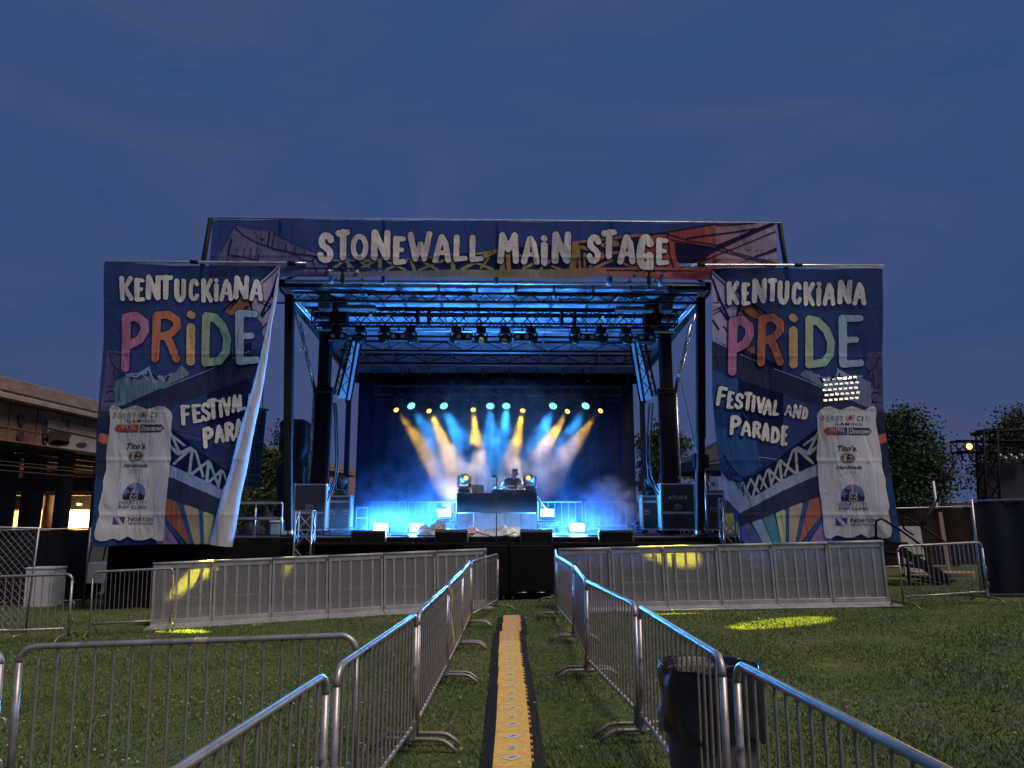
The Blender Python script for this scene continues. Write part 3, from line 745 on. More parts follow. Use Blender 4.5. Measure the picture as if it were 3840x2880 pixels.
lattice(MB(), (-4.0, 6.8, 5.82), (4.15, 6.8, 5.82), .29, .29, .3, .025, .012).build("lattice_frame", mat("truss_alu_dark", (.10, .10, .11), .35, .7), t2)
mb = MB(); mb.tube([(-3.95, 6.75, 5.52), (4.1, 6.75, 5.52)], .02, 6); mb.build("hanging_bar", mat("truss_alu_dark", (.1, .1, .1)), t2)
mb = MB()
for x in (-2.9, 2.9): mb.tube([(x, 6.8, 5.96), (x, 6.8, 6.6)], .02, 6)
mb.build("suspension_pipe", blackm, t2)

lens_off = mat("dark_lens", (.012, .013, .016), .25, 0, .2, 30)
lens_lit = emit("dim_lit_lens", (1, .9, .8), .5)
lens_warm = mat("blinder_lens", (.42, .38, .36), .35, 0, .25, 25)
def yoke(mb, w, h, z0, r=.018):
    mb.tube([(-w, 0, z0 - h), (-w, 0, z0 - .03), (-w + .03, 0, z0), (w - .03, 0, z0), (w, 0, z0 - .03), (w, 0, z0 - h)], r, 6)
def make_par():
    t = thing("wash_light", "x", "stage light", group="dark wash lights on the front truss")
    mb = MB(); mb.cbox((0, 0, .22), (.24, .2, .16), .015); yoke(mb, .15, .26, .17); mb.cyl((0, 0, .28), (0, 0, .42), .025); mb.build("yoke", blackm, t)
    M = Matrix.Rotation(R(102), 4, 'X'); M.translation = (0, .10, 0)
    MB().lathe([(.06, -.02), (.11, .02), (.135, .10), (.135, .22), (.125, .24)], 24, M).build("head", blackm, t)
    M2 = M.copy(); MB().lathe([(.118, .242), (.09, .256), (.02, .262)], 24, M2).build("lens", lens_off, t)
    return t
P0 = make_par(); PARS = []; xs = [1262, 1349, 1442, 1538, 1711, 1804, 1895, 1992, 2159, 2255, 2349, 2436]
for i, px in enumerate(xs):
    x, z = SL(px, 1252 + (px - 1250) * .003, .80); o = P0 if i == 0 else copy_tree(P0)
    o.location = S(x, .86, 6.19); o.rotation_euler = (0, 0, SY + R(random.uniform(-6, 6))); o['label'] = f'{ordl(i, 12)} round black wash light on the front truss'; PARS.append(o)
def make_blinder():
    t = thing("blinder_light", "x", "stage light", group="two-cell blinders on the front truss")
    MB().cbox((0, 0, 0), (.40, .14, .20), .012).build("housing", black, t)
    mb = MB(); yoke(mb, .215, .2, .2, .012); mb.cyl((0, 0, .18), (0, 0, .34), .02); mb.build("bracket", blackm, t)
    for sx in (-1, 1):
        M = Matrix.Rotation(R(90), 4, 'X'); M.translation = (sx * .115, -.066, 0)
        MB().lathe([(.055, 0), (.055, .012), (.04, .02), (.01, .024)], 20, M).build("lamp_cell", lens_warm, t)
    MB().box((0, -.03, -.112), (.44, .14, .008)).build("barn_door", blackm, t)
    return t
P1 = make_blinder(); xs = [1268, 1494, 1738, 1958, 2201, 2422]
for i, px in enumerate(xs):
    x, z = SL(px, 1258, .55); o = P1 if i == 0 else copy_tree(P1)
    o.location = S(x, .55, 6.13); o.rotation_euler = (R(-12), 0, SY + R(random.uniform(-4, 4))); o['label'] = f'{ordl(i, 6)} two-lamp blinder clamped low on the front truss'

def orient(d):           # -Z of the frame points along d
    return Vector(d).to_track_quat('-Z', 'Y').to_matrix().to_4x4()
AMB, BLU = (1.0, .56, .02), (.04, .36, 1.0)
def beam_head(name, label, cat, group, pos, aim, r, lensm, col, power, cone, ybody=True, blend=.35):
    p, a = Vector(pos), Vector(aim); d = (a - p).normalized()
    t = sthing(name, label, cat, *p, 0, group); M = orient(d)
    mb = MB(); mb.cbox((0, 0, .34), (.26, .22, .14), .02); mb.cyl((0, 0, .4), (0, 0, .56), .02); yoke(mb, r + .05, .30, .27, .022); mb.build("yoke", blackm, t)
    MB().lathe([(r * .7, .22), (r * 1.02, .12), (r * 1.08, -.06), (r * 1.05, -.10)], 20, M).build("head", blackm, t)
    MB().lathe([(r, -.102), (r * .7, -.118), (.01, -.126)], 20, M).build("lens", lensm, t)
    lamp("beam", 'SPOT', M @ Vector((0, 0, -.15)), t, power, col, d, spot_size=R(cone), spot_blend=blend, shadow_soft_size=r * .8)
    return t
amb_m = emit("amber_lens", (1, .50, .09), 3.2); cyn_m = emit("cyan_lens", (.13, .62, .56), 3.2)
GA, GB = 'amber beam lights on the rear truss', 'cyan wash lights on the rear truss'
PA, PB = 12500, 7000
am = [((853, 882), (972, 1040), .8), ((925, 884), (1000, 1040), 1.4), ((1022, 881), (1036, 1040), 1.0), ((1130, 883), (1096, 1040), 1.1), ((1228, 885), (1130, 1040), .8), ((1300, 884), (1175, 1040), .8)]
cy_ = [((886, 873), (990, 1040)), ((957, 873), (1035, 1040)), ((1059, 873), (1060, 1040)), ((1094, 873), (1082, 1040)), ((1196, 873), (1135, 1040)), ((1267, 873), (1180, 1040))]
for i, (h, a, k) in enumerate(am):
    x, z = SL2(*h, 6.6); ax, az = SL2(*a, 4.2)
    beam_head("beam_light", f'{ordl(i, 6)} lit amber beam light under the rear truss', "stage light", GA, (x, 6.6, z), (ax, 4.2, az), .085, amb_m, AMB, PA * k, 15)
for i, (h, a) in enumerate(cy_):
    x, z = SL2(*h, 6.6); ax, az = SL2(*a, 4.2)
    beam_head("wash_light", f'{ordl(i, 6)} lit cyan wash light under the rear truss', "stage light", GB, (x, 6.6, z), (ax, 4.2, az), .13, cyn_m, BLU, PB, 22)

# LED flood panels on the deck
flood_m = emit("flood_face", (.16, .62, 1.0), 26)
def make_flood():
    t = thing("flood_light", "x", "flood light", group="lit blue flood panels on the deck")
    MB().cbox((0, .05, 0), (.40, .09, .24), .015).build("housing", dgrey, t)
    MB().cbox((0, 0, 0), (.35, .012, .19), .004).build("lit_face", flood_m, t)
    mb = MB(); mb.tube([(-.22, .05, 0), (-.22, .05, -.16), (.22, .05, -.16), (.22, .05, 0)], .012, 6); mb.box((0, .05, -.17), (.3, .22, .02)); mb.build("bracket", blackm, t)
    lamp("flood_glow", 'AREA', (0, -.03, 0), t, 720, (.06, .33, 1.0), (0, -1, .45), shape='RECTANGLE', size=.34, size_y=.18)
    lamp("back_fill", 'AREA', (0, .11, 0), t, 400, (.014, .165, 1.0), (0, 1, -.05), shape='RECTANGLE', size=.34, size_y=.18, spread=R(115))  # added lamp behind the housing, turns smoke and curtain blue
    return t
F0 = make_flood()
fl = [((822, 1140), 1.6, 0, 'lit flood panel on the deck behind the left monitor'), ((900, 1140), 1.9, 0, 'lit flood panel on the deck beside the yellow and blue cloth'), ((960, 1108), 3.0, 0, 'lit flood panel raised on the riser left of the DJ table'),
      ((1182, 1108), 3.0, 0, 'lit flood panel raised on the riser right of the DJ table'), ((1247, 1139), 1.9, 0, 'lit flood panel on the deck between DJ table and right monitor')]
for i, (p, y, a, l) in enumerate(fl):
    x, z = SL2(*p, y); o = F0 if i == 0 else copy_tree(F0); o.location = S(x, y, z); o.rotation_euler = (R(-8), 0, SY - x * .04); o['label'] = l

# ------------------------------------------------------------------ smoke
def smoke_mat(name, dens, scale, lo, hi, zr, colr=(.85, .88, .92), ctr=None, rad=None, an=.25):
    m = bpy.data.materials.new(name); m.use_nodes = True; t = m.node_tree; t.nodes.clear()
    o = t.nodes.new('ShaderNodeOutputMaterial'); v = t.nodes.new('ShaderNodeVolumePrincipled'); t.links.new(v.outputs[0], o.inputs['Volume'])
    v.inputs['Color'].default_value = (*colr, 1); v.inputs['Anisotropy'].default_value = an
    tcn = t.nodes.new('ShaderNodeTexCoord'); n = t.nodes.new('ShaderNodeTexNoise'); n.inputs['Scale'].default_value = scale; n.inputs['Detail'].default_value = 4; n.inputs['Roughness'].default_value = .6; n.inputs['Distortion'].default_value = .5
    t.links.new(tcn.outputs['Object'], n.inputs['Vector'])
    a = t.nodes.new('ShaderNodeMapRange'); a.inputs[1].default_value = lo; a.inputs[2].default_value = hi; t.links.new(n.outputs['Fac'], a.inputs[0]); cur = a.outputs[0]
    def mul(x, y):
        q = t.nodes.new('ShaderNodeMath'); q.operation = 'MULTIPLY'; t.links.new(x, q.inputs[0])
        if isinstance(y, float): q.inputs[1].default_value = y
        else: t.links.new(y, q.inputs[1])
        return q.outputs[0]
    sp = t.nodes.new('ShaderNodeSeparateXYZ'); t.links.new(tcn.outputs['Object'], sp.inputs[0])
    if zr:
        h = t.nodes.new('ShaderNodeMapRange'); h.interpolation_type = 'SMOOTHSTEP'; h.inputs[1].default_value, h.inputs[2].default_value, h.inputs[3].default_value, h.inputs[4].default_value = zr; t.links.new(sp.outputs[2], h.inputs[0]); cur = mul(cur, h.outputs[0])
    if rad:
        mpn = t.nodes.new('ShaderNodeMapping'); mpn.vector_type = 'TEXTURE'; mpn.inputs['Location'].default_value = ctr; mpn.inputs['Scale'].default_value = rad; t.links.new(tcn.outputs['Object'], mpn.inputs[0])
        ln = t.nodes.new('ShaderNodeVectorMath'); ln.operation = 'LENGTH'; t.links.new(mpn.outputs[0], ln.inputs[0])
        f = t.nodes.new('ShaderNodeMapRange'); f.interpolation_type = 'SMOOTHSTEP'; f.inputs[1].default_value = .45; f.inputs[2].default_value = 1; f.inputs[3].default_value = 1; f.inputs[4].default_value = 0; t.links.new(ln.outputs['Value'], f.inputs[0]); cur = mul(cur, f.outputs[0])
    t.links.new(mul(cur, float(dens)), v.inputs['Density']); return m
def smoke(name, label, x0, x1, y0, y1, z0, z1, m):
    o = MB().box(((x0 + x1) / 2, (y0 + y1) / 2, (z0 + z1) / 2), (x1 - x0, y1 - y0, z1 - z0)).build(name, m); o.location = SO; o.rotation_euler = (0, 0, SY)
    return tag(o, label, "smoke", kind="stuff")
smoke("smoke", "thin drifting stage smoke that shows the beams", -4.4, 4.5, 2.2, 7.0, 1.32, 5.6, smoke_mat("beam_smoke", .17, 1.7, .40, .68, (2.0, 4.6, .10, 1.0), ctr=(.03, 5.0, 3.6), rad=(4.1, 3.4, 3.3)))
smoke("smoke_bank", "blue bank of smoke drifting low over the deck at the left", -4.7, -.3, 2.3, 6.6, 1.32, 4.2, smoke_mat("bank_smoke", 1.0, 1.3, .42, .74, (1.4, 3.9, 1, .1), ctr=(-2.6, 4.6, 1.9), rad=(2.4, 2.3, 1.9)))
smoke("smoke_puff", "puff of smoke blowing from the machine at the right", 2.2, 4.4, 2.6, 4.6, 1.32, 3.2, smoke_mat("puff_smoke", 3.2, 2.4, .40, .70, None, ctr=(3.15, 3.5, 2.05), rad=(.95, .9, .95)))
smoke("smoke_bank", "faint blue smoke lying before the right half of the curtain", .6, 4.6, 2.8, 6.8, 1.32, 3.6, smoke_mat("bank_smoke_right", .4, 1.5, .44, .74, (1.4, 3.4, 1, .0), ctr=(2.7, 5.0, 1.7), rad=(2.1, 2.0, 1.6)))
smoke("halo_layer", "thin layer of smoke added as a halo round the deck floods", -4.3, 3.4, .55, 2.15, 1.32, 2.2, smoke_mat("halo_smoke", .09, 2.0, .30, .75, (1.4, 2.2, 1, .0)))  # added volume that makes the flood panels look haloed
smoke("smoke_jet", "jet of smoke shooting from the machine at the left", -3.75, -2.2, 2.4, 3.6, 1.35, 2.5, smoke_mat("jet_smoke", 3.0, 2.8, .38, .68, None, ctr=(-3.0, 3.0, 1.85), rad=(.75, .5, .42)))
# ------------------------------------------------------------------ things standing on the stage
def z5(x, y): return 1000 + x / 3.016, 1600 + y / 3.016
def z6(x, y): return 1600 + x / 3.318, 1600 + y / 3.318
def z7(x, y): return 2100 + x / 3.016, 1600 + y / 3.016
# DJ table
t = sthing("dj_table", "black draped DJ table in the middle of the stage with pale panels below", "table", .04, 3.0, DZ)
MB().cbox((0, .35, 1.04), (2.18, .8, .05), .006).build("table_top", blackm, t)
P, a, b = wavy(-1.09, -.07, 1.09, -.07, .52, 1.06, .006, 3, 60); MB().grid(P, a, b).build("drape", mat("dj_drape", (.02, .02, .024), .8, 0, .3, 3, .2), t)
for sx in (-1, 1):
    P, a, b = wavy(sx * 1.09, -.07, sx * 1.12, .72, .05, 1.06, .03, 9, 30); MB().grid(P, a, b).build("side_drape", mat("dj_drape", ()), t)
pm = mat("facade_panel", (.50, .49, .48), .55, .2, .3, 4)
for k in range(5):
    x = -.86 + .43 * k; MB().cbox((x, -.03, .27), (.415, .03, .50), .008).build("front_panel", pm, t)
mb = MB(); mb.tube([(-1.06, -.06, .53), (1.04, -.06, .53)], .014, 6); mb.build("panel_rail", alu, t)
for sx in (-1, 1):
    MB().tube([(sx * 1.09, -.02, .98), (sx * 1.36, -.02, .60)], .012, 6).build("side_strut", alu, t)
# gear on the table
TZ = DZ + 1.068
def gear(name, label, cat, x, w, d, h, knobs):
    o = sthing(name, label, cat, x, 3.3, TZ)
    MB().cbox((0, 0, h / 2), (w, d, h), .012).build("body", dgrey, o)
    if knobs == 'jog':
        MB().lathe([(.10, 0), (.105, .012), (.09, .02), (.02, .022)], 24, Matrix.Translation((0, .0, h))).build("jog_wheel", alu, o); MB().cbox((0, .15, h + .03), (.2, .02, .09), .005, Matrix.Rotation(R(-30), 3, 'X')).build("display", mat("screen_dark", (.03, .05, .09), .2), o)
    else:
        mb = MB()
        for i in range(4):
            for j in range(4): mb.cyl((-.1 + .066 * i, -.1 + .06 * j, h), (-.1 + .066 * i, -.1 + .06 * j, h + .025), .012, n=8)
        mb.build("knobs", alu, o)
gear("media_player", "media player with jog wheel on the table beside the laptop", "media player", .10, .33, .42, .10, 'jog')
gear("media_player", "media player with jog wheel at the right end of the DJ table", "media player", .72, .33, .42, .10, 'jog')
gear("audio_mixer", "small audio mixer between the two media players", "mixer", .41, .28, .38, .09, 'k')
o = sthing("laptop", "open silver laptop seen from behind on the DJ table", "laptop", -.50, 3.35, TZ)
MB().cbox((0, .1, .012), (.34, .24, .02), .004).build("base", alu, o)
MB().cbox((0, -.06, .13), (.34, .012, .235), .004, Matrix.Rotation(R(14), 3, 'X')).build("lid", mat("laptop_lid", (.62, .58, .55), .4, .4), o)
o = sthing("gooseneck_lamp", "small bent gooseneck lamp on the right half of the DJ table", "lamp", .62, 3.1, TZ); MB().tube([(0, 0, 0), (0, 0, .13), (.03, -.02, .18), (.08, -.03, .17), (.1, -.03, .12)], .008, 6).build("neck", whitep, o)
o = sthing("headphones", "pair of headphones lying on the table by the microphone stand", "headphones", -.02, 3.12, TZ); MB().tube([(-.08, 0, .03), (-.07, 0, .11), (0, 0, .15), (.07, 0, .11), (.08, 0, .03)], .012, 6).build("headband", alu, o)
for sx in (-1, 1): MB().lathe([(.035, -.015), (.04, 0), (.03, .015)], 12, Matrix.Translation((sx * .08, 0, .04)) @ Matrix.Rotation(R(90), 4, 'Y')).build("ear_cup", black, o)

# moving heads
def moving_head(label, group, pos, pan, tilt, lens, body=None):
    o = thing("moving_head", label, "stage light", pos, SY, group)
    MB().cbox((0, 0, .06), (.34, .30, .10), .025).cbox((0, 0, .125), (.22, .22, .04), .012).build("base", dgrey, o)
    M = Matrix.Translation((0, 0, .32)) @ Matrix.Rotation(pan, 4, 'Z')
    yk = MB()
    for sx in (-1, 1): yk.cbox(M @ Vector((sx * .165, 0, .0)), (.05, .12, .30), .015, M.to_3x3())
    yk.cbox((0, 0, .16), (.36, .13, .05), .015, M.to_3x3()); yk.build("yoke", dgrey, o)
    H = M @ Matrix.Translation((0, 0, .06)) @ Matrix.Rotation(R(90) + tilt, 4, 'X')
    MB().lathe([(.09, -.19), (.135, -.15), (.14, .08), (.12, .14), (.065, .17)], 24, H).build("head", body or dgrey, o)
    MB().lathe([(.06, .171), (.045, .186), (.01, .192)], 20, H).build("lens", lens, o)
    return o, H
yl_m = emit("yellow_lens", (1, .78, .05), 2.6)
GM = 'moving heads standing about the deck'
YEL = (1.0, .80, .05)
spots = []
for i, (px, sx) in enumerate(((463, 1), (1290, -1))):
    x, _ = SL(*z6(px, 800), 3.05)
    o, H = moving_head(['moving head with lit yellow lens at the left end of the DJ table', 'moving head with lit yellow lens at the right end of the DJ table'][i], GM, S(x, 3.1, TZ), R(20 * sx), R(-8), yl_m, mat("head_pale", (.45, .45, .46), .4))
    spots.append((o, H))
# their beams: one onto the lawn and pit right of the lane, one to the left
def throw(o, H, target, power, cone):
    src = o.matrix_basis @ (H @ Vector((0, 0, .22))); d = Vector(target) - src
    lamp("beam", 'SPOT', H @ Vector((0, 0, .22)), o, power, YEL, o.matrix_basis.to_3x3().inverted() @ d, spot_size=R(cone), spot_blend=.12, shadow_soft_size=.03)
mh_l, _ = moving_head('dark moving head on the smaller flight case left of the deck', GM, S(*[q for q in (SL(*z5(835, 840), 2.4)[0], 2.4)], DZ + .96), R(35), R(-35), lens_off)
mh_r, _ = moving_head('dark moving head on the smaller flight case right of the deck', GM, S(SL(*z7(1045, 840), 2.4)[0], 2.4, DZ + .96), R(-20), R(-25), lens_off)
mh_b, _ = moving_head('dark moving head behind the tall flight case by the right tower', GM, S(SL(*z7(1190, 840), 2.6)[0] + .1, 2.9, DZ + 1.12), R(-50), R(-20), lens_off)

# flight cases
case_b = mat("case_laminate", (.030, .030, .036), .45, 0, .3, 6, .1)
case_side_lit = mat("case_side_lit_tone", (.62, .64, .66), .5, .1, .25, 3)  # pale tone puts the light on the case sides into the colour
def flight_case(label, x, y, w, d, h, lid, text=None, group='road cases at the sides of the deck', rz=0, latch=2, side=None):
    o = sthing("flight_case", label, "flight case", x, y, DZ, rz, group); b = .12
    MB().cbox((0, 0, b + h / 2), (w, d, h), .008).build("body", case_b, o)
    for sx in (-1, 1): MB().box((sx * (w / 2 + .003), 0, b + h / 2), (.006, d - .09, h - .09)).build("lit_side_face", side or case_side_lit, o)
    mb = MB(); e = .035
    for sx in (-1, 1):
        for sy in (-1, 1): mb.box((sx * (w / 2 - .012), sy * (d / 2 - .012), b + h / 2), (e, e, h + .012))
        for z in (b, b + h): mb.box((sx * (w / 2 - .012), 0, z), (e, d, e))
    for sy in (-1, 1):
        for z in (b, b + h, b + lid): mb.box((0, sy * (d / 2 - .012), z), (w, e, e * (1.6 if z == b + lid else 1)))
    mb.build("edge_trim", alu, o)
    c = MB()
    for sx in (-1, 1):
        for sy in (-1, 1):
            for z in (b, b + h): c.ball((sx * (w / 2 - .005), sy * (d / 2 - .005), z), .034, 8, 6)
    c.build("ball_corner", alu, o)
    for sx in (-1, 1):
        for sy in (-1, 1): k = MB(); k.cyl((sx * (w / 2 - .1), sy * (d / 2 - .1) - .02, .05), (sx * (w / 2 - .1), sy * (d / 2 - .1) + .02, .05), .05, n=14); k.box((sx * (w / 2 - .1), sy * (d / 2 - .1), .1), (.08, .06, .04)); k.build("castor", rubber, o)
    for k in range(latch):
        x0 = 0 if latch == 1 else (-.2 + .4 * k) * w / .62; zc = b + h * (.5 if latch == 1 else .52)
        f = MB(); wq, hq = .16, .10
        for dx, dz, sw, sh in ((0, hq / 2, wq, .016), (0, -hq / 2, wq, .016), (-wq / 2, 0, .016, hq), (wq / 2, 0, .016, hq), (0, .01, wq * .6, .02)): f.box((x0 + dx, -d / 2 - .004, zc + dz), (sw, .012, sh))
        f.build("handle", alu, o)
    if text: text3(text, (0, -d / 2 - .006, b + h * .70), .125, 'lettering', mat("stencil_white", (.6, .6, .58), .7, 0, .3, 30), o, .03)
    return o
def text3(s, loc, size, name, m, parent, spacing=0., rot=None):
    cu = bpy.data.curves.new(name, 'FONT'); cu.body = s; cu.size = size; cu.align_x = 'CENTER'; cu.align_y = 'CENTER'; cu.space_character = 1 + spacing * 6; cu.extrude = .001; cu.offset = .003
    tmp = bpy.data.objects.new(name, cu); COL.objects.link(tmp); dg = bpy.context.evaluated_depsgraph_get()
    me = bpy.data.meshes.new_from_object(tmp.evaluated_get(dg)); bpy.data.objects.remove(tmp)
    me.materials.clear(); me.materials.append(m); o = bpy.data.objects.new(name, me); COL.objects.link(o); o.location = loc; o.rotation_euler = rot or (math.pi / 2, 0, 0); o.parent = parent; return o
flight_case("tall black flight case with pale trim behind the left truss stub", SL(*z5(470, 1000), 1.5)[0], 1.9, .80, .7, 1.12, .42, latch=1, rz=.03)
flight_case("smaller flight case carrying a moving head, left of the deck", SL(*z5(795, 1000), 2.0)[0], 2.4, .58, .6, .84, .7, latch=2, rz=.05)
flight_case("smaller flight case carrying a moving head, right of the deck", SL(*z7(1075, 1000), 2.0)[0], 2.4, .58, .6, .84, .7, latch=2, rz=-.05)
flight_case("tall flight case with white stencilled letters by the right tower", SL(*z7(1350, 1000), 1.5)[0], 1.9, .86, .7, 1.14, .42, 'ATLSFX', latch=1, rz=-.02)
flight_case("upright flight case beside the right truss stub", SL(*z7(1740, 1000), 1.6)[0], 1.9, .56, .6, .98, .9, latch=1)
flight_case("low road case behind the left tower", -5.6, 3.4, .9, .6, .5, .3, latch=2)

# monitors on the front ledge
def monitor(label, px0, px1, tilt):
    x0, _ = SL(*z6(px0, 1300), -.2); x1, _ = SL(*z6(px1, 1300), -.2); w = x1 - x0
    o = sthing("stage_monitor", label, "monitor speaker", (x0 + x1) / 2, -.16, 1.19, tilt, 'wedge monitors along the front ledge')
    mb = MB(); prof = [(-.20, 0), (.20, 0), (.20, .22), (.08, .30 if abs(tilt) < .01 else .27), (-.16, .29 if abs(tilt) < .01 else .26), (-.2, .24)]; n = len(prof); vs = [(x, y, z) for x in (-w / 2, w / 2) for y, z in prof]
    mb._add(vs, [(i, (i + 1) % n, n + (i + 1) % n, n + i) for i in range(n)] + [tuple(range(n))[::-1], tuple(range(n, 2 * n))]); mb.build("cabinet", mat("monitor_black", (.013, .013, .015), .55, 0, .3, 40, .2), o)
    for sx in (-1, 1):
        MB().cbox((sx * (w / 2 + .003), 0, .125), (.008, .30, .20), .003).build("side_cheek", mat("monitor_cheek", (.33, .32, .30), .5), o)
        MB().box((sx * (w / 2 + .008), 0, .15), (.004, .10, .035)).build("handle", black, o)
    MB().cbox((0, -.203, .12), (w - .06, .008, .20), .003).build("grille", mat("sub_grille", ()), o)
    return o
monitor("wedge monitor left of the pale plastic heap", 110, 512, .0)
monitor("wedge monitor right of the pale plastic heap", 1165, 1560, .0)
xa = (z5(965, 0)[0] - 1600) * 3.318; xb = (z5(1345, 0)[0] - 1600) * 3.318
monitor("wedge monitor at the left with a yellow-lit side", xa, xb, .10)
xa = (z7(440, 0)[0] - 1600) * 3.318; xb = (z7(820, 0)[0] - 1600) * 3.318
monitor("wedge monitor at the right with a yellow-lit side", xa, xb, -.10)

# microphone stand
x, _ = SL(*z6(868, 1400), -.15); _, zt = SL(*z6(865, 612), -.15)
o = sthing("microphone_stand", "tall straight microphone stand on tripod legs at the front of the stage", "microphone stand", x, -.12, 1.19)
MB().tube([(0, 0, .12), (0, 0, zt - 1.22)], .012, 8).build("pole", blackm, o)
for a in (25, 155, 270):
    MB().tube([(0, 0, .10), (.5 * math.cos(R(a)), .3 * math.sin(R(a)), .22 if a < 200 else .02)], .011, 6).build("leg", blackm, o)
MB().tube([(0, 0, zt - 1.23), (-.03, -.01, zt - 1.205), (-.09, -.05, zt - 1.19)], [.014, .02, .03], 10).build("microphone", black, o)

# heaps of cloth and plastic
def heap(name, label, cat, x, y, rx, ry, h, m, seed, folds=5.):
    mb = MB(); n, P = 48, []
    for j in range(n):
        for i in range(n):
            u, v = -1 + 2 * i / (n - 1), -1 + 2 * j / (n - 1); d = min(1, math.sqrt(u * u + v * v) / 1.05)
            q = mnoise.fractal((u * 1.3 + seed, v * 1.3, seed), 1, 2, 4) ; fl = abs(mnoise.noise((u * folds + seed, v * folds * .8, 2.)))
            z = h * max(0, (1 - d ** 2.4)) * (.62 + .8 * q) + .08 * h * fl * 3 * (1 - d)
            P.append((u * rx * (1 + .12 * mnoise.noise((v * 3, seed, 1))), v * ry * (1 + .15 * mnoise.noise((u * 3, seed, 5))), max(.004, z)))
    mb.grid(P, n, n); o = mb.build(name, m); o.location = S(x, y, DZ + .004); o.rotation_euler = (0, 0, SY); tag(o, label, cat); return o
heap("plastic_sheet", "crumpled pale plastic sheet heaped at the front of the stage", "plastic sheet", SL(*z6(930, 1330), .25)[0], .30, .70, .30, .34, mat("plastic_film", (.55, .60, .60), .25, 0, .2, 6, .3), 3.3, 6)
heap("magenta_cloth", "magenta patterned cloth lying beside the plastic sheet", "cloth", SL(*z6(630, 1280), .6)[0], .65, .40, .24, .20, mat("magenta_print", (.42, .03, .16), .8, 0, .3, 10, col2=(.62, .50, .48)), 8.1)
heap("striped_cloth", "yellow and blue cloth heap left of the DJ table", "cloth", SL(*z6(80, 1260), 1.2)[0], 1.2, .42, .3, .40, mat("striped_print", (.62, .45, .03), .7, 0, .3, 5, col2=(.02, .06, .22)), 5.7)
o = sthing("wooden_pallet", "wooden slatted pallet under the magenta cloth", "pallet", SL(*z6(600, 1325), .35)[0], .36, DZ)
for k in range(3): MB().cbox((0, -.12 + .12 * k, .075), (.62, .09, .02), .003).build("slat", mat("pallet_wood", (.36, .26, .17), .8, 0, .3, 8, stretch=(.4, 6, 6)), o)
for k in (-1, 0, 1): MB().cbox((k * .27, 0, .033), (.07, .34, .06), .003).build("bearer", mat("pallet_wood", ()), o)
for i, (a, b) in enumerate(((125, 385), (1365, 1635))):
    x0, z0 = SL(*z6(a, 1170), 3.0); x1, _ = SL(*z6(b, 1170), 3.0)
    o = sthing("low_riser", ['low black riser with fringed cloth left of the DJ table', 'low black riser with fringed cloth right of the DJ table'][i], "riser", (x0 + x1) / 2, 3.1, DZ)
    MB().cbox((0, 0, z0 - DZ - .03), (x1 - x0, .6, .06), .008).build("top", black, o)
    for sx in (-1, 1):
        for sy in (-1, 1): MB().tube([(sx * (x1 - x0) * .45, sy * .25, 0), (sx * (x1 - x0) * .45, sy * .25, z0 - DZ - .05)], .02, 6).build("leg", blackm, o)
    fr = MB()
    for k in range(26):
        xx = -(x1 - x0) / 2 + (x1 - x0) * k / 25; L = random.uniform(.06, .20); fr.tube([(xx, -.305, z0 - DZ - .03), (xx + random.uniform(-.02, .02), -.315, z0 - DZ - .03 - L)], .007, 5)
    fr.build("fringe", mat("fringe_yarn", (.5, .42, .2), .9, 0, .5, 20, col2=(.1, .12, .2)), o)
# smoke machines
for i, (x, y, s) in enumerate(((SL(*z5(1085, 1080), 3.0)[0], 3.05, 1), (SL(*z7(800, 1110), 3.4)[0] + .25, 3.5, -1))):
    o = sthing("smoke_machine", ['upright smoke machine case blowing a jet at the left of the deck', 'smoke machine blowing a puff in front of the right guard rail'][i], "smoke machine", x, y, DZ, 0, 'smoke machines on the deck')
    h = .66 if i == 0 else .3; MB().cbox((0, 0, h / 2 + .02), (.30, .4, h), .01).build("case", case_b, o)
    e = MB()
    for sx in (-1, 1): e.box((sx * .145, -.2, h / 2 + .02), (.02, .02, h))
    for z in (.03, h + .01, h * .6): e.box((0, -.2, z), (.3, .02, .02))
    e.build("edge_trim", alu, o); MB().cyl((s * .15, 0, h * .75), (s * .22, 0, h * .76), .03, .02, 10).build("nozzle", alu, o)
# truss stubs standing at the deck front
def stub(label, a, b, ytop, m, yl=-.35):
    x0, zt = SL(*a, yl); x1, _ = SL(*b, yl); o = sthing("truss_stub", label, "truss", (x0 + x1) / 2, yl, gz(x0) + .0, 0, 'upright truss stubs before the deck')
    w = x1 - x0; lattice(MB(), (0, 0, .03), (0, 0, zt - gz(x0)), w, .3, .42, .022, .012, up=(0, 1, 0)).build("lattice_frame", m, o)
    MB().cbox((0, 0, .015), (w + .1, .4, .03), .005).build("base_plate", m, o); return o
stub("short silver truss stub standing before the left flight case", z5(348, 950), z5(535, 950), 0, mat("stub_silver", (.22, .22, .23), .45, .6))
stub("short dark truss stub standing at the right front of the stage", z7(1815, 812), z7(1990, 812), 0, mat("stub_dark", (.16, .16, .17), .4, .6))
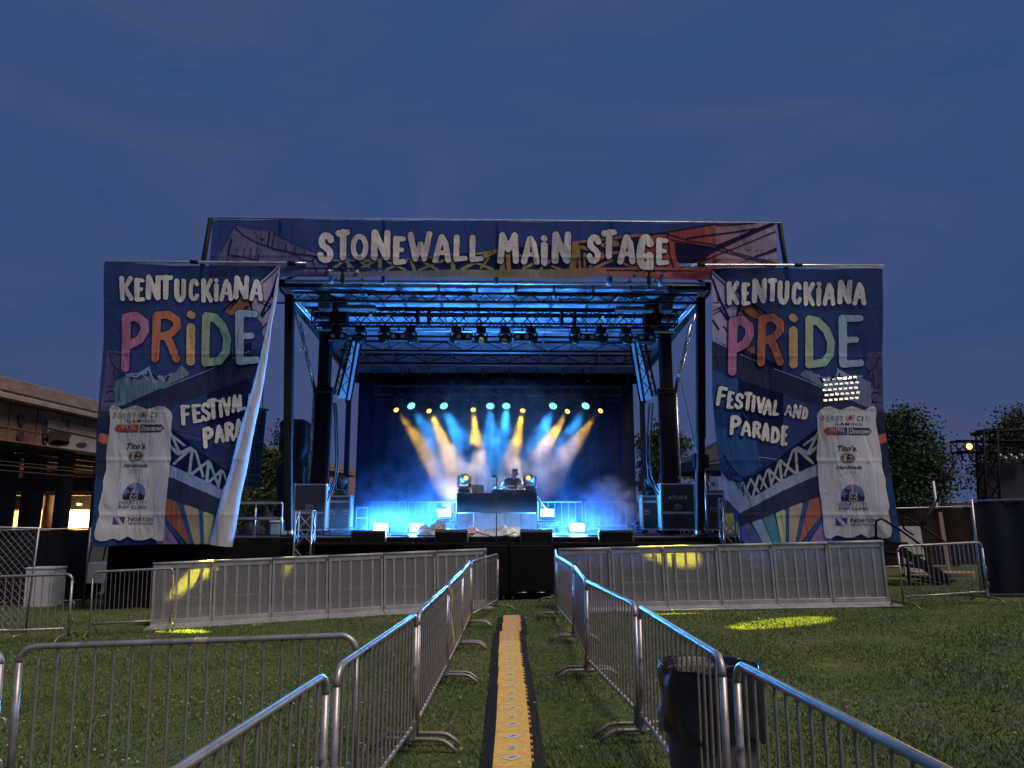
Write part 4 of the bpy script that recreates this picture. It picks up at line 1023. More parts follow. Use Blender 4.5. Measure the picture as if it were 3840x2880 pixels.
# tarpaulin-wrapped speaker behind the left post
xw, zw = SL(*z5(400, 700), 2.9); _, zt = SL(1000 + 340 / 2.37, 1000 + 1365 / 2.37, 2.9)
o = sthing("wrapped_speaker", "tall speaker stack wrapped in a black tarpaulin behind the left post", "speaker", xw - .25, 3.0, DZ)
mb = MB(); P = []; H = zt - DZ
for j in range(30):
    f = j / 29
    for i in range(41):
        a = 2 * math.pi * (i % 40) / 40; ca, sa = math.cos(a), math.sin(a); k = 1 / max(abs(ca), abs(sa)) ** .7
        r = (.33 + .07 * math.sin(f * 2.2) - (.10 if f > .6 and f < .72 else 0)) * k * (1 + .14 * mnoise.noise((ca * 2, sa * 2, f * 5)))
        P.append((r * ca * (1.0 if f < .97 else .7), r * sa, H * f))
mb.grid(P, 41, 30); mb._add([P[29 * 41 + i] for i in range(40)], [tuple(range(40))]); mb.build("tarpaulin", mat("tarp_black", (.010, .011, .014), .35, 0, .3, 5, .3), o)
for z in (.6, 1.5): MB().tube([(.42 * math.cos(k * math.pi / 12), .42 * math.sin(k * math.pi / 12), z) for k in range(24)], .012, 6, closed=True).build("strap", rubber, o)
# line array hanging left of the stage
o = sthing("line_array", "curved hanging line array of speaker cabinets behind the curled banner edge", "speaker array", -6.12, 1.05, 0)
N = 6; top = 4.2
for k in range(N):
    a = R(1 + 1.6 * k); z = top - .31 * k; yy = -.03 * k + .018 * k * k * -.2
    M = Matrix.Rotation(R(52), 3, 'Z') @ Matrix.Rotation(a, 3, 'X')
    c = MB().cbox((0, yy, z), (.62, .45, .315), .006, M).build("array_cabinet", blackcloth, o)
    g = MB()
    for i in (-1, 1):
        for q in (-1, 1): g.cbox(Vector((0, yy, z)) + M @ Vector((i * .155, -.228, q * .07)), (.27, .02, .11), .004, M)
    g.build("grille", mat("array_grille", (.004, .004, .005), .9, .0, spec=.02), c)
MB().cbox((0, 0, top + .2), (.8, .4, .06), .01, rz=R(52)).build("fly_bar", blackm, o)
mb = MB()
for dx in (-.3, .3): mb.tube([(dx, 0, top + .2), (dx, -.3, 7.1)], .012, 5)
mb.tube([(-.4, -.3, 7.1), (.9, -.1, 7.1)], .03, 6); mb.build("chain", blackm, o)
# cable looms beside the towers
for i, pts in enumerate(([(725, 470), (726, 520), (731, 640), (735, 720), (733, 780), (718, 840), (706, 895), (700, 930)], [(1432, 480), (1428, 540), (1424, 640), (1420, 740), (1424, 800), (1440, 860), (1450, 900), (1455, 930)])):
    o = sthing("cable_loom", ['pair of thick black cables hanging beside the left tower', 'pair of thick black cables hanging beside the right tower'][i], "cable", 0, 0, 0)
    pts = [(725, 870), (728, 900), (729, 940), (731, 985), (728, 1030), (719, 1055), (709, 1075), (703, 1090)] if i == 0 else [(1410, 870), (1408, 900), (1405, 940), (1404, 985), (1408, 1030), (1418, 1050), (1428, 1065), (1440, 1078)]
    for d in (0, .07):
        MB().tube([(SL2(*p, 1.7)[0] - d, 1.7 + d, SL2(*p, 1.7)[1]) for p in pts], .022, 6).build("cable", rubber, o)
o = sthing("guy_wire", "slack wire and ring hanging from the left front post", "cable", 0, 0, 0)
MB().tube([(SL2(*p, .3)[0], .3, SL2(*p, .3)[1]) for p in ((629, 766), (640, 762), (650, 756), (658, 748), (664, 735), (669, 720))], .008, 5).ball((SL2(656, 752, .3)[0], .3, SL2(656, 752, .3)[1]), (.04, .02, .07), 8, 6).build("wire", steel_old, o)
o = sthing("stay_rope", "dark stay rope slanting from the right tower to the deck", "rope", 0, 0, 0)
MB().tube([(SL2(*p, 1.5)[0], 1.5, SL2(*p, 1.5)[1]) for p in ((1466, 790), (1480, 870), (1496, 940), (1512, 1000), (1522, 1030), (1530, 1052))], .025, 6).build("rope", mat("rope_grey", (.09, .10, .13), .6), o)
# cables on the deck
for i, pts in enumerate((((-4.0, .5), (-3.2, .35), (-2.4, .6), (-1.6, .45), (-.9, .5)), ((1.3, .4), (2.0, .55), (2.8, .4), (3.6, .6), (4.4, .45)), ((-4.4, 1.1), (-3.9, .9), (-3.3, 1.2)), ((3.3, 1.2), (3.9, .9), (4.5, 1.15)))):
    o = sthing("floor_cable", ['black cable snaking along the deck behind the left monitor', 'black cable snaking along the deck behind the right monitor', 'short coil of cable by the left flight cases', 'short coil of cable by the right flight cases'][i], "cable", 0, 0, 0)
    q = []
    for a in range(len(pts) - 1):
        for s in range(6): f = s / 6; q.append((pts[a][0] + (pts[a + 1][0] - pts[a][0]) * f, pts[a][1] + (pts[a + 1][1] - pts[a][1]) * (f * f * (3 - 2 * f)), DZ + .014))
    MB().tube(q, .014, 6).build("cable", rubber, o)

# ------------------------------------------------------------------ the DJ
def person():
    x, zt = SL(*z6(1082, 528), 3.95)
    o = sthing("person", "person in a black T-shirt and cap leaning over the DJ table", "person", x, 3.95, DZ); H = zt - DZ      # head top height above the deck
    s = H / 1.66
    V, E, Rd = [], [], []
    def n(p, r, par=None):
        V.append(tuple(q * s for q in p)); Rd.append((r if isinstance(r, tuple) else (r, r))); i = len(V) - 1
        if par is not None: E.append((par, i))
        return i
    pel = n((-.02, .06, .92), (.155, .12)); ab = n((-.04, .03, 1.06), (.14, .11), pel); ch = n((-.05, -.03, 1.24), (.17, .125), ab); up = n((-.04, -.06, 1.36), (.13, .09), ch)
    nk = n((-.01, -.09, 1.43), .052, up); hb = n((.02, -.12, 1.50), (.07, .085), nk); hm = n((.03, -.13, 1.565), (.076, .092), hb); ht = n((.03, -.12, 1.615), (.06, .075), hm)
    ns = n((.055, -.215, 1.54), .016, hm)                                       # nose
    n((.045, -.20, 1.495), .03, hb)                                              # chin
    for sx in (-1, 1):
        n((.03 + sx * .082, -.11, 1.55), (.012, .028), hm)                       # ears
        h = n((sx * .10 - .02, .06, .86), .09, pel); k = n((sx * .12 - .02, .0, .48), .062, h); a = n((sx * .13 - .02, .05, .09), .042, k); n((sx * .14 - .02, -.14, .035), .036, a)
    # arms: left of picture reaches across the players, the other rests on the mixer
    def arm(sh, el, wr, hd, tipd):
        a = n(sh, .068, up); b = n(((sh[0] + el[0]) / 2, (sh[1] + el[1]) / 2, (sh[2] + el[2]) / 2), .052, a); c = n(el, .044, b); d = n(((el[0] + wr[0]) / 2, (el[1] + wr[1]) / 2, (el[2] + wr[2]) / 2), .042, c)
        e = n(wr, .027, d); f = n(hd, (.036, .018), e); D = Vector(tipd).normalized(); sd = D.cross(Vector((0, 0, 1))).normalized()
        for q, L in ((-1.5, .062), (-.5, .075), (.5, .07), (1.5, .055)):
            p = Vector(hd) + D * .03 + sd * (.018 * q); g = n(p, .010, f); m = n(p + D * L * .55 + Vector((0, 0, .004)), .009, g); n(p + D * L + Vector((0, 0, -.018)), .007, m)
        p = Vector(hd) - D * .015 + sd * .034; g = n(p, .011, f); n(p + D * .04 + sd * .018 + Vector((0, 0, -.01)), .008, g)
    arm((-.21, -.05, 1.345), (-.33, -.22, 1.165), (-.10, -.42, 1.085), (-.02, -.46, 1.08), (.9, -.35, -.1))
    arm((.15, -.08, 1.345), (.28, -.20, 1.14), (.14, -.44, 1.10), (.08, -.49, 1.095), (-.6, -.7, -.1))
    me = bpy.data.meshes.new("body"); me.from_pydata(V, E, []); b = bpy.data.objects.new("body", me); COL.objects.link(b); b.parent = o
    sk = b.modifiers.new("skin", 'SKIN'); sk.use_smooth_shade = True
    for i, r in enumerate(Rd): me.skin_vertices[0].data[i].radius = (r[0] * s, r[1] * s)
    me.skin_vertices[0].data[0].use_root = True
    ss = b.modifiers.new("smooth", 'SUBSURF'); ss.levels = 2; ss.render_levels = 2
    me.materials.append(mat("skin", (.52, .31, .22), .55, 0, .12, 12))
    # shirt, trousers: shells grown the same way, a little larger
    def shell(name, pts, edges, rad, m):
        q = bpy.data.meshes.new(name); q.from_pydata([tuple(c * s for c in p) for p in pts], edges, []); ob = bpy.data.objects.new(name, q); COL.objects.link(ob); ob.parent = o
        md = ob.modifiers.new("skin", 'SKIN'); md.use_smooth_shade = True
        for i, r in enumerate(rad): r = r if isinstance(r, tuple) else (r, r); q.skin_vertices[0].data[i].radius = (r[0] * s, r[1] * s)
        q.skin_vertices[0].data[0].use_root = True; ob.modifiers.new("smooth", 'SUBSURF').render_levels = 2; q.materials.append(m); return ob
    shell("t_shirt", [(-.02, .06, .90), (-.04, .03, 1.06), (-.05, -.03, 1.24), (-.04, -.06, 1.365), (-.02, -.085, 1.40), (-.21, -.05, 1.345), (-.275, -.14, 1.245), (.15, -.08, 1.345), (.215, -.14, 1.24)],
          [(0, 1), (1, 2), (2, 3), (3, 4), (3, 5), (5, 6), (3, 7), (7, 8)], [(.178, .145), (.165, .135), (.195, .15), (.155, .115), .07, .088, .076, .088, .076], mat("black_tshirt", (.012, .012, .015), .85, 0, .3, 8, .1))
    shell("trousers", [(-.02, .06, .91), (.08, .06, .86), (.10, .0, .48), (.11, .05, .12), (-.12, .06, .86), (-.14, 0, .48), (-.15, .05, .12)], [(0, 1), (1, 2), (2, 3), (0, 4), (4, 5), (5, 6)], [(.165, .135), .112, .085, .07, .112, .085, .07], mat("dark_denim", (.02, .025, .04), .8))
    MB().ball((.03 * s, -.115 * s, 1.615 * s), (.092 * s, .108 * s, .062 * s), 16, 10).box((.045 * s, -.235 * s, 1.60 * s), (.13 * s, .10 * s, .012 * s)).build("cap", mat("cap_dark", (.02, .02, .03), .8), o)
    f = MB()
    for sx in (-1, 1): f.ball(((.045 + sx * .03) * s, -.212 * s, 1.56 * s), (.012 * s, .006 * s, .007 * s), 8, 5)
    f.build("eyes", black, o); MB().tube([((.028) * s, -.222 * s, 1.512 * s), (.05 * s, -.226 * s, 1.511 * s), (.068 * s, -.221 * s, 1.513 * s)], .004 * s, 5).build("mouth", mat("lips", (.35, .12, .1), .5), o)
person()
# yellow light of the two table heads, low over the table, and of three fixtures on the front truss
throw(*spots[0], S(.9, .6, 1.2), 900, 20)
throw(*spots[1], S(-.8, .8, 1.2), 900, 20)
for i, tgt, pw, cone, sq in ((9, gnd(1680 * K2, 1341 * K2), 22000, 15, .27), (10, at(1452 * K2, 1243 * K2, 14.2), 32000, 11.5, .22), (1, at(462 * K2, 1240 * K2, 14.1), 46000, 12, .20), (2, at(607 * K2, 1262 * K2, 14.4), 16000, 1.8, 1.6)):
    p = PARS[i]; d = Vector(tgt) - p.location; M = p.matrix_basis.to_3x3().inverted()
    lamp("beam", 'SPOT', (0, -.2, -.02), p, pw, (1, .86, .05), M @ d, spot_size=R(cone), spot_blend=.3, shadow_soft_size=.05).scale = (1, sq, 1)
for i, tgt in ((5, S(.35, 3.6, 2.3)), (6, S(-.3, 2.6, 1.9))):      # two soft neutral front washes on the table and performer
    p = PARS[i]; d = Vector(tgt) - p.location; M = p.matrix_basis.to_3x3().inverted()
    lamp("front_wash", 'SPOT', (0, -.2, -.02), p, 260, (1, .88, .72), M @ d, spot_size=R(26), spot_blend=.9, shadow_soft_size=.08)
for i, tgt in ((3, (-1.95, 4.0, 1)), (4, (-1.9, 9, 1)), (7, (2.0, 9, 1)), (8, (2.1, 4.0, 1))):      # added blue spots in dark-lensed heads, for cyan glints on the lane rails
    p = PARS[i]; d = Vector(tgt) - p.location; M = p.matrix_basis.to_3x3().inverted()
    lamp("rail_glint_fill", 'SPOT', (0, -.2, -.02), p, 1300, (.07, .5, 1), M @ d, spot_size=R(14), spot_blend=.6, shadow_soft_size=.12)
# ------------------------------------------------------------------ printed banners: shapes measured off the photo, filled as real cloth layers
def sd_poly(P):
    P = np.asarray(P, float)
    def f(X, Y):
        d = np.full(X.shape, 1e18); ins = np.zeros(X.shape, bool); n = len(P)
        for i in range(n):
            ax, ay = P[i]; bx, by = P[(i + 1) % n]; ex, ey = bx - ax, by - ay; L = ex * ex + ey * ey + 1e-9
            t = np.clip(((X - ax) * ex + (Y - ay) * ey) / L, 0, 1); d = np.minimum(d, (X - ax - t * ex) ** 2 + (Y - ay - t * ey) ** 2)
            c = ((ay > Y) != (by > Y)) & (X < ex * (Y - ay) / (ey if abs(ey) > 1e-9 else 1e-9) + ax); ins ^= c
        return np.sqrt(d) * np.where(ins, -1, 1)
    return f, (P[:, 0].min(), P[:, 1].min(), P[:, 0].max(), P[:, 1].max())
def sd_strokes(S_, wob=.0):
    """S_: list of (points, radius or (r0, r1))"""
    allp = np.concatenate([np.asarray(p, float) for p, r in S_]); mr = max(np.max(r) for p, r in S_)
    def f(X, Y):
        d = np.full(X.shape, 1e9)
        for pts, r in S_:
            r0, r1 = (r, r) if np.isscalar(r) else r; n = len(pts) - 1
            for i in range(n):
                ax, ay = pts[i]; bx, by = pts[i + 1]; ex, ey = bx - ax, by - ay; L = ex * ex + ey * ey + 1e-9
                t = np.clip(((X - ax) * ex + (Y - ay) * ey) / L, 0, 1); rr = r0 + (r1 - r0) * (i + t) / n
                d = np.minimum(d, np.hypot(X - ax - t * ex, Y - ay - t * ey) - rr)
        if wob: d = d + wob * (np.sin(X * .31 + Y * .17) + np.sin(Y * .43 - X * .11))
        return d
    a = allp.min(0) - mr - 2; b = allp.max(0) + mr + 2; return f, (*a, *b)
def fill(fb, cell, clip=None, grow=0.):
    f, (x0, y0, x1, y1) = fb; x0 -= cell + grow; y0 -= cell + grow; x1 += cell + grow; y1 += cell + grow
    x0 = math.floor(x0 / cell) * cell; y0 = math.floor(y0 / cell) * cell
    xs = np.arange(x0, x1 + cell, cell); ys = np.arange(y0, y1 + cell, cell); X, Y = np.meshgrid(xs, ys); D = f(X, Y) - grow
    if clip is not None: D = np.maximum(D, clip(X, Y))
    nx, ny = len(xs), len(ys); ins = D < 0; V = []; F = []; vi = {}; ei = {}
    def corner(j, i):
        k = (j, i)
        if k not in vi: vi[k] = len(V); V.append((xs[i], ys[j]))
        return vi[k]
    def edge(j, i, l, k):
        q = (j, i, l, k) if (j, i) < (l, k) else (l, k, j, i)
        if q not in ei:
            a, b = D[j, i], D[l, k]; t = a / (a - b) if a != b else .5; ei[q] = len(V); V.append((xs[i] + (xs[k] - xs[i]) * t, ys[j] + (ys[l] - ys[j]) * t))
        return ei[q]
    cnt = ins[:-1, :-1].astype(int) + ins[1:, :-1] + ins[:-1, 1:] + ins[1:, 1:]
    for j, i in zip(*np.nonzero(cnt)):
        cs = [(j, i), (j, i + 1), (j + 1, i + 1), (j + 1, i)]; b = [ins[c] for c in cs]
        if all(b): F.append([corner(*c) for c in cs]); continue
        poly = []
        for q in range(4):
            c, d = cs[q], cs[(q + 1) % 4]
            if b[q]: poly.append(corner(*c))
            if b[q] != b[(q + 1) % 4]: poly.append(edge(*c, *d))
        if len(poly) > 2: F.append(poly)
    return np.array(V) if V else np.zeros((0, 2)), F
class Banner:
    def __init__(s, root, yl, ripple): s.root, s.yl, s.rip = root, yl, ripple
    def put(s, name, vf, m, layer, parent=None, label=None, dy=None):
        V, F = vf
        if not len(V): return None
        x, z = SL(V[:, 0], V[:, 1], s.yl); y = s.yl + s.rip(x, z) - layer * .004
        if dy is not None: y = y + dy(V[:, 0], V[:, 1])
        me = bpy.data.meshes.new(name); me.from_pydata([tuple(p) for p in np.stack([x, y, z], 1)], [], [tuple(q) for q in F]); me.update(); me.polygons.foreach_set('use_smooth', [True] * len(F)); me.materials.append(m)
        o = bpy.data.objects.new(name, me); COL.objects.link(o); o.parent = parent or s.root
        if label: o['label'] = label
        return o
def arc(cx, cy, rx, ry, a0, a1, n=10): return [(cx + rx * math.cos(R(a0 + (a1 - a0) * k / n)), cy + ry * math.sin(R(a0 + (a1 - a0) * k / n))) for k in range(n + 1)]
GLY = {  # brush letters in a unit box, y down: (points, relative thickness)
 'K': [([(0, 0), (.02, 1)], 1), ([(.98, 0), (.62, .28), (.12, .60)], .9), ([(.30, .46), (.55, .66), (1, 1)], .95)],
 'E': [([(.05, .02), (0, .98)], 1), ([(.05, .0), (.95, .02)], .8), ([(.05, .48), (.75, .47)], .75), ([(0, 1), (1, .97)], .85)],
 'N': [([(0, 1), (.03, 0)], 1), ([(.05, 0), (.9, 1)], 1), ([(.95, 1), (1, 0)], 1)],
 'T': [([(0, .04), (1, 0)], .95), ([(.52, .0), (.48, 1)], 1)],
 'U': [([(.03, 0), (0, .55)] + arc(.48, .62, .48, .38, 180, 0, 9)[0:] + [(1, 0)], 1)],
 'C': [(arc(.55, .28, .45, .28, -20, -150, 8) + [(.02, .45), (.02, .62)] + arc(.52, .70, .5, .30, 190, 20, 9), .95)],
 'S': [(arc(.55, .24, .43, .24, -15, -190, 9) + [(.20, .40), (.55, .50), (.88, .64)] + arc(.47, .76, .46, .24, -20, 170, 9), .95)],
 'O': [(arc(.5, .5, .5, .5, 0, 360, 22), .95)],
 'D': [([(.05, 0), (.0, 1)], 1), ([(.05, 0), (.45, .04), (.80, .22), (1, .5), (.92, .78), (.62, .96), (0, 1)], 1)],
 'P': [([(.06, .05), (0, 1)], 1), ([(.06, .03), (.55, 0), (.95, .12), (1, .28), (.75, .46), (.15, .56)], .95)],
 'R': [([(.06, .05), (.05, 1)], 1), ([(.06, .03), (.55, 0), (.95, .12), (.98, .28), (.72, .43), (.25, .50)], .95), ([(.5, .48), (.75, .7), (1, 1)], .95)],
 'A': [([(0, 1), (.38, .15), (.5, 0)], .95), ([(.5, 0), (.78, .25), (1, 1)], 1), ([(.2, .68), (.85, .68)], .7)],
 'V': [([(0, 0), (.5, 1)], .95), ([(.5, 1), (1, 0)], .95)],
 'W': [([(0, 0), (.25, 1)], .95), ([(.25, 1), (.52, .4)], .85), ([(.52, .4), (.72, 1)], .85), ([(.72, 1), (1, 0)], .95)],
 'M': [([(0, 1), (.12, 0)], .95), ([(.12, 0), (.5, .55)], .9), ([(.5, .55), (.92, .0)], .9), ([(.92, 0), (1, 1)], .95)],
 'L': [([(.05, 0), (.0, 1)], 1), ([(0, 1), (1, .95)], .85)],
 'F': [([(.12, .02), (0, 1)], 1), ([(.12, .0), (1, .03)], .8), ([(.1, .46), (.8, .46)], .75)],
 'G': [(arc(.58, .28, .42, .28, -20, -150, 8) + [(.02, .45), (.02, .62)] + arc(.45, .68, .43, .28, 190, 60, 7), .95), ([(.55, .62), (.95, .60)], .7), ([(.95, .60), (1, 1)], .95)],
 'i': [([(.5, .30), (.5, 1)], 1), ([(.28, .02), (.72, .05)], .85)],
}
def letter(ch, box, cv, rel=.115, rot=0.):
    x0, y0, x1, y1 = box; h, w = y1 - y0, x1 - x0; r = min(rel * h, .30 * w)
    if ch == 'i': r = min(rel * h, .42 * w)
    out = []; cx, cy = (x0 + x1) / 2, (y0 + y1) / 2
    for pts, k in GLY[ch]:
        P = []
        for u, v in pts:
            x = x0 + r + u * (w - 2 * r); y = y0 + r + v * (h - 2 * r); a, b = x - cx, y - cy
            x = cx + a * math.cos(rot) - b * math.sin(rot); y = cy + a * math.sin(rot) + b * math.cos(rot); P.append(cv(x, y))
        s = cv(1, 0)[0] - cv(0, 0)[0]; out.append((P, (r * k * s, r * k * s * .92)))
    return out
def write(bn, name, spec, cv, m, layer, clip=None, rel=.115, rot=0., cell=3., shade=None, parent=None):
    st = [q for ch, bx in spec for q in letter(ch, bx, cv, rel, rot)]; fb = sd_strokes(st, .35)
    p = bn.put(name, fill(fb, cell, clip), m, layer + 1, parent)
    if shade: bn.put("lettering_outline", fill(fb, cell * 1.3, clip, grow=3.4), shade, layer, p)
    return p
def conv(bx, by, k): return lambda x, y: (bx + x / k, by + y / k)
ZA, ZB = conv(2600, 950, 2.5525), conv(2600, 1450, 2.5525)
L1, L2 = conv(0, 900, 2.0109), conv(0, 1500, 1.8436)
T1, T2 = conv(740, 790, 1.8433), conv(1800, 790, 1.8433)
def cm(cv, pts): return [cv(*p) for p in pts]
NAVY = cloth("cloth_navy", (.022, .037, .105), .10); DARK = cloth("cloth_dark_navy", (.012, .016, .06), .10); SLATE = cloth("cloth_slate", (.035, .047, .095), .10)
LAV = cloth("cloth_lavender", (.36, .33, .52), .06); LAVD = cloth("cloth_dim_lavender", (.115, .11, .24), .08); PALE = cloth("cloth_pale_blue", (.28, .40, .62), .06)
BROWN = cloth("cloth_brown", (.30, .15, .07), .06); SALMON = cloth("cloth_salmon", (.55, .16, .13), .06); BLUE = cloth("cloth_mid_blue", (.04, .10, .27), .08); BLUE2 = cloth("cloth_deep_blue", (.03, .075, .20), .08)
WHITE = cloth("cloth_white", (.60, .62, .68), .05); LETT = cloth("cloth_lettering", (.74, .74, .74), .04); INK = cloth("cloth_ink", (.035, .035, .05), .03); REDINK = cloth("cloth_red_ink", (.42, .06, .06), .03); GREYINK = cloth("cloth_grey_ink", (.30, .30, .33), .03)

# ---- art shared by the two side banners, drawn on the right one
def art(cv2, bn, clip, mirror):
    A, B = cv2(ZA), cv2(ZB)
    def poly(name, lst, m, layer, cell=7., parent=None):
        os = [bn.put(name, fill(sd_poly(p), cell, clip), m, layer, parent) for p in lst]
        return os[0]
    def strokes(name, lst, m, layer, cell=4., parent=None):
        return bn.put(name, fill(sd_strokes(lst), cell, clip), m, layer, parent)
    span = sorted(SL(np.array([A(180, 0)[0], A(1800, 0)[0]]), np.array([1500., 1500.]), bn.yl)[0])
    root = poly("upper_bridge_print", [cm(A, [(160, 120), (190, 130), (345, 285), (440, 420), (440, 600), (330, 700), (325, 880), (165, 830)])], LAV, 1)
    poly("rust_print", [cm(A, [(410, 430), (545, 460), (690, 585), (600, 640), (430, 620)]), cm(A, [(470, 925), (600, 885), (620, 1000)])], BROWN, 1, parent=root)
    ln = lambda cv, w, *p: (cm(cv, p), w)
    strokes("ink_lines", [ln(A, 3.2, (185, 130), (350, 290), (700, 590)), ln(A, 2.2, (185, 175), (330, 320)), ln(A, 4.5, (190, 235), (250, 430), (340, 620)), ln(A, 2., (180, 555), (335, 480)), ln(A, 2., (180, 590), (340, 510)), ln(A, 3.5, (250, 525), (330, 640)), ln(A, 3.5, (178, 640), (240, 730)), ln(A, 2., (175, 470), (240, 475), (230, 380)), ln(A, 3., (290, 700), (330, 750)),
                           ln(A, 3.5, (420, 590), (450, 470)), ln(A, 3., (455, 545), (560, 620), (620, 640)), ln(A, 2., (480, 540), (510, 620)), ln(A, 2.5, (540, 470), (640, 580))], DARK, 3, parent=root)
    poly("bridge_deck_print", [cm(A, [(165, 828), (320, 895), (455, 965), (880, 1150), (1260, 1310), (1660, 1460), (1850, 1545), (1850, 1700), (1500, 1600), (1000, 1400), (860, 1345), (430, 1200), (165, 1105)])], SLATE, 2)
    poly("blue_panel_print", [cm(A, [(165, 1105), (430, 1200), (455, 1300), (420, 1680), (170, 1680)]), cm(B, [(185, 150), (430, 150), (560, 400), (650, 760), (480, 880), (250, 760)])], BLUE, 1)
    poly("dark_panel_print", [cm(A, [(430, 870), (860, 1080), (862, 1420), (860, 1660), (455, 1660), (428, 1290)])], DARK, 1)
    strokes("deck_edge_line", [ln(A, 1.6, (455, 962), (620, 1030)), ln(A, 1.8, (770, 1100), (1020, 1205), (1260, 1312)), ln(A, 2.2, (172, 838), (320, 900))], PALE, 4)
    tr = poly("side_span_print", [cm(A, [(1010, 1172), (1090, 1085), (1130, 1150), (1230, 1190), (1400, 1200), (1480, 1230), (1600, 1190), (1730, 1240), (1740, 1470), (1640, 1462), (1260, 1305)])], cloth("cloth_teal_to_lavender", (.15, .27, .33), .07, (.20, .23, .40), span if not mirror else span[::-1]), 3)
    strokes("side_span_truss", [ln(A, 3.2, (1180, 1170), (1240, 1250), (1280, 1190), (1330, 1270), (1380, 1130), (1330, 1250)), ln(A, 3., (1380, 1130), (1500, 1200), (1600, 1185)), ln(A, 3., (1390, 1240), (1450, 1160), (1400, 1170)), ln(A, 2.5, (1370, 1110), (1480, 1170), (1620, 1175))], PALE, 4, parent=tr)
    for q in (((1200, 1195), (1225, 1235)), ((1300, 1220), (1345, 1180)), ((1540, 1220), (1550, 1200))): strokes("side_span_gap", [ln(A, 3.5, *q)], DARK, 5, parent=tr)
    tw = poly("tower_print", [cm(A, [(1670, 955), (1800, 940), (1850, 1520), (1740, 1500), (1715, 1260), (1690, 1130), (1640, 1060)])], LAVD, 3)
    strokes("tower_lines", [ln(A, 1.8, (1680, 985), (1760, 960)), ln(A, 1.8, (1670, 1150), (1740, 1080), (1785, 960)), ln(A, 2., (1720, 1130), (1715, 1280)), ln(A, 1.6, (1740, 1140), (1735, 1280), (1790, 1285)), ln(A, 2., (1718, 1340), (1725, 1440)), ln(A, 2., (1720, 1335), (1760, 1325), (1800, 1345)), ln(A, 2., (1725, 1420), (1810, 1420)), ln(A, 1.6, (1670, 1290), (1672, 1420)), ln(A, 1.5, (1700, 1040), (1705, 1060))], DARK, 4, parent=tw)
    # lower half
    lo = poly("lower_bridge_print", [cm(B, [(255, 800), (330, 890), (420, 920), (500, 880), (1200, 700), (1215, 850), (820, 1010), (440, 1205), (300, 1060)])], cloth("cloth_blue_to_green", (.26, .36, .60), .07, (.34, .42, .40), span if not mirror else span[::-1]), 2)
    poly("truss_void", [cm(B, [(470, 895), (600, 850), (720, 775), (830, 700), (985, 580), (1200, 400), (1200, 735), (830, 900), (690, 985), (540, 1070)])], DARK, 3, parent=lo)
    gr = cloth("cloth_truss_print", (.30, .44, .62), .06, (.52, .45, .30), span if not mirror else span[::-1])
    strokes("truss_members", [ln(B, 5.5, (1195, 560), (1120, 640), (985, 575)), ln(B, 5.5, (985, 580), (1005, 820)), ln(B, 5.5, (985, 580), (1150, 730)), ln(B, 5.5, (830, 700), (850, 900)), ln(B, 5.5, (830, 700), (985, 830)), ln(B, 4.5, (715, 785), (745, 945)), ln(B, 4.5, (715, 785), (830, 905)), ln(B, 4.5, (620, 845), (560, 1060)), ln(B, 4., (620, 845), (700, 970)), ln(B, 4., (540, 885), (620, 1010)), ln(B, 4., (540, 885), (500, 1000)), ln(B, 3.5, (500, 980), (545, 1075)), ln(B, 4.5, (960, 600), (880, 850)), ln(B, 4., (820, 720), (745, 940)), ln(B, 3.5, (700, 800), (640, 980)),
                             ln(B, 5., (1190, 440), (1100, 640)), ln(B, 4., (1060, 560), (1190, 455))], gr, 4, parent=lo)
    strokes("chord_lines", [ln(B, 4., (470, 885), (600, 840), (715, 770), (830, 685), (985, 565), (1200, 395)), ln(B, 2.5, (285, 655), (330, 740), (400, 830), (470, 882)), ln(B, 2.5, (255, 800), (330, 885), (440, 912), (500, 890)), ln(B, 1.6, (300, 700), (325, 870)), ln(B, 1.6, (335, 760), (350, 880)), ln(B, 1.6, (360, 790), (372, 890)), ln(B, 1.6, (400, 840), (402, 900)), ln(B, 1.5, (240, 690), (290, 680)), ln(B, 1.5, (245, 740), (295, 725)), ln(B, 1.5, (250, 780), (295, 760)),
                            ln(B, 2., (400, 915), (440, 980)), ln(B, 2., (440, 920), (470, 1010)), ln(B, 2., (470, 930), (480, 1050))], DARK, 5, parent=lo)
    poly("lower_slate_print", [cm(B, [(440, 1210), (820, 1015), (1190, 850), (1220, 1050), (870, 1165), (450, 1340)])], SLATE, 3)  # slate band of the printed bridge design
    strokes("deck_edge_line", [ln(B, 1.6, (440, 1208), (820, 1012), (1190, 845))], PALE, 4)
    rays = [("cloth_ray_violet", (.10, .15, .42), [(430, 1345), (540, 1305), (700, 1560), (470, 1560)]), ("cloth_ray_sky", (.26, .40, .68), [(560, 1300), (650, 1262), (770, 1560), (695, 1560)]), ("cloth_ray_teal", (.08, .28, .36), [(660, 1262), (770, 1215), (835, 1560), (775, 1560)]), ("cloth_ray_lime", (.42, .50, .28), [(785, 1210), (882, 1170), (875, 1560), (840, 1560)]), ("cloth_mid_blue", None, [(882, 1170), (922, 1155), (905, 1560), (875, 1560)]),
            ("cloth_ray_tan", (.42, .34, .26), [(922, 1155), (1060, 1103), (950, 1560), (905, 1560)]), ("cloth_mid_blue", None, [(1060, 1103), (1122, 1082), (985, 1560), (950, 1560)]), ("cloth_ray_rust", (.38, .14, .10), [(1122, 1082), (1260, 1035), (1260, 1195), (1040, 1470), (985, 1560)]), ("cloth_mid_blue", None, [(1260, 1190), (1260, 1270), (1090, 1470), (1060, 1560), (1000, 1560)]), ("cloth_ray_plum", (.30, .20, .42), [(1260, 1265), (1330, 1250), (1330, 1560), (1060, 1560)])]
    for n, c, p in rays: poly("ray_print", [cm(B, p)], cloth(n, c, .08) if c else BLUE, 2)
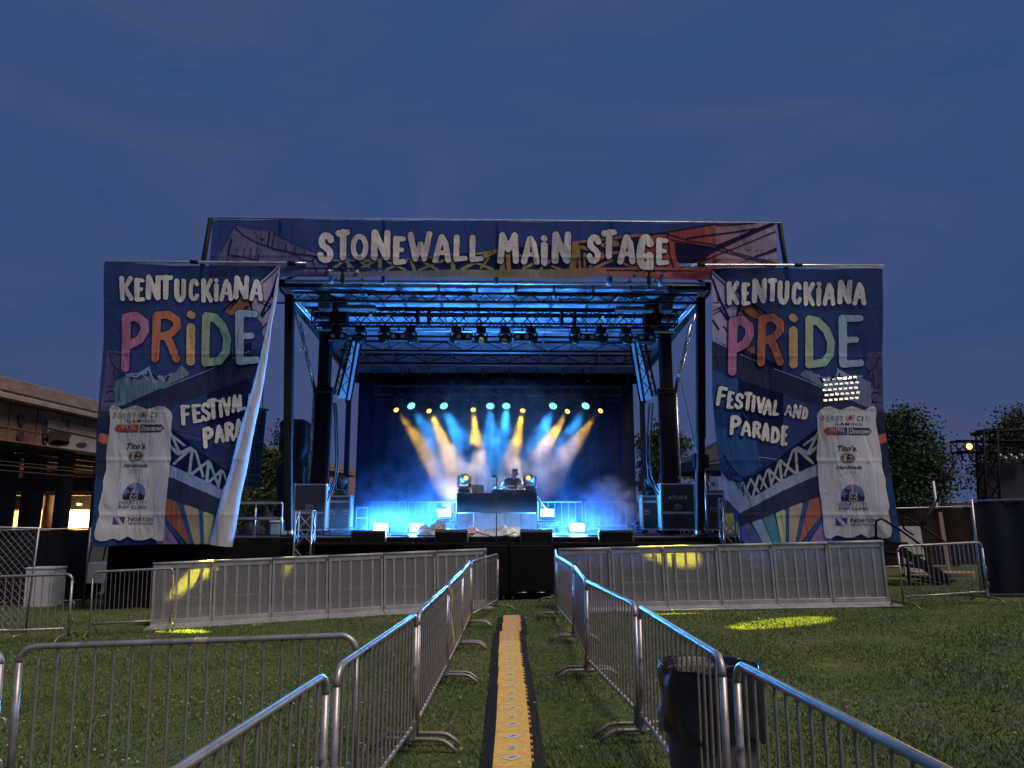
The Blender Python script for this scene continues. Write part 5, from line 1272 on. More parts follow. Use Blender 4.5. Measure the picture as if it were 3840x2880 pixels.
    poly("salmon_patch", [cm(B, [(1740, 475), (1860, 437), (1870, 528), (1780, 560)])], SALMON, 2)
    poly("slate_patch", [cm(B, [(1740, 555), (1870, 525), (1900, 840), (1800, 900)])], SLATE, 2)  # slate-grey area of the printed design
    poly("blue_patch", [cm(B, [(1780, 880), (1890, 838), (1960, 1200), (2010, 1560), (1700, 1560), (1700, 1440)])], BLUE2, 2)
    # sponsor sheet
    sp = poly("sponsor_sheet", [cm(B, [(1190, 235), (1240, 200), (1290, 195), (1350, 212), (1400, 226), (1450, 206), (1510, 188), (1580, 205), (1640, 226), (1700, 190), (1750, 188), (1766, 230), (1755, 330), (1762, 380), (1770, 440), (1782, 520), (1790, 560), (1800, 650), (1800, 780), (1830, 890), (1828, 960), (1850, 1080), (1865, 1150), (1850, 1200), (1872, 1280), (1890, 1380), (1880, 1430), (1840, 1452), (1790, 1450), (1720, 1425), (1660, 1448), (1590, 1408), (1530, 1442), (1450, 1445), (1370, 1420), (1310, 1455), (1265, 1450), (1245, 1370), (1240, 1250), (1225, 1100), (1212, 1000), (1200, 850), (1195, 760), (1180, 680), (1186, 560), (1184, 430), (1175, 330), (1170, 280)])], WHITE, 7, 5.)
    return sp
def prints(bn, sheet, cv, lay):
    """sponsor lines; cv maps the sheet's own drawing space (photo zoom B of the right banner) to the photo"""
    def txt(s, box, m, name="sponsor_lettering", sp=0., shear=0., bold=.0, parent=None):
        cu = bpy.data.curves.new(name, 'FONT'); cu.body = s; cu.space_character = 1 + sp; cu.shear = shear; cu.offset = bold; cu.resolution_u = 3
        t = bpy.data.objects.new(name, cu); COL.objects.link(t); me = bpy.data.meshes.new_from_object(t.evaluated_get(bpy.context.evaluated_depsgraph_get())); bpy.data.objects.remove(t)
        v = np.array([q.co[:2] for q in me.vertices]); F = [tuple(p.vertices) for p in me.polygons]; a, b = v.min(0), v.max(0); x0, y0, x1, y1 = box
        u = (v - a) / (b - a); P = np.array([cv(x0 + p[0] * (x1 - x0), y0 + (1 - p[1]) * (y1 - y0)) for p in u]); bpy.data.meshes.remove(me)
        return bn.put(name, (P, F), m, lay + 2, parent or sheet)
    def stk(name, lst, m, extra=2, cell=1.4, parent=None): return bn.put(name, fill(sd_strokes([(cm(cv, p), w) for p, w in lst]), cell), m, lay + extra, parent or sheet)
    def ply(name, p, m, extra=1, cell=3., parent=None): return bn.put(name, fill(sd_poly(cm(cv, p)), cell), m, lay + extra, parent or sheet)
    txt("D", (1212, 280, 1240, 328), REDINK, bold=.03); txt("ERBY", (1262, 280, 1432, 330), GREYINK, sp=.25, bold=.015); txt("C", (1568, 278, 1602, 330), INK, bold=.02); txt("I", (1618, 280, 1628, 328), INK, bold=.02); [txt(q, (x, 280, x + 26, 328), cloth("cloth_faint_ink", (.44, .44, .48), .03)) for q, x in (("T", 1652), ("Y", 1688))]
    stk("rose_emblem", [(arc(1500, 297, 20, 20, 0, 330, 12), 1.6), (arc(1500, 297, 9, 9, 40, 400, 10), 1.4), ([(1497, 297), (1503, 300)], 1.4)], REDINK)
    stk("horseshoe_emblem", [(arc(1500, 292, 44, 42, -205, -335 - 360 + 720 - 360 + 360, 4)[:1] + [(1462, 270), (1460, 300), (1475, 328)], 1.8), ([(1538, 270), (1541, 300), (1526, 328)], 1.8)], GREYINK)
    txt("GAMING", (1343, 345, 1617, 373), INK, sp=.35, bold=.015)
    ar = ply("arrow_badge", [(1235, 427), (1262, 392), (1466, 390), (1468, 466), (1265, 464)], cloth("cloth_badge", (.42, .08, .07), .03, (.05, .07, .20), tuple(sorted(SL(np.array([cv(1260, 0)[0], cv(1440, 0)[0]]), np.array([1600., 1600.]), bn.yl)[0]))))
    ply("arrow_badge", [(1478, 390), (1685, 392), (1714, 427), (1683, 464), (1478, 466)], cloth("cloth_badge_navy", (.07, .06, .12), .03))
    txt("HOTEL", (1300, 398, 1440, 432), WHITE, sp=.12, bold=.01, parent=ar); txt("POPLAR LEVEL", (1288, 436, 1450, 452), GREYINK, sp=.1); txt("Downtown", (1488, 402, 1696, 452), WHITE, shear=.35, bold=.015)
    txt("Tito's.", (1370, 562, 1562, 618), INK, shear=.3, bold=.02)
    ply("oval_emblem", arc(1470, 685, 72, 47, 0, 360, 28)[:-1], cloth("cloth_emblem_brown", (.05, .035, .04), .03))
    stk("emblem_ring", [(arc(1470, 685, 62, 38, 0, 360, 28), 1.3), ([(1445, 712), (1438, 690), (1444, 670), (1452, 660)], 5.), ([(1480, 672), (1500, 668), (1505, 690)], 2.2), ([(1470, 705), (1500, 705)], 2.)], cloth("cloth_emblem_cream", (.45, .40, .36), .03), 3)
    txt("Handmade", (1362, 752, 1600, 790), INK, shear=.35, bold=.02); txt("VODKA", (1425, 806, 1545, 825), GREYINK, sp=.35, bold=.01); txt("CRAFTED IN TEXAS", (1398, 838, 1578, 846), GREYINK, sp=.1)
    ply("skyline_dome", arc(1510, 1045, 108, 108, -180, 0, 24) + [(1618, 1070), (1402, 1070)], cloth("cloth_dome_blue", (.16, .22, .42), .03))
    ply("skyline_print", [(1402, 1050), (1425, 1050), (1425, 1060), (1440, 1060), (1440, 1035), (1462, 1035), (1462, 1012), (1478, 1012), (1478, 1035), (1520, 1045), (1555, 1045), (1555, 1018), (1572, 1018), (1572, 1035), (1590, 1050), (1620, 1052), (1612, 1095), (1408, 1095)], cloth("cloth_skyline", (.03, .04, .10), .03), 2)
    stk("guitar_print", [([(1500, 930), (1502, 1020)], 2.), (arc(1492, 1040, 13, 18, 60, 300, 10), 1.8), (arc(1530, 1040, 14, 18, -120, 120, 10), 1.8), (arc(1492, 1075, 15, 18, 30, 330, 10), 1.8), (arc(1532, 1075, 15, 18, -150, 150, 10), 1.8)], cloth("cloth_guitar", (.55, .45, .46), .03), 3)
    stk("bird_print", [([(1438, 985), (1455, 990), (1470, 1000), (1490, 985)], 2.5), ([(1455, 990), (1450, 978)], 2.), ([(1470, 1000), (1455, 1008)], 2.)], INK, 3)
    txt("DERBY CITY", (1382, 1108, 1648, 1140), INK, sp=.08); txt("PrEP CLINIC", (1386, 1150, 1658, 1180), INK, sp=.08, bold=.015)
    pu = cloth("cloth_plum_ink", (.09, .07, .26), .03)
    ply("leaf_emblem", [(1352, 1258), (1462, 1256), (1462, 1328), (1358, 1330)], pu); stk("emblem_rays", [([(1380, 1258), (1440, 1330)], 1.8), ([(1394, 1258), (1453, 1330)], 1.8), ([(1368, 1262), (1425, 1330)], 1.6)], WHITE, 2)
    txt("N", (1492, 1256, 1542, 1298), INK, bold=.02); txt("ORTON", (1546, 1262, 1730, 1298), INK, sp=.08, bold=.02); txt("H", (1500, 1304, 1520, 1330), INK, bold=.01); txt("EALTHCARE", (1523, 1308, 1738, 1330), INK, sp=.05, bold=.01)

def rip(k): return lambda x, z: .045 * np.sin(x * 2.6 + z * .9 + k) + .03 * np.sin(z * 1.9 - x * 1.4 + k * 2) + .012 * np.sin(x * 9 + z * 2.3 + k) * np.exp(-np.abs(7.6 - z) * .9)
RAIN = [('P', cloth("cloth_p", (.50, .21, .40), .05), .11), ('R', cloth("cloth_r", (.50, .19, .13), .05), .11), ('i', cloth("cloth_i", (.60, .43, .24), .05), .11), ('D', None, .11), ('E', cloth("cloth_e", (.32, .50, .68), .05), .11)]
def side_banner(label, right):
    bn = Banner(thing("event_banner", label, "banner", SO, SY, 'tall printed banners either side of the stage'), -.6, rip(0. if right else 1.7))
    if right:
        out = cm(ZA, [(188, 137), (700, 146), (1300, 150), (1810, 146), (1805, 600), (1800, 950), (1830, 1400)]) + cm(ZB, [(1840, 250), (1870, 600), (1890, 850), (1930, 1100), (1992, 1530), (1500, 1540), (900, 1520), (480, 1500), (430, 1300), (300, 1050), (265, 870), (230, 620), (205, 420)]) + cm(ZA, [(190, 1500), (180, 1350), (175, 1100), (172, 850), (175, 600), (182, 300)])
        ident = lambda cv: cv
    else:
        out = cm(L1, [(793, 174), (1300, 190), (1700, 192), (2114, 192), (2095, 300), (2060, 450), (2020, 650), (1985, 800), (1950, 950), (1900, 1150), (1840, 1350), (1800, 1500)]) + cm(L2, [(1590, 500), (1540, 650), (1490, 830), (1450, 997), (1100, 997), (850, 1005), (640, 1016), (645, 750), (665, 250), (680, 0)]) + cm(L1, [(740, 1250), (750, 1050), (770, 750), (783, 500)])
        ident = lambda cv: (lambda x, y: (393 + (3309 - cv(x, y)[0]) * 1.0235, 989 + (cv(x, y)[1] - 1005) * 1.026))
    fo, bo = sd_poly(out); clip = lambda X, Y: fo(X, Y) + .5
    bn.put("cloth", fill((fo, bo), 10.), NAVY, 0)
    sheet = art(ident, bn, clip, not right)
    if right: prints(bn, sheet, ZB, 7)
    else: prints(bn, sheet, lambda x, y: L2(972 - (y - 300) * .047 + (x - 1463 - (y - 300) * .082) * .74, 88 + (y - 280) * .737), 7)
    if right:
        K = [('K', (318, 265, 440, 500)), ('E', (455, 278, 545, 510)), ('N', (552, 250, 690, 485)), ('T', (692, 248, 790, 478)), ('U', (790, 270, 910, 503)), ('C', (925, 280, 1035, 500)), ('K', (1048, 270, 1170, 508)), ('i', (1172, 262, 1236, 505)), ('A', (1240, 278, 1368, 500)), ('N', (1385, 252, 1518, 485)), ('A', (1520, 280, 1648, 502))]
        PR = [(325, 595, 585, 1175), (605, 580, 870, 1082), (886, 565, 1014, 1110), (1055, 595, 1358, 1110), (1385, 575, 1640, 1105)]
        FE = [('F', (215, 1272, 325, 1470)), ('E', (315, 1315, 390, 1500)), ('S', (385, 1335, 480, 1500)), ('T', (478, 1322, 562, 1510)), ('i', (545, 1350, 602, 1525)), ('V', (596, 1370, 690, 1535)), ('A', (665, 1395, 755, 1555)), ('L', (760, 1405, 828, 1560)), ('A', (868, 1450, 942, 1560)), ('N', (945, 1450, 1025, 1585)), ('D', (1030, 1475, 1090, 1597))]
        PD = [('P', (335, 275, 450, 472)), ('A', (440, 330, 545, 482)), ('R', (550, 330, 642, 497)), ('A', (640, 345, 728, 527)), ('D', (735, 380, 830, 547)), ('E', (835, 365, 910, 572))]
        c1, c2, c3 = ZA, ZA, ZB; ra, rb = .12, .06
    else:
        K = [('K', (915, 280, 1022, 468)), ('E', (1025, 290, 1105, 475)), ('N', (1105, 265, 1215, 455)), ('T', (1195, 262, 1305, 452)), ('U', (1308, 285, 1400, 468)), ('C', (1415, 288, 1502, 460)), ('K', (1515, 288, 1612, 475)), ('i', (1608, 285, 1664, 472)), ('A', (1660, 300, 1768, 470)), ('N', (1770, 272, 1887, 457)), ('A', (1888, 300, 1992, 470))]
        PR = [(915, 542, 1137, 1003), (1145, 530, 1372, 932), (1390, 517, 1492, 952), (1518, 545, 1754, 957), (1780, 527, 1972, 950)]
        FE = [('F', (1365, 1240, 1445, 1400)), ('E', (1448, 1232, 1525, 1382)), ('S', (1508, 1222, 1588, 1368)), ('T', (1562, 1190, 1642, 1352)), ('i', (1632, 1195, 1686, 1340)), ('V', (1668, 1182, 1748, 1327)), ('A', (1738, 1165, 1806, 1302)), ('L', (1800, 1162, 1860, 1288)), ('A', (1866, 1160, 1920, 1270))]
        PD = [('P', (1528, 1405, 1615, 1572)), ('A', (1612, 1392, 1692, 1532)), ('R', (1690, 1368, 1772, 1522)), ('A', (1762, 1348, 1848, 1492)), ('D', (1835, 1332, 1910, 1472))]
        c1, c2, c3 = L1, L1, L1; ra, rb = -.10, -.10
    write(bn, "lettering", K, c1, LETT, 8, clip, .104, 0, 2.4, DARK)
    pr = None
    for (ch, m, rel), bx in zip(RAIN, PR):
        if m is None:
            xs_ = SL(np.array([c1(bx[0], 0)[0], c1(bx[2], 0)[0]]), np.array([1200., 1200.]), bn.yl)[0]; m = cloth("cloth_d_right" if right else "cloth_d_left", (.44, .52, .36), .05, (.22, .46, .44), tuple(xs_))
        write(bn, "rainbow_letter", [(ch, bx)], c1, m, 8, clip, .078, 0, 3., DARK)
    write(bn, "lettering", FE, c2, LETT, 8, clip, .102, ra, 2.2, DARK); write(bn, "lettering", PD, c3, LETT, 8, clip, .105, rb, 2.2, DARK)
    # pole along the top, ties
    pts = cm(L1, [(793, 172), (1450, 173), (2210, 180), (2310, 182)]) if not right else cm(ZA, [(-150, 118), (60, 120), (1000, 122), (1832, 128)])
    P3 = [(SL(*p, -.58)[0], -.58, SL(*p, -.58)[1] + .02) for p in pts]; MB().tube(P3, .032, 10).build("top_pole", mat("banner_pole", (.62, .61, .62), .35, .7), bn.root)
    for p in (cm(L1, [(1465, 172), (2200, 180)]) if not right else cm(ZA, [(72, 119), (1003, 122)])):
        x, z = SL(*p, -.58); MB().tube([(x - .09, -.58, z + .02), (x + .09, -.58, z + .02)], .05, 10).build("pole_clamp", black, bn.root)
    return bn, out
bnR, _ = side_banner("tall banner right of the stage, hanging straight with its white sponsor sheet uncovered", True)
bnL, _ = side_banner("tall banner left of the stage, one side rolled back into a white curl", False)
# the rolled-back edge of the left banner: a half tube of bare white cloth
lf = cm(L1, [(2112, 210), (2090, 300), (2058, 450), (2018, 650), (1983, 800), (1948, 950), (1898, 1150), (1838, 1350), (1798, 1500)]) + cm(L2, [(1590, 500), (1540, 650), (1490, 830), (1452, 995)])
rt = cm(L1, [(2114, 195), (2097, 400), (2076, 500), (2052, 650), (2024, 850), (1987, 1100), (1955, 1250)]) + cm(L2, [(1785, 0), (1760, 150), (1732, 350), (1694, 560), (1664, 700), (1642, 850), (1612, 1012)])
rt = cm(L1, [(2115, 195), (2105, 300), (2088, 450), (2052, 650), (2032, 800), (2012, 950), (1980, 1150), (1948, 1300), (1918, 1450)]) + cm(L2, [(1706, 500), (1672, 650), (1644, 830), (1610, 1014)])
n = 14; P = []
for (a, b) in zip(lf, rt):
    x0, z0 = SL(*a, -.62); x1, z1 = SL(*b, -.62); w = (x1 - x0)
    for k in range(n + 1):
        t = math.pi * k / n; f = (1 - math.cos(t)) / 2
        P.append((x0 + w * f, -.64 - .45 * w * math.sin(t) + .012 * math.sin(z0 * 5 + f * 6), z0 + (z1 - z0) * f))
# resample along the height for smooth folds
P = np.array(P).reshape(len(lf), n + 1, 3); Q = []
for i in range(len(lf) - 1):
    for s_ in range(4): Q.append(P[i] + (P[i + 1] - P[i]) * s_ / 4)
Q.append(P[-1]); Q = np.array(Q)
mb = MB(); mb.grid([tuple(p) for p in Q.reshape(-1, 3)], n + 1, len(Q)); mb.build("rolled_edge", cloth("cloth_back", (.50, .50, .53), .02), bnL.root)

# ---- the wide banner over the roof
root = thing("title_banner", "wide title banner over the stage roof with pale brush lettering", "banner", SO, SY)
tb = Banner(root, -.5, lambda x, z: .03 * np.sin(x * 1.7) + .02 * np.sin(x * 3.9 + z * 2))
TOPB = cm(T1, [(105, 60), (1280, 66)]) + cm(T2, [(880, 80), (2036, 88)]) + cm(T2, [(2054, 375), (1980, 478), (1600, 476), (1250, 472), (900, 458), (500, 470), (120, 460)]) + cm(T1, [(1680, 462), (1270, 452), (900, 462), (560, 458), (75, 452), (78, 350)])
fo, bo = sd_poly(TOPB); clip = lambda X, Y: fo(X, Y) + .5
tb.put("cloth", fill((fo, bo), 10.), cloth("cloth_title_navy", (.024, .040, .15), .14), 0)
def tp(name, lst, m, layer, cell=6., parent=None):
    for i, p in enumerate(lst): o = tb.put(name, fill(sd_poly(p), cell, clip), m, layer, parent)
    return o
def ts(name, lst, m, layer, cell=3.5, parent=None): return tb.put(name, fill(sd_strokes(lst), cell, clip), m, layer, parent)
tw = tp("tower_print", [cm(T1, [(70, 460), (120, 330), (200, 210), (265, 105), (350, 125), (505, 145), (530, 155), (680, 235), (830, 300), (900, 330), (900, 460), (560, 470)])], cloth("cloth_title_lavender", (.16, .155, .30), .12), 1)
ts("tower_lines", [(cm(T1, p), w) for p, w in (([(262, 85), (266, 120), (320, 170), (400, 215), (520, 260), (640, 290), (760, 312), (850, 325)], 2.8), ([(500, 150), (485, 245)], 3.2), ([(535, 160), (515, 255)], 2.8), ([(525, 158), (690, 240), (840, 300)], 1.8), ([(615, 230), (612, 275)], 2.2), ([(680, 255), (675, 295)], 2.2), ([(745, 280), (742, 305)], 2.2), ([(235, 200), (215, 290)], 4.), ([(210, 300), (330, 325), (420, 345), (425, 295)], 2.8), ([(285, 245), (275, 300)], 1.8), ([(330, 255), (320, 315)], 1.8), ([(375, 255), (365, 320)], 2.2), ([(415, 262), (400, 330)], 1.8), ([(430, 190), (460, 195), (440, 210)], 2.), ([(650, 300), (700, 312), (720, 345), (790, 355), (820, 330)], 2.2), ([(800, 345), (830, 430)], 2.4), ([(250, 110), (180, 250), (120, 350)], 1.6), ([(200, 330), (215, 355), (300, 345)], 2.))], cloth("cloth_title_ink", (.03, .035, .10), .10), 3, parent=tw)
def G2(name, a, b, x0, x1):
    xs_ = SL(np.array([x0, x1]), np.array([950., 950.]), -.5)[0]; return cloth(name, a, .10, b, tuple(xs_))
x9, xm, xr = T1(850, 0)[0], T2(250, 0)[0], T2(1250, 0)[0]
dk = tp("bridge_deck_print", [cm(T1, [(830, 425), (1300, 415), (1800, 412), (2212, 408), (2212, 470), (1800, 468), (1280, 455), (830, 470)])], G2("cloth_deck_a", (.17, .17, .27), (.25, .26, .14), x9, xm), 2)
tp("bridge_deck_print", [cm(T2, [(110, 408), (500, 403), (900, 396), (1280, 388), (1280, 478), (880, 462), (500, 470), (110, 462)])], G2("cloth_deck_b", (.27, .25, .13), (.42, .14, .10), xm, xr), 3)
tp("bridge_deck_print", [cm(T2, [(1270, 388), (1620, 390), (1640, 480), (1270, 476)])], cloth("cloth_deck_c", (.42, .11, .09), .1), 2)
void = cloth("cloth_title_void", (.018, .022, .07), .12)
tp("truss_void", [cm(T1, [(900, 335), (1300, 325), (1640, 318), (1900, 290), (2100, 262), (2212, 255), (2212, 408), (1300, 415), (900, 425)]), cm(T2, [(105, 258), (400, 240), (640, 222), (860, 195), (1140, 165), (1290, 160), (1300, 388), (900, 396), (105, 408)])], void, 1.5)
ga = G2("cloth_truss_a", (.24, .27, .28), (.34, .36, .13), T1(950, 0)[0], T1(2000, 0)[0])
ts("truss_members", [(cm(T1, p), w) for p, w in (([(930, 345), (1290, 335), (1640, 325)], 3.), ([(930, 410), (1020, 340), (1090, 410)], 5.), ([(1100, 410), (1240, 345), (1120, 350), (1220, 410)], 4.), ([(1262, 340), (1262, 410)], 7.), ([(1300, 410), (1450, 345)], 4.5), ([(1310, 350), (1440, 410)], 4.5), ([(1480, 350), (1500, 410)], 6.), ([(1540, 345), (1660, 410)], 4.5), ([(1530, 410), (1700, 350)], 4.5), ([(1760, 320), (1770, 410)], 8.), ([(1830, 410), (2060, 280)], 6.), ([(1850, 330), (2040, 405)], 5.), ([(1930, 300), (2070, 278)], 4.), ([(2100, 270), (2110, 405)], 9.), ([(1040, 330), (1045, 410)], 5.))], ga, 3, parent=dk)
gb = G2("cloth_truss_b", (.40, .28, .12), (.46, .15, .09), T2(600, 0)[0], T2(1250, 0)[0])
ts("truss_members", [(cm(T2, p), w) for p, w in (([(0, 330), (110, 275)], 5.), ([(5, 400), (60, 330)], 4.), ([(190, 275), (200, 405)], 8.), ([(205, 285), (330, 330), (300, 400)], 4.), ([(300, 400), (440, 330)], 5.), ([(420, 400), (500, 330)], 4.5), ([(500, 380), (560, 405)], 4.), ([(655, 240), (640, 405)], 12.), ([(650, 240), (840, 300)], 6.), ([(680, 260), (690, 405)], 5.), ([(720, 300), (722, 405)], 4.), ([(760, 390), (880, 300), (960, 290)], 5.), ([(790, 400), (910, 345)], 5.), ([(640, 225), (860, 200), (1140, 170)], 4.5), ([(900, 205), (940, 220)], 5.), ([(1000, 370), (1060, 395)], 4.), ([(850, 240), (950, 235)], 8.))], gb, 3, parent=dk)
rd = tp("red_span_print", [cm(T2, [(1090, 165), (1290, 150), (1500, 110), (1625, 92), (1640, 400), (1400, 392), (1060, 392), (1130, 290)])], cloth("cloth_title_red", (.42, .10, .075), .10), 2)
tp("pink_span_print", [cm(T2, [(1600, 95), (1750, 88), (2040, 85), (2060, 380), (1980, 480), (1600, 480)])], G2("cloth_title_pink", (.40, .19, .20), (.42, .33, .45), T2(1600, 0)[0], T2(1950, 0)[0]), 2)
tp("span_void", [cm(T2, [(1345, 215), (1600, 245), (1640, 265), (1560, 330), (1400, 385), (1360, 330)])], void, 3, parent=rd)
ts("span_lines", [(cm(T2, p), w) for p, w in (([(1140, 168), (1400, 128), (1640, 90)], 2.6), ([(1120, 178), (1290, 152)], 2.), ([(1300, 165), (1310, 290), (1340, 390)], 2.8), ([(1290, 155), (1460, 210), (1600, 232), (1760, 290), (2050, 372)], 2.2), ([(1320, 195), (1560, 250), (1740, 300), (1980, 368)], 2.2), ([(1430, 190), (1900, 130)], 3.2), ([(1390, 390), (1620, 280), (2035, 95)], 2.2), ([(1640, 250), (1850, 165), (2030, 92)], 7.5), ([(1480, 370), (1760, 260), (2040, 150)], 2.4), ([(1780, 265), (1920, 280)], 1.4), ([(1900, 320), (2050, 275)], 4.5), ([(1780, 370), (2050, 260)], 1.6), ([(1640, 100), (1900, 90)], 3.), ([(1560, 380), (1660, 340)], 2.))], void, 4, parent=rd)
write(tb, "lettering", [('S', (830, 150, 950, 370)), ('T', (955, 128, 1062, 345)), ('O', (1058, 160, 1185, 345)), ('N', (1200, 130, 1337, 345)), ('E', (1350, 168, 1450, 380)), ('W', (1452, 145, 1628, 355)), ('A', (1625, 170, 1757, 370)), ('L', (1770, 170, 1874, 362)), ('L', (1880, 170, 1984, 362))], T1, cloth("cloth_title_letters", (.74, .69, .71), .04), 6, clip, .108, 0, 2.2, void)
write(tb, "lettering", [('M', (118, 150, 272, 372)), ('A', (282, 172, 414, 375)), ('i', (410, 160, 480, 382)), ('N', (495, 145, 630, 367)), ('S', (730, 165, 840, 375)), ('T', (835, 132, 945, 343)), ('A', (946, 170, 1074, 377)), ('G', (1075, 165, 1202, 425)), ('E', (1213, 182, 1312, 384))], T2, cloth("cloth_title_letters", ()), 6, clip, .108, 0, 2.2, void)
def P3(cv, x, y, yl=-.46): a, b = SL(*cv(x, y), yl); return (a, yl, b)
mb = MB(); mb.tube([P3(T1, 78, 50), P3(T1, 1280, 58), P3(T2, 880, 74), P3(T2, 2082, 86)], .022, 8); mb.build("top_pole", mat("title_pole", (.55, .56, .6), .4, .6), root)
MB().tube([P3(T1, 92, 55), P3(T1, 42, 350), P3(T1, 15, 520, -.4)], .06, 8).build("end_pole", black, root)
MB().tube([P3(T2, 2070, 90), P3(T2, 2112, 370), P3(T2, 2135, 520, -.4)], .06, 8).build("end_pole", black, root)
for cv, x, y0, y1 in ((T1, 570, 70, 470), (T1, 1287, 72, 500), (T2, 118, 80, 500), (T2, 905, 82, 500), (T2, 1610, 92, 480)):
    MB().tube([P3(cv, x, y0, -.36), P3(cv, x - 2, y1, -.36)], .04, 8).build("upright", black, root)
# ------------------------------------------------------------------ the park around the stage
def z3(x, y): return 3200 + x / 1.9516, 1450 + y / 1.9516
# hills
mb = MB(); P = []; n = 180
for i in range(n + 1):
    a = R(-75 + 150 * i / n); d = 420
    h = 7 + 5 * mnoise.noise((i * .06, 1, 0)) + 2.5 * mnoise.noise((i * .31, 4, 0)) + .8 * mnoise.noise((i * 1.3, 7, 0))
    for q, (dd, hh) in enumerate(((0, -3), (4, h * .7), (30, h), (90, -3))): P.append((math.sin(a) * (d + dd), math.cos(a) * (d + dd), hh))
mb.grid(P, 4, n + 1); tag(mb.build("hills", mat("far_trees", (.030, .036, .042), .95, 0, .4, .08, spec=0)), "low dark wooded hills along the horizon", "hills", kind="structure")

# trees
leaf = {}
def leaf_mat(k, a, b):
    if k in leaf: return leaf[k]
    m = bpy.data.materials.new("leaves_" + k); m.use_nodes = True; t = m.node_tree; bs = t.nodes['Principled BSDF']; g = t.nodes.new('ShaderNodeNewGeometry'); r = t.nodes.new('ShaderNodeValToRGB')
    t.links.new(g.outputs['Random Per Island'], r.inputs[0]); r.color_ramp.elements[0].color = (*a, 1); r.color_ramp.elements[1].color = (*b, 1); t.links.new(r.outputs[0], bs.inputs['Base Color'])
    bs.inputs['Roughness'].default_value = .6; bs.inputs['Specular IOR Level'].default_value = .3; leaf[k] = m; return m
bark = mat("bark", (.07, .055, .042), .9, 0, .4, 9, .4, stretch=(1, 1, .2))
def tree(label, x, y, h, rx, rz, seed, kind='a', nclump=110, size=.34, group=None):
    rg = np.random.default_rng(seed); z0 = gz(x); o = thing("tree", label, "tree", (x, y, z0), 0, group)
    cz = h - rz; mb = MB(); mb.tube([(0, 0, -.1), (.05, 0, h * .25), (-.04, .05, h * .5), (.05, 0, h * .8)], [.26, .2, .14, .05], 9)
    for k in range(9):
        a = k * 2.4; zz = h * (.25 + .055 * k); mb.tube([(0, 0, zz), (math.cos(a) * rx * .45, math.sin(a) * rx * .45, zz + rz * .3), (math.cos(a) * rx * .8, math.sin(a) * rx * .8, zz + rz * .45)], [.09, .06, .02], 6, False)
    mb.build("trunk", bark, o)
    V = []
    for _ in range(nclump):
        d = rg.normal(size=3); d /= np.linalg.norm(d); r = rg.random() ** .42
        c = d * r * np.array([rx, rx, rz]); c[:2] *= 1.0 if c[2] < 0 else (1 - .45 * (c[2] / rz)); c += np.array([0, 0, cz]); c += .36 * rx * np.array([mnoise.noise((d[0] * 2, d[1] * 2, seed + q * 5.)) for q in range(3)])
        nl = rg.integers(40, 95); sp = rx * rg.uniform(.10, .23)
        p = c + rg.normal(size=(nl, 3)) * sp * np.array([1, 1, .7]); u = rg.normal(size=(nl, 3)); u /= np.linalg.norm(u, axis=1)[:, None]; w = np.cross(u, rg.normal(size=(nl, 3))); w /= np.linalg.norm(w, axis=1)[:, None]
        s = size * rg.uniform(.5, 1.1, (nl, 1)); V.append(np.stack([p - u * s * .5, p + w * s * .28, p + u * s * .5, p - w * s * .28], 1).reshape(-1, 3))
    V = np.concatenate(V); F = np.arange(len(V)).reshape(-1, 4)
    npmesh("crown", V, F, leaf_mat(kind, (.020, .042, .011), (.058, .088, .026)), o)
GT = 'trees beyond the stage'
def px(x, D): return (x - 1920) / FOC * D
tree("broad dark tree rising beside the right banner, full height in view", px(3365, 45), 45, 7.9, 2.7, 3.9, 3, nclump=330, size=.27, group=GT)
tree("rounded tree behind the video wall truss at the far right", px(3850, 50), 50, 8.5, 3.0, 3.4, 5, nclump=300, size=.28, group=GT)
tree("dim tree seen between the left front post and the left tower", px(1075, 52), 52, 7.8, 2.6, 3.6, 8, nclump=120, size=.36, group=GT)
tree("dim tree seen between the backdrop and the right tower", px(2490, 55), 55, 8.5, 2.2, 3.2, 11, nclump=110, size=.36, group=GT)
tree("small dim tree left of the stage behind the line array", px(985, 60), 60, 5.6, 2.4, 2.6, 14, nclump=80, size=.36, group=GT)

# low building far behind the left of the stage
o = thing("low_building", "low brown building with a pitched roof far behind the stage's left side", "building", (-21.5, 84, gz(-14)))
MB().box((0, 0, 1.7), (17, 8, 4.2)).build("wall", mat("brown_wall", (.22, .14, .11), .9, 0, .3, 1), o)
mb = MB(); mb._add([(-9, -4.6, 3.75), (9, -4.6, 3.75), (9, 0, 6.1), (-9, 0, 6.1), (-9, 4.6, 3.75), (9, 4.6, 3.75)], [(0, 1, 2, 3), (3, 2, 5, 4), (0, 3, 4), (1, 5, 2), (0, 4, 5, 1)]); mb.build("roof", mat("brown_roof", (.16, .09, .08), .9, 0, .3, 2), o)
for k in range(5): MB().box((-6 + 3 * k, -4.02, 2.2), (1.2, .06, 1.1)).build("window", mat("dark_glass", (.02, .025, .04), .1), o)

# ---- asphalt sheet added to darken the ground toward the overpass
mb = MB(); xs = [-110, -60, -30, -14, -12.2]; mb.grid([(x, y, gz(x) + .012) for y in (21, 60, 140) for x in xs], len(xs), 3, False)
tag(mb.build("road", mat("asphalt", (.035, .034, .034), .85, 0, .3, 3, .3, bscale=60)), "dark asphalt sheet added to darken the ground under the overpass", "road", kind="structure")
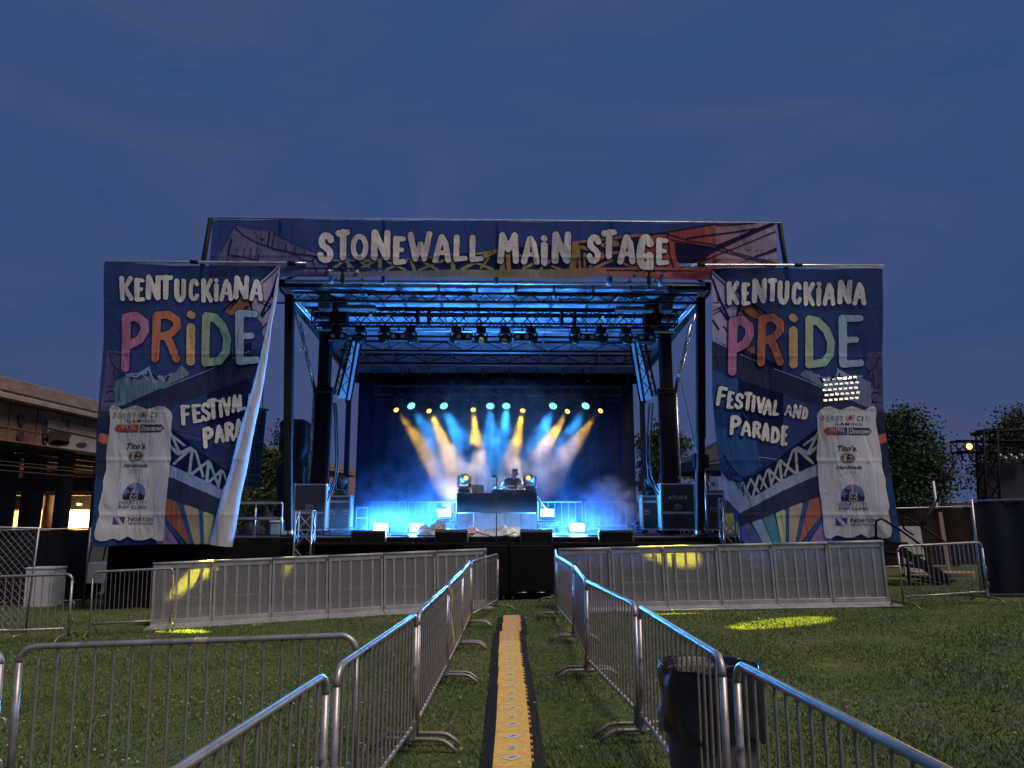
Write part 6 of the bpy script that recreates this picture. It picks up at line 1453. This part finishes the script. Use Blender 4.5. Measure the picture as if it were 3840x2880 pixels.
# ---- overpass on the left
o = thing("road_overpass", "concrete and rusty steel road overpass on round columns at the left", "overpass", (0, 0, 0))
X0 = -30.
def oz(py, pxl): a, b, c = rays(pxl, py); return EYE + c * X0 / a
zt, zl, zb = oz(1380 + 65 / 2.44, 0), oz(1380 + 258 / 2.44, 0), oz(1380 + 660 / 2.44, 0)
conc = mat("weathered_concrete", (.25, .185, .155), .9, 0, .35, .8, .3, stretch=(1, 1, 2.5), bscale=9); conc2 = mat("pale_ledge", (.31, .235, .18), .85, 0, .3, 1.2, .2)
mb = MB()
for k in range(12): mb.cbox((X0 - .15, 27 + 10 * k, (zt + zl) / 2 + .1), (.3, 9.96, zt - zl - .2), .03)
mb.build("parapet", conc, o)
mb = MB()
for k in range(12): mb.cbox((X0 + .04, 27 + 10 * k, zl + .42), (.1, 9.9, .05), .01)
mb.build("parapet_groove", mat("dark_joint", (.10, .075, .065), .9), o)
MB().cbox((X0 + .12, 80, zl + .02), (.75, 120, .34), .04).build("ledge", conc2, o)
rust = mat("rusty_girder", (.30, .18, .115), .8, .0, .4, .55, .3, col2=(.10, .045, .025), stretch=(1, .5, 1.6))
MB().cbox((X0 - .35, 80, (zl - .2 + zb) / 2), (.08, 120, zl - .2 - zb), .01).cbox((X0 - .3, 80, zb + .04), (.5, 120, .08), .01).build("edge_girder", rust, o)
rivet = mat("rust_flange", (.20, .10, .06), .8, .1, .5, 2)
mb = MB()
for k in range(40): mb.box((X0 - .28, 33 + 2.6 * k, (zl - .2 + zb) / 2), (.12, .09, zl - .25 - zb))
for f in (.33, .66): mb.box((X0 - .3, 80, zb + (zl - zb) * f), (.06, 120, .06))
mb.build("stiffener", rivet, o)
tanp = mat("tan_panel_paint", (.36, .24, .15), .8, 0, .3, .7, .2); gp = mat("grey_panel_paint", (.31, .28, .28), .8, 0, .25, .7)
def gface(x, y): a, b, c = rays(*(x / 2.44, 1380 + y / 2.44)); t = (X0 - .20) / a; return Vector((X0 - .20, b * t, EYE + c * t))
mb = MB(); mb._add([gface(435, 470), gface(435, 545), gface(890, 640), gface(890, 562)], [(0, 1, 2, 3)]); q = mb.build("paint_patch", tanp, o)
mb = MB(); mb._add([gface(435, 560), gface(425, 722), gface(885, 806), gface(885, 655)], [(0, 1, 2, 3)]); mb.build("paint_patch", gp, o)
def blot(cx, cy, rx, ry, seed):
    pts = [gface(cx + rx * math.cos(a) * (1 + .35 * mnoise.noise((math.cos(a) * 2.5, math.sin(a) * 2.5, seed))), cy + ry * math.sin(a) * (1 + .4 * mnoise.noise((math.cos(a) * 2.5, math.sin(a) * 2.5, seed + 3)))) + Vector((.02, 0, 0)) for a in [2 * math.pi * k / 36 for k in range(36)]]
    mb = MB(); mb._add(pts, [tuple(range(36))]); mb.build("rust_stain", mat("rust_stain", (.045, .022, .016), .9, 0, .4, 2), o)
blot(530, 640, 115, 70, 1.); blot(545, 690, 85, 30, 5.); blot(745, 705, 52, 26, 9.); blot(200, 470, 30, 55, 12.); blot(190, 620, 32, 50, 15.); blot(415, 620, 24, 90, 18.)
MB().box((X0 - 22, 80, zl + .1), (43, 120, .3)).build("deck_slab", mat("deck_concrete", (.20, .17, .15), .95, 0, .3, .6), o)
gm = mat("under_girder", (.16, .13, .11), .7, .2, .4, .6)
for k in range(7):
    x = X0 - 4 - 5.2 * k; mb = MB(); mb.box((x, 80, zl - .7), (.06, 120, 1.5)); mb.box((x, 80, zl - 1.45), (.5, 120, .06)); mb.build("girder", gm, o)
mb = MB()
for k in range(14): mb.box((X0 - 20, 34 + 7.5 * k, zl - .75), (40, .1, .5))
mb.build("cross_frame", gm, o)
colm = mat("column_concrete", (.20, .155, .125), .9, 0, .35, .7, .3)
for x, w, D in ((45, 62, 70), (141, 72, 72), (212, 46, 92), (256, 54, 66), (395, 60, 80)):
    X = px(x, D); r = w / 2 / FOC * D; mb = MB(); mb.lathe([(r, -1), (r, 3.2), (r * 1.02, zl - 1.4)], 24, Matrix.Translation((X, D, 0))); mb.build("column", colm, o)
for D, x0, x1 in ((72, -58, -40), (92, -72, -52)):
    MB().cbox(((x0 + x1) / 2, D, 4.4), (x1 - x0, 1.6, 1.3), .05).build("pier_cap", colm, o)
mb = MB()
for z, dx in ((5.1, 0), (5.4, .4), (4.8, 1.0)): mb.tube([(X0 - 6 - dx, 30, z), (X0 - 6 - dx, 130, z)], .07, 6)
mb.build("service_pipe", mat("pipe_galv", (.45, .36, .26), .4, .5), o)
# lit wall under the overpass, with an added dark box behind it
w = thing("retaining_wall", "pale retaining wall under the overpass glowing in warm lamplight", "wall", (0, 0, 0))
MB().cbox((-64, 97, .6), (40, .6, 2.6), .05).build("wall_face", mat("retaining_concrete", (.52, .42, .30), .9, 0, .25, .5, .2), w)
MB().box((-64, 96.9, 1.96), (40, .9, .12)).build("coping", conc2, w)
MB().box((-66, 112, 4.0), (60, 1.5, 10)).build("dark_backing", mat("dark_backing_tone", (.05, .042, .036), .95, 0, .3, .4), w)  # added dark box closing the view so the underside stays dark
lampm = emit("sodium_lens", (1, .66, .22), 30)
for i, (x, y, D) in enumerate(((100, 1874, 92), (297, 1890, 92), (185, 1882, 93))):
    p = at(x, y, D); l = thing("wall_lamp", ['warm lamp glowing between the first and second overpass columns', 'warm lamp glowing under the overpass right beside the left banner', 'warm lamp half hidden behind the overpass columns'][i], "lamp", p, 0, 'warm lamps under the overpass')
    MB().cbox((0, .1, .12), (.7, .5, .2), .05).build("housing", dgrey, l); MB().ball((0, 0, -.02), (.30, .22, .12), 14, 8).build("lens", lampm, l); MB().tube([(0, .2, .2), (0, .2, 1.6)], .05, 6).build("arm", dgrey, l)
    lamp("glow", 'SPOT', (0, -.1, -.2), l, 26000, (1, .60, .22), (0, .75, -1), spot_size=R(130), spot_blend=.5, shadow_soft_size=.25); lamp("lamp_spill", 'POINT', (0, -.3, -.4), l, 900, (1, .56, .18), None, shadow_soft_size=.25)

# ---- screened fences
scr = mat("windscreen_cloth", (.016, .017, .022), .9, 0, .35, 3, .3, spec=.15, stretch=(3, 3, .5)); scrb = mat("windscreen_brown", (.038, .026, .024), .9, 0, .35, 6, .3, spec=.1, stretch=(6, 6, .6))
pole = mat("fence_pipe", (.36, .35, .36), .4, .75, .25, 8)
def fence(label, a, b, h, m, npan, group='screened fence runs', sag=.0):
    A, B = Vector((*a, gz(a[0]))), Vector((*b, gz(b[0]))); d = B - A; o = thing("fence", label, "fence", A, 0, group)
    n = 40; P = []
    nn = Vector((-d.y, d.x, 0)).normalized()
    for z in (h - .03, h * .5, .06):
        for i in range(n + 1):
            f = i / n; w = .03 * math.sin(i * 1.1) + .02 * math.sin(i * .37 + z * 3); P.append(d * f + nn * w + Vector((0, 0, z - (sag * math.sin(f * npan * math.pi) ** 2 if z > 1 else 0))))
    MB().grid(P, n + 1, 3).build("screen", m, o)
    for k in range(npan + 1):
        q = d * (k / npan); MB().tube([q + Vector((0, 0, -.02)), q + Vector((0, 0, h + .03))], .025, 8).build("post", pole, o)
    MB().tube([Vector((0, 0, h)), d + Vector((0, 0, h))], .02, 8).build("top_rail", pole, o); MB().tube([Vector((0, 0, .05)), d + Vector((0, 0, .05))], .016, 6).build("bottom_rail", pole, o)
    return o
p = at(*L2(635, 930), 17.5)
fence("dark screened fence below the overpass, left of the stage", (-15.6, 18.1), (-10.55, 18.5), 1.78, scr, 2)
fence("brown screened fence running behind the stage stairs", (7.6, 21.5), (13.2, 20.2), 1.64, scrb, 2)
fence("near black screened fence at the right edge of the photo", (8.99, 14.36), (12.6, 13.4), 1.82, mat("windscreen_navy", (.013, .017, .030), .9, 0, .3, 5, .3, spec=.2, stretch=(4, 4, .7)), 1)
# chain-link panel, partly screened, leaning
A = Vector((-8.72, 13.55, gz(-8.72))); o = thing("chain_link_panel", "chain link fence panel with a loose dark screen at the left edge", "fence", A)
o.rotation_euler = (0, R(1.5), R(3)); h, Wd = 1.84, 3.0
MB().tube([(0, 0, -.02), (0, 0, h), (-Wd, 0, h), (-Wd, 0, -.02)], .024, 8).tube([(-Wd, 0, .05), (0, 0, .05)], .018, 6).build("frame", pole, o)
mb = MB(); st_ = .125; k = -h
while k < Wd:
    for s in (1, -1):
        x0, z0, x1, z1 = k, 0, k + h, h
        if x0 < 0: z0 = -x0; x0 = 0
        if x1 > Wd: z1 = h - (x1 - Wd); x1 = Wd
        if z1 > z0: mb.tube([(-x0, 0, z0 if s > 0 else h - z0), (-x1, 0, z1 if s > 0 else h - z1)], .0028, 4, False)
    k += st_
mb.build("wire_mesh", pole, o)
mb = MB(); P = []
for j in range(12):
    for i in range(16):
        u, v = i / 15, j / 11; x = -.28 - u * 2.5 - .55 * v; z = h - .05 - v * (1.0 + .55 * u) ; P.append((x, .03 + .03 * math.sin(u * 9 + v * 5), z - .25 * (1 - u) * v))
mb.grid(P, 16, 12); mb.build("loose_screen", scr, o)
MB().tube([(.02, 0, .0), (.02, -.4, .0)], .02, 6).build("foot", pole, o)
# white bin
p = gnd(*L2(295, 1425)); o = thing("plastic_bin", "white plastic bin standing behind the left barriers", "bin", (p.x, p.y, gz(p.x))); s = p.y / FOC
w, hh = 185 / 1.8436 * s, 245 / 1.8436 * s
mb = MB(); mb._add([(sx * w * (.46 if z == 0 else .5), sy * .24, z) for z in (0, hh) for sy in (-1, 1) for sx in (-1, 1)], [(0, 2, 3, 1), (4, 5, 7, 6), (0, 1, 5, 4), (2, 6, 7, 3), (0, 4, 6, 2), (1, 3, 7, 5)]); mb.build("body", whitep, o)
MB().cbox((0, 0, hh + .015), (w + .03, .52, .035), .01).build("lid", whitep, o)
for sx in (-1, 1): MB().cyl((sx * w * .4 - .02, .2, .06), (sx * w * .4 + .02, .2, .06), .06, n=14).build("wheel", rubber, o)
# utility cart half hidden by the left banner
o = thing("utility_cart", "white utility cart half hidden under the left banner", "cart", (*at(*L2(760, 1130), 19.5).xy, gz(-11)), R(8))
mb = MB(); prof = [(-.9, .42), (-.86, .62), (-.45, .68), (-.32, .92), (.55, .92), (.6, .95), (.9, .95), (.9, .42)]; n = len(prof)
vs = [(x, y, z) for y in (-.5, .5) for x, z in prof]; mb._add(vs, [(i, (i + 1) % n, n + (i + 1) % n, n + i) for i in range(n)] + [tuple(range(n))[::-1], tuple(range(n, 2 * n))]); mb.build("body", whitep, o)
for x in (-.6, .6):
    for y in (-.5, .5): MB().lathe([(.12, -.07), (.25, -.07), (.25, .07), (.12, .07)], 20, Matrix.Translation((x, y, .25)) @ Matrix.Rotation(R(90), 4, 'X')).build("wheel", rubber, o)
for x in (-.35, .5):
    for y in (-.46, .46): MB().tube([(x, y, .92), (x + .05, y, 1.45)], .02, 6).build("roof_support", black, o)
MB().cbox((.1, 0, 1.47), (1.15, 1.05, .05), .02).build("roof", whitep, o)
for k in range(2): MB().box((.62 + .0, -.51, .55 + .16 * k), (.3, .02, .08)).build("vent", black, o)

# ---- stage stairs at the right
o = thing("stage_stairs", "black stage stairs with looped handrails beside the right banner", "stairs", (0, 0, 0))
for D, pts in ((16.4, ((165, 1130), (165, 1010), (172, 980), (205, 966), (240, 985), (345, 1050), (455, 1130), (560, 1210))), (17.7, ((440, 1085), (372, 1040), (352, 970), (375, 956), (420, 975), (540, 1050), (660, 1130), (720, 1175)))):
    MB().tube([at(*z3(*q), D) for q in pts], .025, 8).build("handrail", black, o)
for k in range(4):
    p = at(*z3(250 + 110 * k, 1195 + 62 * k), 17.0); MB().cbox((p.x, 17.0, gz(9) + .92 - .27 * k), (.34, 1.2, .05), .008).build("tread", blackm, o)
for D in (16.42, 17.6):
    a, b = at(*z3(230, 1190), D), at(*z3(640, 1440), D); MB().beam((a.x, D, gz(9) + .98), (b.x + .2, D, gz(9) + .05), .05, .14).build("stringer", blackm, o)
    MB().tube([(a.x + .5, D, gz(9)), (a.x + .5, D, gz(9) + .7)], .025, 6).build("support", blackm, o)
p = at(*z3(448, 1340), 18.4); o = thing("white_board", "pale white board leaning behind the stage stairs", "board", (p.x, 18.4, gz(p.x)), R(-4)); MB().cbox((0, 0, .62), (.52, .03, 1.2), .006, Matrix.Rotation(R(-6), 3, 'X')).build("board_face", mat("board_grey", (.40, .40, .41), .6), o); MB().box((0, .12, .03), (.5, .3, .05)).build("foot", dgrey, o)
a, b = at(*z3(594, 850), 18.9), at(*z3(448, 1110), 18.9); o = thing("leaning_pole", "black padded pole leaning over the brown fence", "pole", (b.x, 18.9, b.z)); MB().tube([(0, 0, -.9), (0, 0, 0)], .03, 6).tube([(0, 0, 0), a - b], [.05, .06], 8).build("pole_shaft", black, o)
a, b = at(*z3(636, 925), 19.6), at(*z3(700, 1345), 18.6); o = thing("wooden_post", "reddish timber post propped before the brown fence", "post", (b.x, b.y, gz(b.x))); d = a - o.location; MB().beam((0, 0, 0), d, .09, .07).build("post_shaft", mat("timber", (.20, .12, .09), .8, 0, .3, 5, stretch=(5, 5, .4)), o); MB().cbox((.0, 0, .03), (.4, .3, .05), .01).build("base", dgrey, o)
for i, (dx, l) in enumerate(((0., 'long pale plank lying on the grass behind the right barrier'),)):
    p = gnd(*z3(760, 1410)); o = thing("plank", l, "plank", (p.x, p.y + .6, gz(p.x) + .1)); MB().cbox((0, 0, .0), (1.5, .2, .06), .008).build("board_face", mat("timber_pale", (.36, .27, .2), .8, 0, .3, 4), o)
# light pole and far pale sheds
o = thing("light_pole", "thin white light pole beyond the brown fence", "pole", (*at(*z3(606, 800), 34).xy, .4)); MB().tube([(0, 0, 0), (-.06, 0, at(*z3(600, 690), 34).z - .4)], [.07, .05], 8).build("shaft", whitep, o); MB().cbox((0, 0, .1), (.4, .4, .3), .03).build("base", whitep, o)
for i, (x0, x1, y) in enumerate(((640, 750, 885), (790, 850, 882))):
    a, b = at(*z3(x0, y), 260), at(*z3(x1, y), 260); o = thing("far_shed", ['long pale shed on the horizon between tree and video wall', 'short pale shed on the horizon beside the video wall'][i], "building", ((a.x + b.x) / 2, 260, .42), 0, 'pale sheds on the horizon')
    MB().box((0, 0, 2), (b.x - a.x, 8, 4.2)).build("wall", mat("shed_wall", (.40, .38, .36), .9), o); MB().cbox((0, 0, 4.3), (b.x - a.x + .6, 9, .5), .1).build("roof", mat("shed_roof", (.25, .25, .27), .8), o)

# ---- video wall with its rigging
o = thing("video_wall", "dark video wall on black rigging at the right edge", "video wall", (0, 0, 0)); D = 30
a, b = at(*z3(912, 585), D), at(*z3(912, 930), D); W2 = 6
MB().cbox((a.x + W2 / 2, D, (a.z + .3) / 2 + .2), (W2, .2, a.z - .3), .02).build("screen", mat("led_screen_off", (.035, .030, .032), .5, 0, .15, 30), o)
t0, t1 = at(*z3(878, 330), D), at(*z3(925, 840), D); lattice(MB(), (t1.x + .05, D - .3, gz(19)), (t0.x + .35, D - .3, t0.z), .55, .5, .5, .05, .03, up=(0, 1, 0)).build("mast", blackm, o)
a, b = at(*z3(700, 405), D), at(*z3(700, 485), D); lattice(MB(), (a.x, D - .3, (a.z + b.z) / 2), (a.x + 9, D - .3, (a.z + b.z) / 2 - .05), .4, a.z - b.z, .5, .05, .025).build("top_truss", blackm, o)
a = at(*z3(830, 355), D); MB().tube([(a.x, D - .3, a.z), (a.x + 5, D + .2, a.z + .5)], .08, 6).build("jib", black, o)
for k in range(6):
    q = at(*z3(1010 + 38 * k, 520 + (k % 2) * 20), D); MB().cbox((q.x, D - .45, q.z), (.22, .2, .3), .03).build("fixture", dgrey, o); MB().ball((q.x, D - .58, q.z + .05), (.06, .04, .05), 8, 6).build("fixture_lens", alu, o)
for k in range(2):
    q = at(*z3(758 + 55 * k, 495), D); MB().tube([(q.x, D - .3, q.z), (q.x + .05, D - .3, q.z - .25), (q.x + .18, D - .3, q.z - .3)], .04, 6).build("hook", black, o)
a, b = at(*z3(755, 530), D), at(*z3(640, 755), D); MB().tube([a, b, at(*z3(600, 860), D)], .03, 5).build("stay", black, o)
p = at(*z3(843, 438), D - .7); o = thing("work_lamp", "warm work lamp blazing on the video wall's truss end", "lamp", p); MB().lathe([(.12, .16), (.2, 0), (.21, -.05)], 18, Matrix.Rotation(R(-90), 4, 'X')).build("housing", dgrey, o); MB().ball((0, -.05, 0), (.12, .05, .12), 14, 8).build("lens", emit("work_lamp_lens", (1, .52, .10), 6), o); MB().tube([(0, .1, 0), (.1, .4, .3)], .03, 6).build("bracket", black, o)
lamp("glow", 'SPOT', (0, -.15, 0), o, 1300, (1, .66, .28), (-.45, -1, -.16), spot_size=R(100), spot_blend=.8, shadow_soft_size=.15)

# ---- floodlight mast seen through the right banner
D = 72; c = at(*ZA(1405, 1318), D); o = thing("floodlight_mast", "tall mast of bright white floodlights shining through the right banner", "floodlight", (c.x, D, gz(14)))
H = c.z - gz(14); MB().tube([(0, .3, 0), (0, .3, H + 1.2)], [.22, .12], 10).build("mast_pole", steel_old, o)
fm = emit("floodlight_face", (1, .88, .62), 150); f0 = None
for r in range(5):
    zr = H + 1.25 - .52 * r; MB().beam((-1.75, .15, zr - .16), (1.75, .15, zr + .12), .08, .08).build("crossarm", steel_old, o)
    for k in range(7):
        x = -1.6 + .53 * k + (.15 if r % 2 else 0)
        if f0 is None:
            f0 = MB().cbox((0, 0, 0), (.40, .2, .26), .04).build("lamp_head", dgrey, o); l0 = MB().box((0, -.105, 0), (.34, .012, .2)).build("lamp_face", fm, f0); f0.location = (x, 0, zr + x * .08)
        else:
            f = f0.copy(); COL.objects.link(f); f.location = (x, 0, zr + x * .08); l = l0.copy(); COL.objects.link(l); l.parent = f

# ---- canopy tent and gear behind the right wing
o = thing("canopy_tent", "black pop-up canopy tent behind the right side of the stage", "tent", (8.4, 27, gz(8.4))); e = 3.35; s = 2.2
mb = MB(); mb._add([(-s, -s, e), (s, -s, e), (s, s, e), (-s, s, e), (0, 0, e + 1.25), (-s, -s, e - .35), (s, -s, e - .35), (s, s, e - .35), (-s, s, e - .35)], [(0, 1, 4), (1, 2, 4), (2, 3, 4), (3, 0, 4), (5, 6, 1, 0), (6, 7, 2, 1), (7, 8, 3, 2), (8, 5, 0, 3)]); mb.build("canopy", mat("tent_black", (.018, .018, .022), .8, 0, .2, 3), o)
for sx in (-1, 1):
    for sy in (-1, 1): MB().tube([(sx * s * .97, sy * s * .97, 0), (sx * s * .97, sy * s * .97, e)], .03, 6).build("leg", alu, o)
    MB().tube([(sx * s, -s, e - .2), (0, -s, e + .1), (-sx * s, -s, e - .2)], .02, 5).build("scissor_bar", alu, o)
x, zz = SL(*z7(1640, 470), 1.2); o = sthing("light_stand", "thin aluminium stand in front of the case right of the stage", "stand", x, 1.2, DZ); MB().tube([(0, 0, 0), (-.03, 0, zz - DZ)], .03, 8).build("pole_shaft", alu, o); MB().cbox((0, 0, .02), (.35, .35, .03), .005).build("base", black, o); MB().cbox((-.1, 0, zz - DZ + .18), (.4, .2, .34), .03).build("speaker_head", black, o)
x, zz = SL(*z7(1690, 650), 2.8); o = sthing("stage_fan", "round caged fan standing among the cases right of the stage", "fan", x, 2.9, DZ)
M = Matrix.Translation((0, 0, zz - DZ)) @ Matrix.Rotation(R(90), 4, 'X') @ Matrix.Rotation(R(30), 4, 'Y')
mb = MB()
for r in (.10, .18, .26, .32): mb.tube([M @ Vector((r * math.cos(a), r * math.sin(a), .05)) for a in [2 * math.pi * k / 24 for k in range(24)]], .008, 5, closed=True)
for k in range(12): a = math.pi * k / 6; mb.tube([M @ Vector((.05 * math.cos(a), .05 * math.sin(a), .06)), M @ Vector((.32 * math.cos(a), .32 * math.sin(a), .04))], .005, 4)
mb.build("cage", blackm, o); mb = MB()
for k in range(4): a = math.pi * k / 2; mb._add([M @ Vector(q) for q in ((.04 * math.cos(a), .04 * math.sin(a), 0), (.28 * math.cos(a - .3), .28 * math.sin(a - .3), .02), (.29 * math.cos(a + .3), .29 * math.sin(a + .3), -.03))], [(0, 1, 2)])
mb.build("blade", dgrey, o); MB().tube([(0, 0, 0), (0, .03, zz - DZ)], .03, 6).box((0, 0, .02), (.4, .3, .04)).build("stand", black, o)
# bags and bins on the left wing
heap("equipment_bag", "black equipment bag slumped on the left wing deck", "bag", -5.9, 1.7, .55, .4, .55, mat("bag_black", (.012, .013, .016), .6, 0, .3, 6, .2), 12.3, 3)
o = sthing("storage_tote", "pale blue storage tote behind the left front post", "tote", -5.25, 1.2, DZ); MB().cbox((0, 0, .16), (.42, .4, .3), .02).build("body", mat("tote_blue", (.30, .42, .52), .5), o); MB().cbox((0, 0, .33), (.46, .44, .04), .01).build("lid", whitep, o)
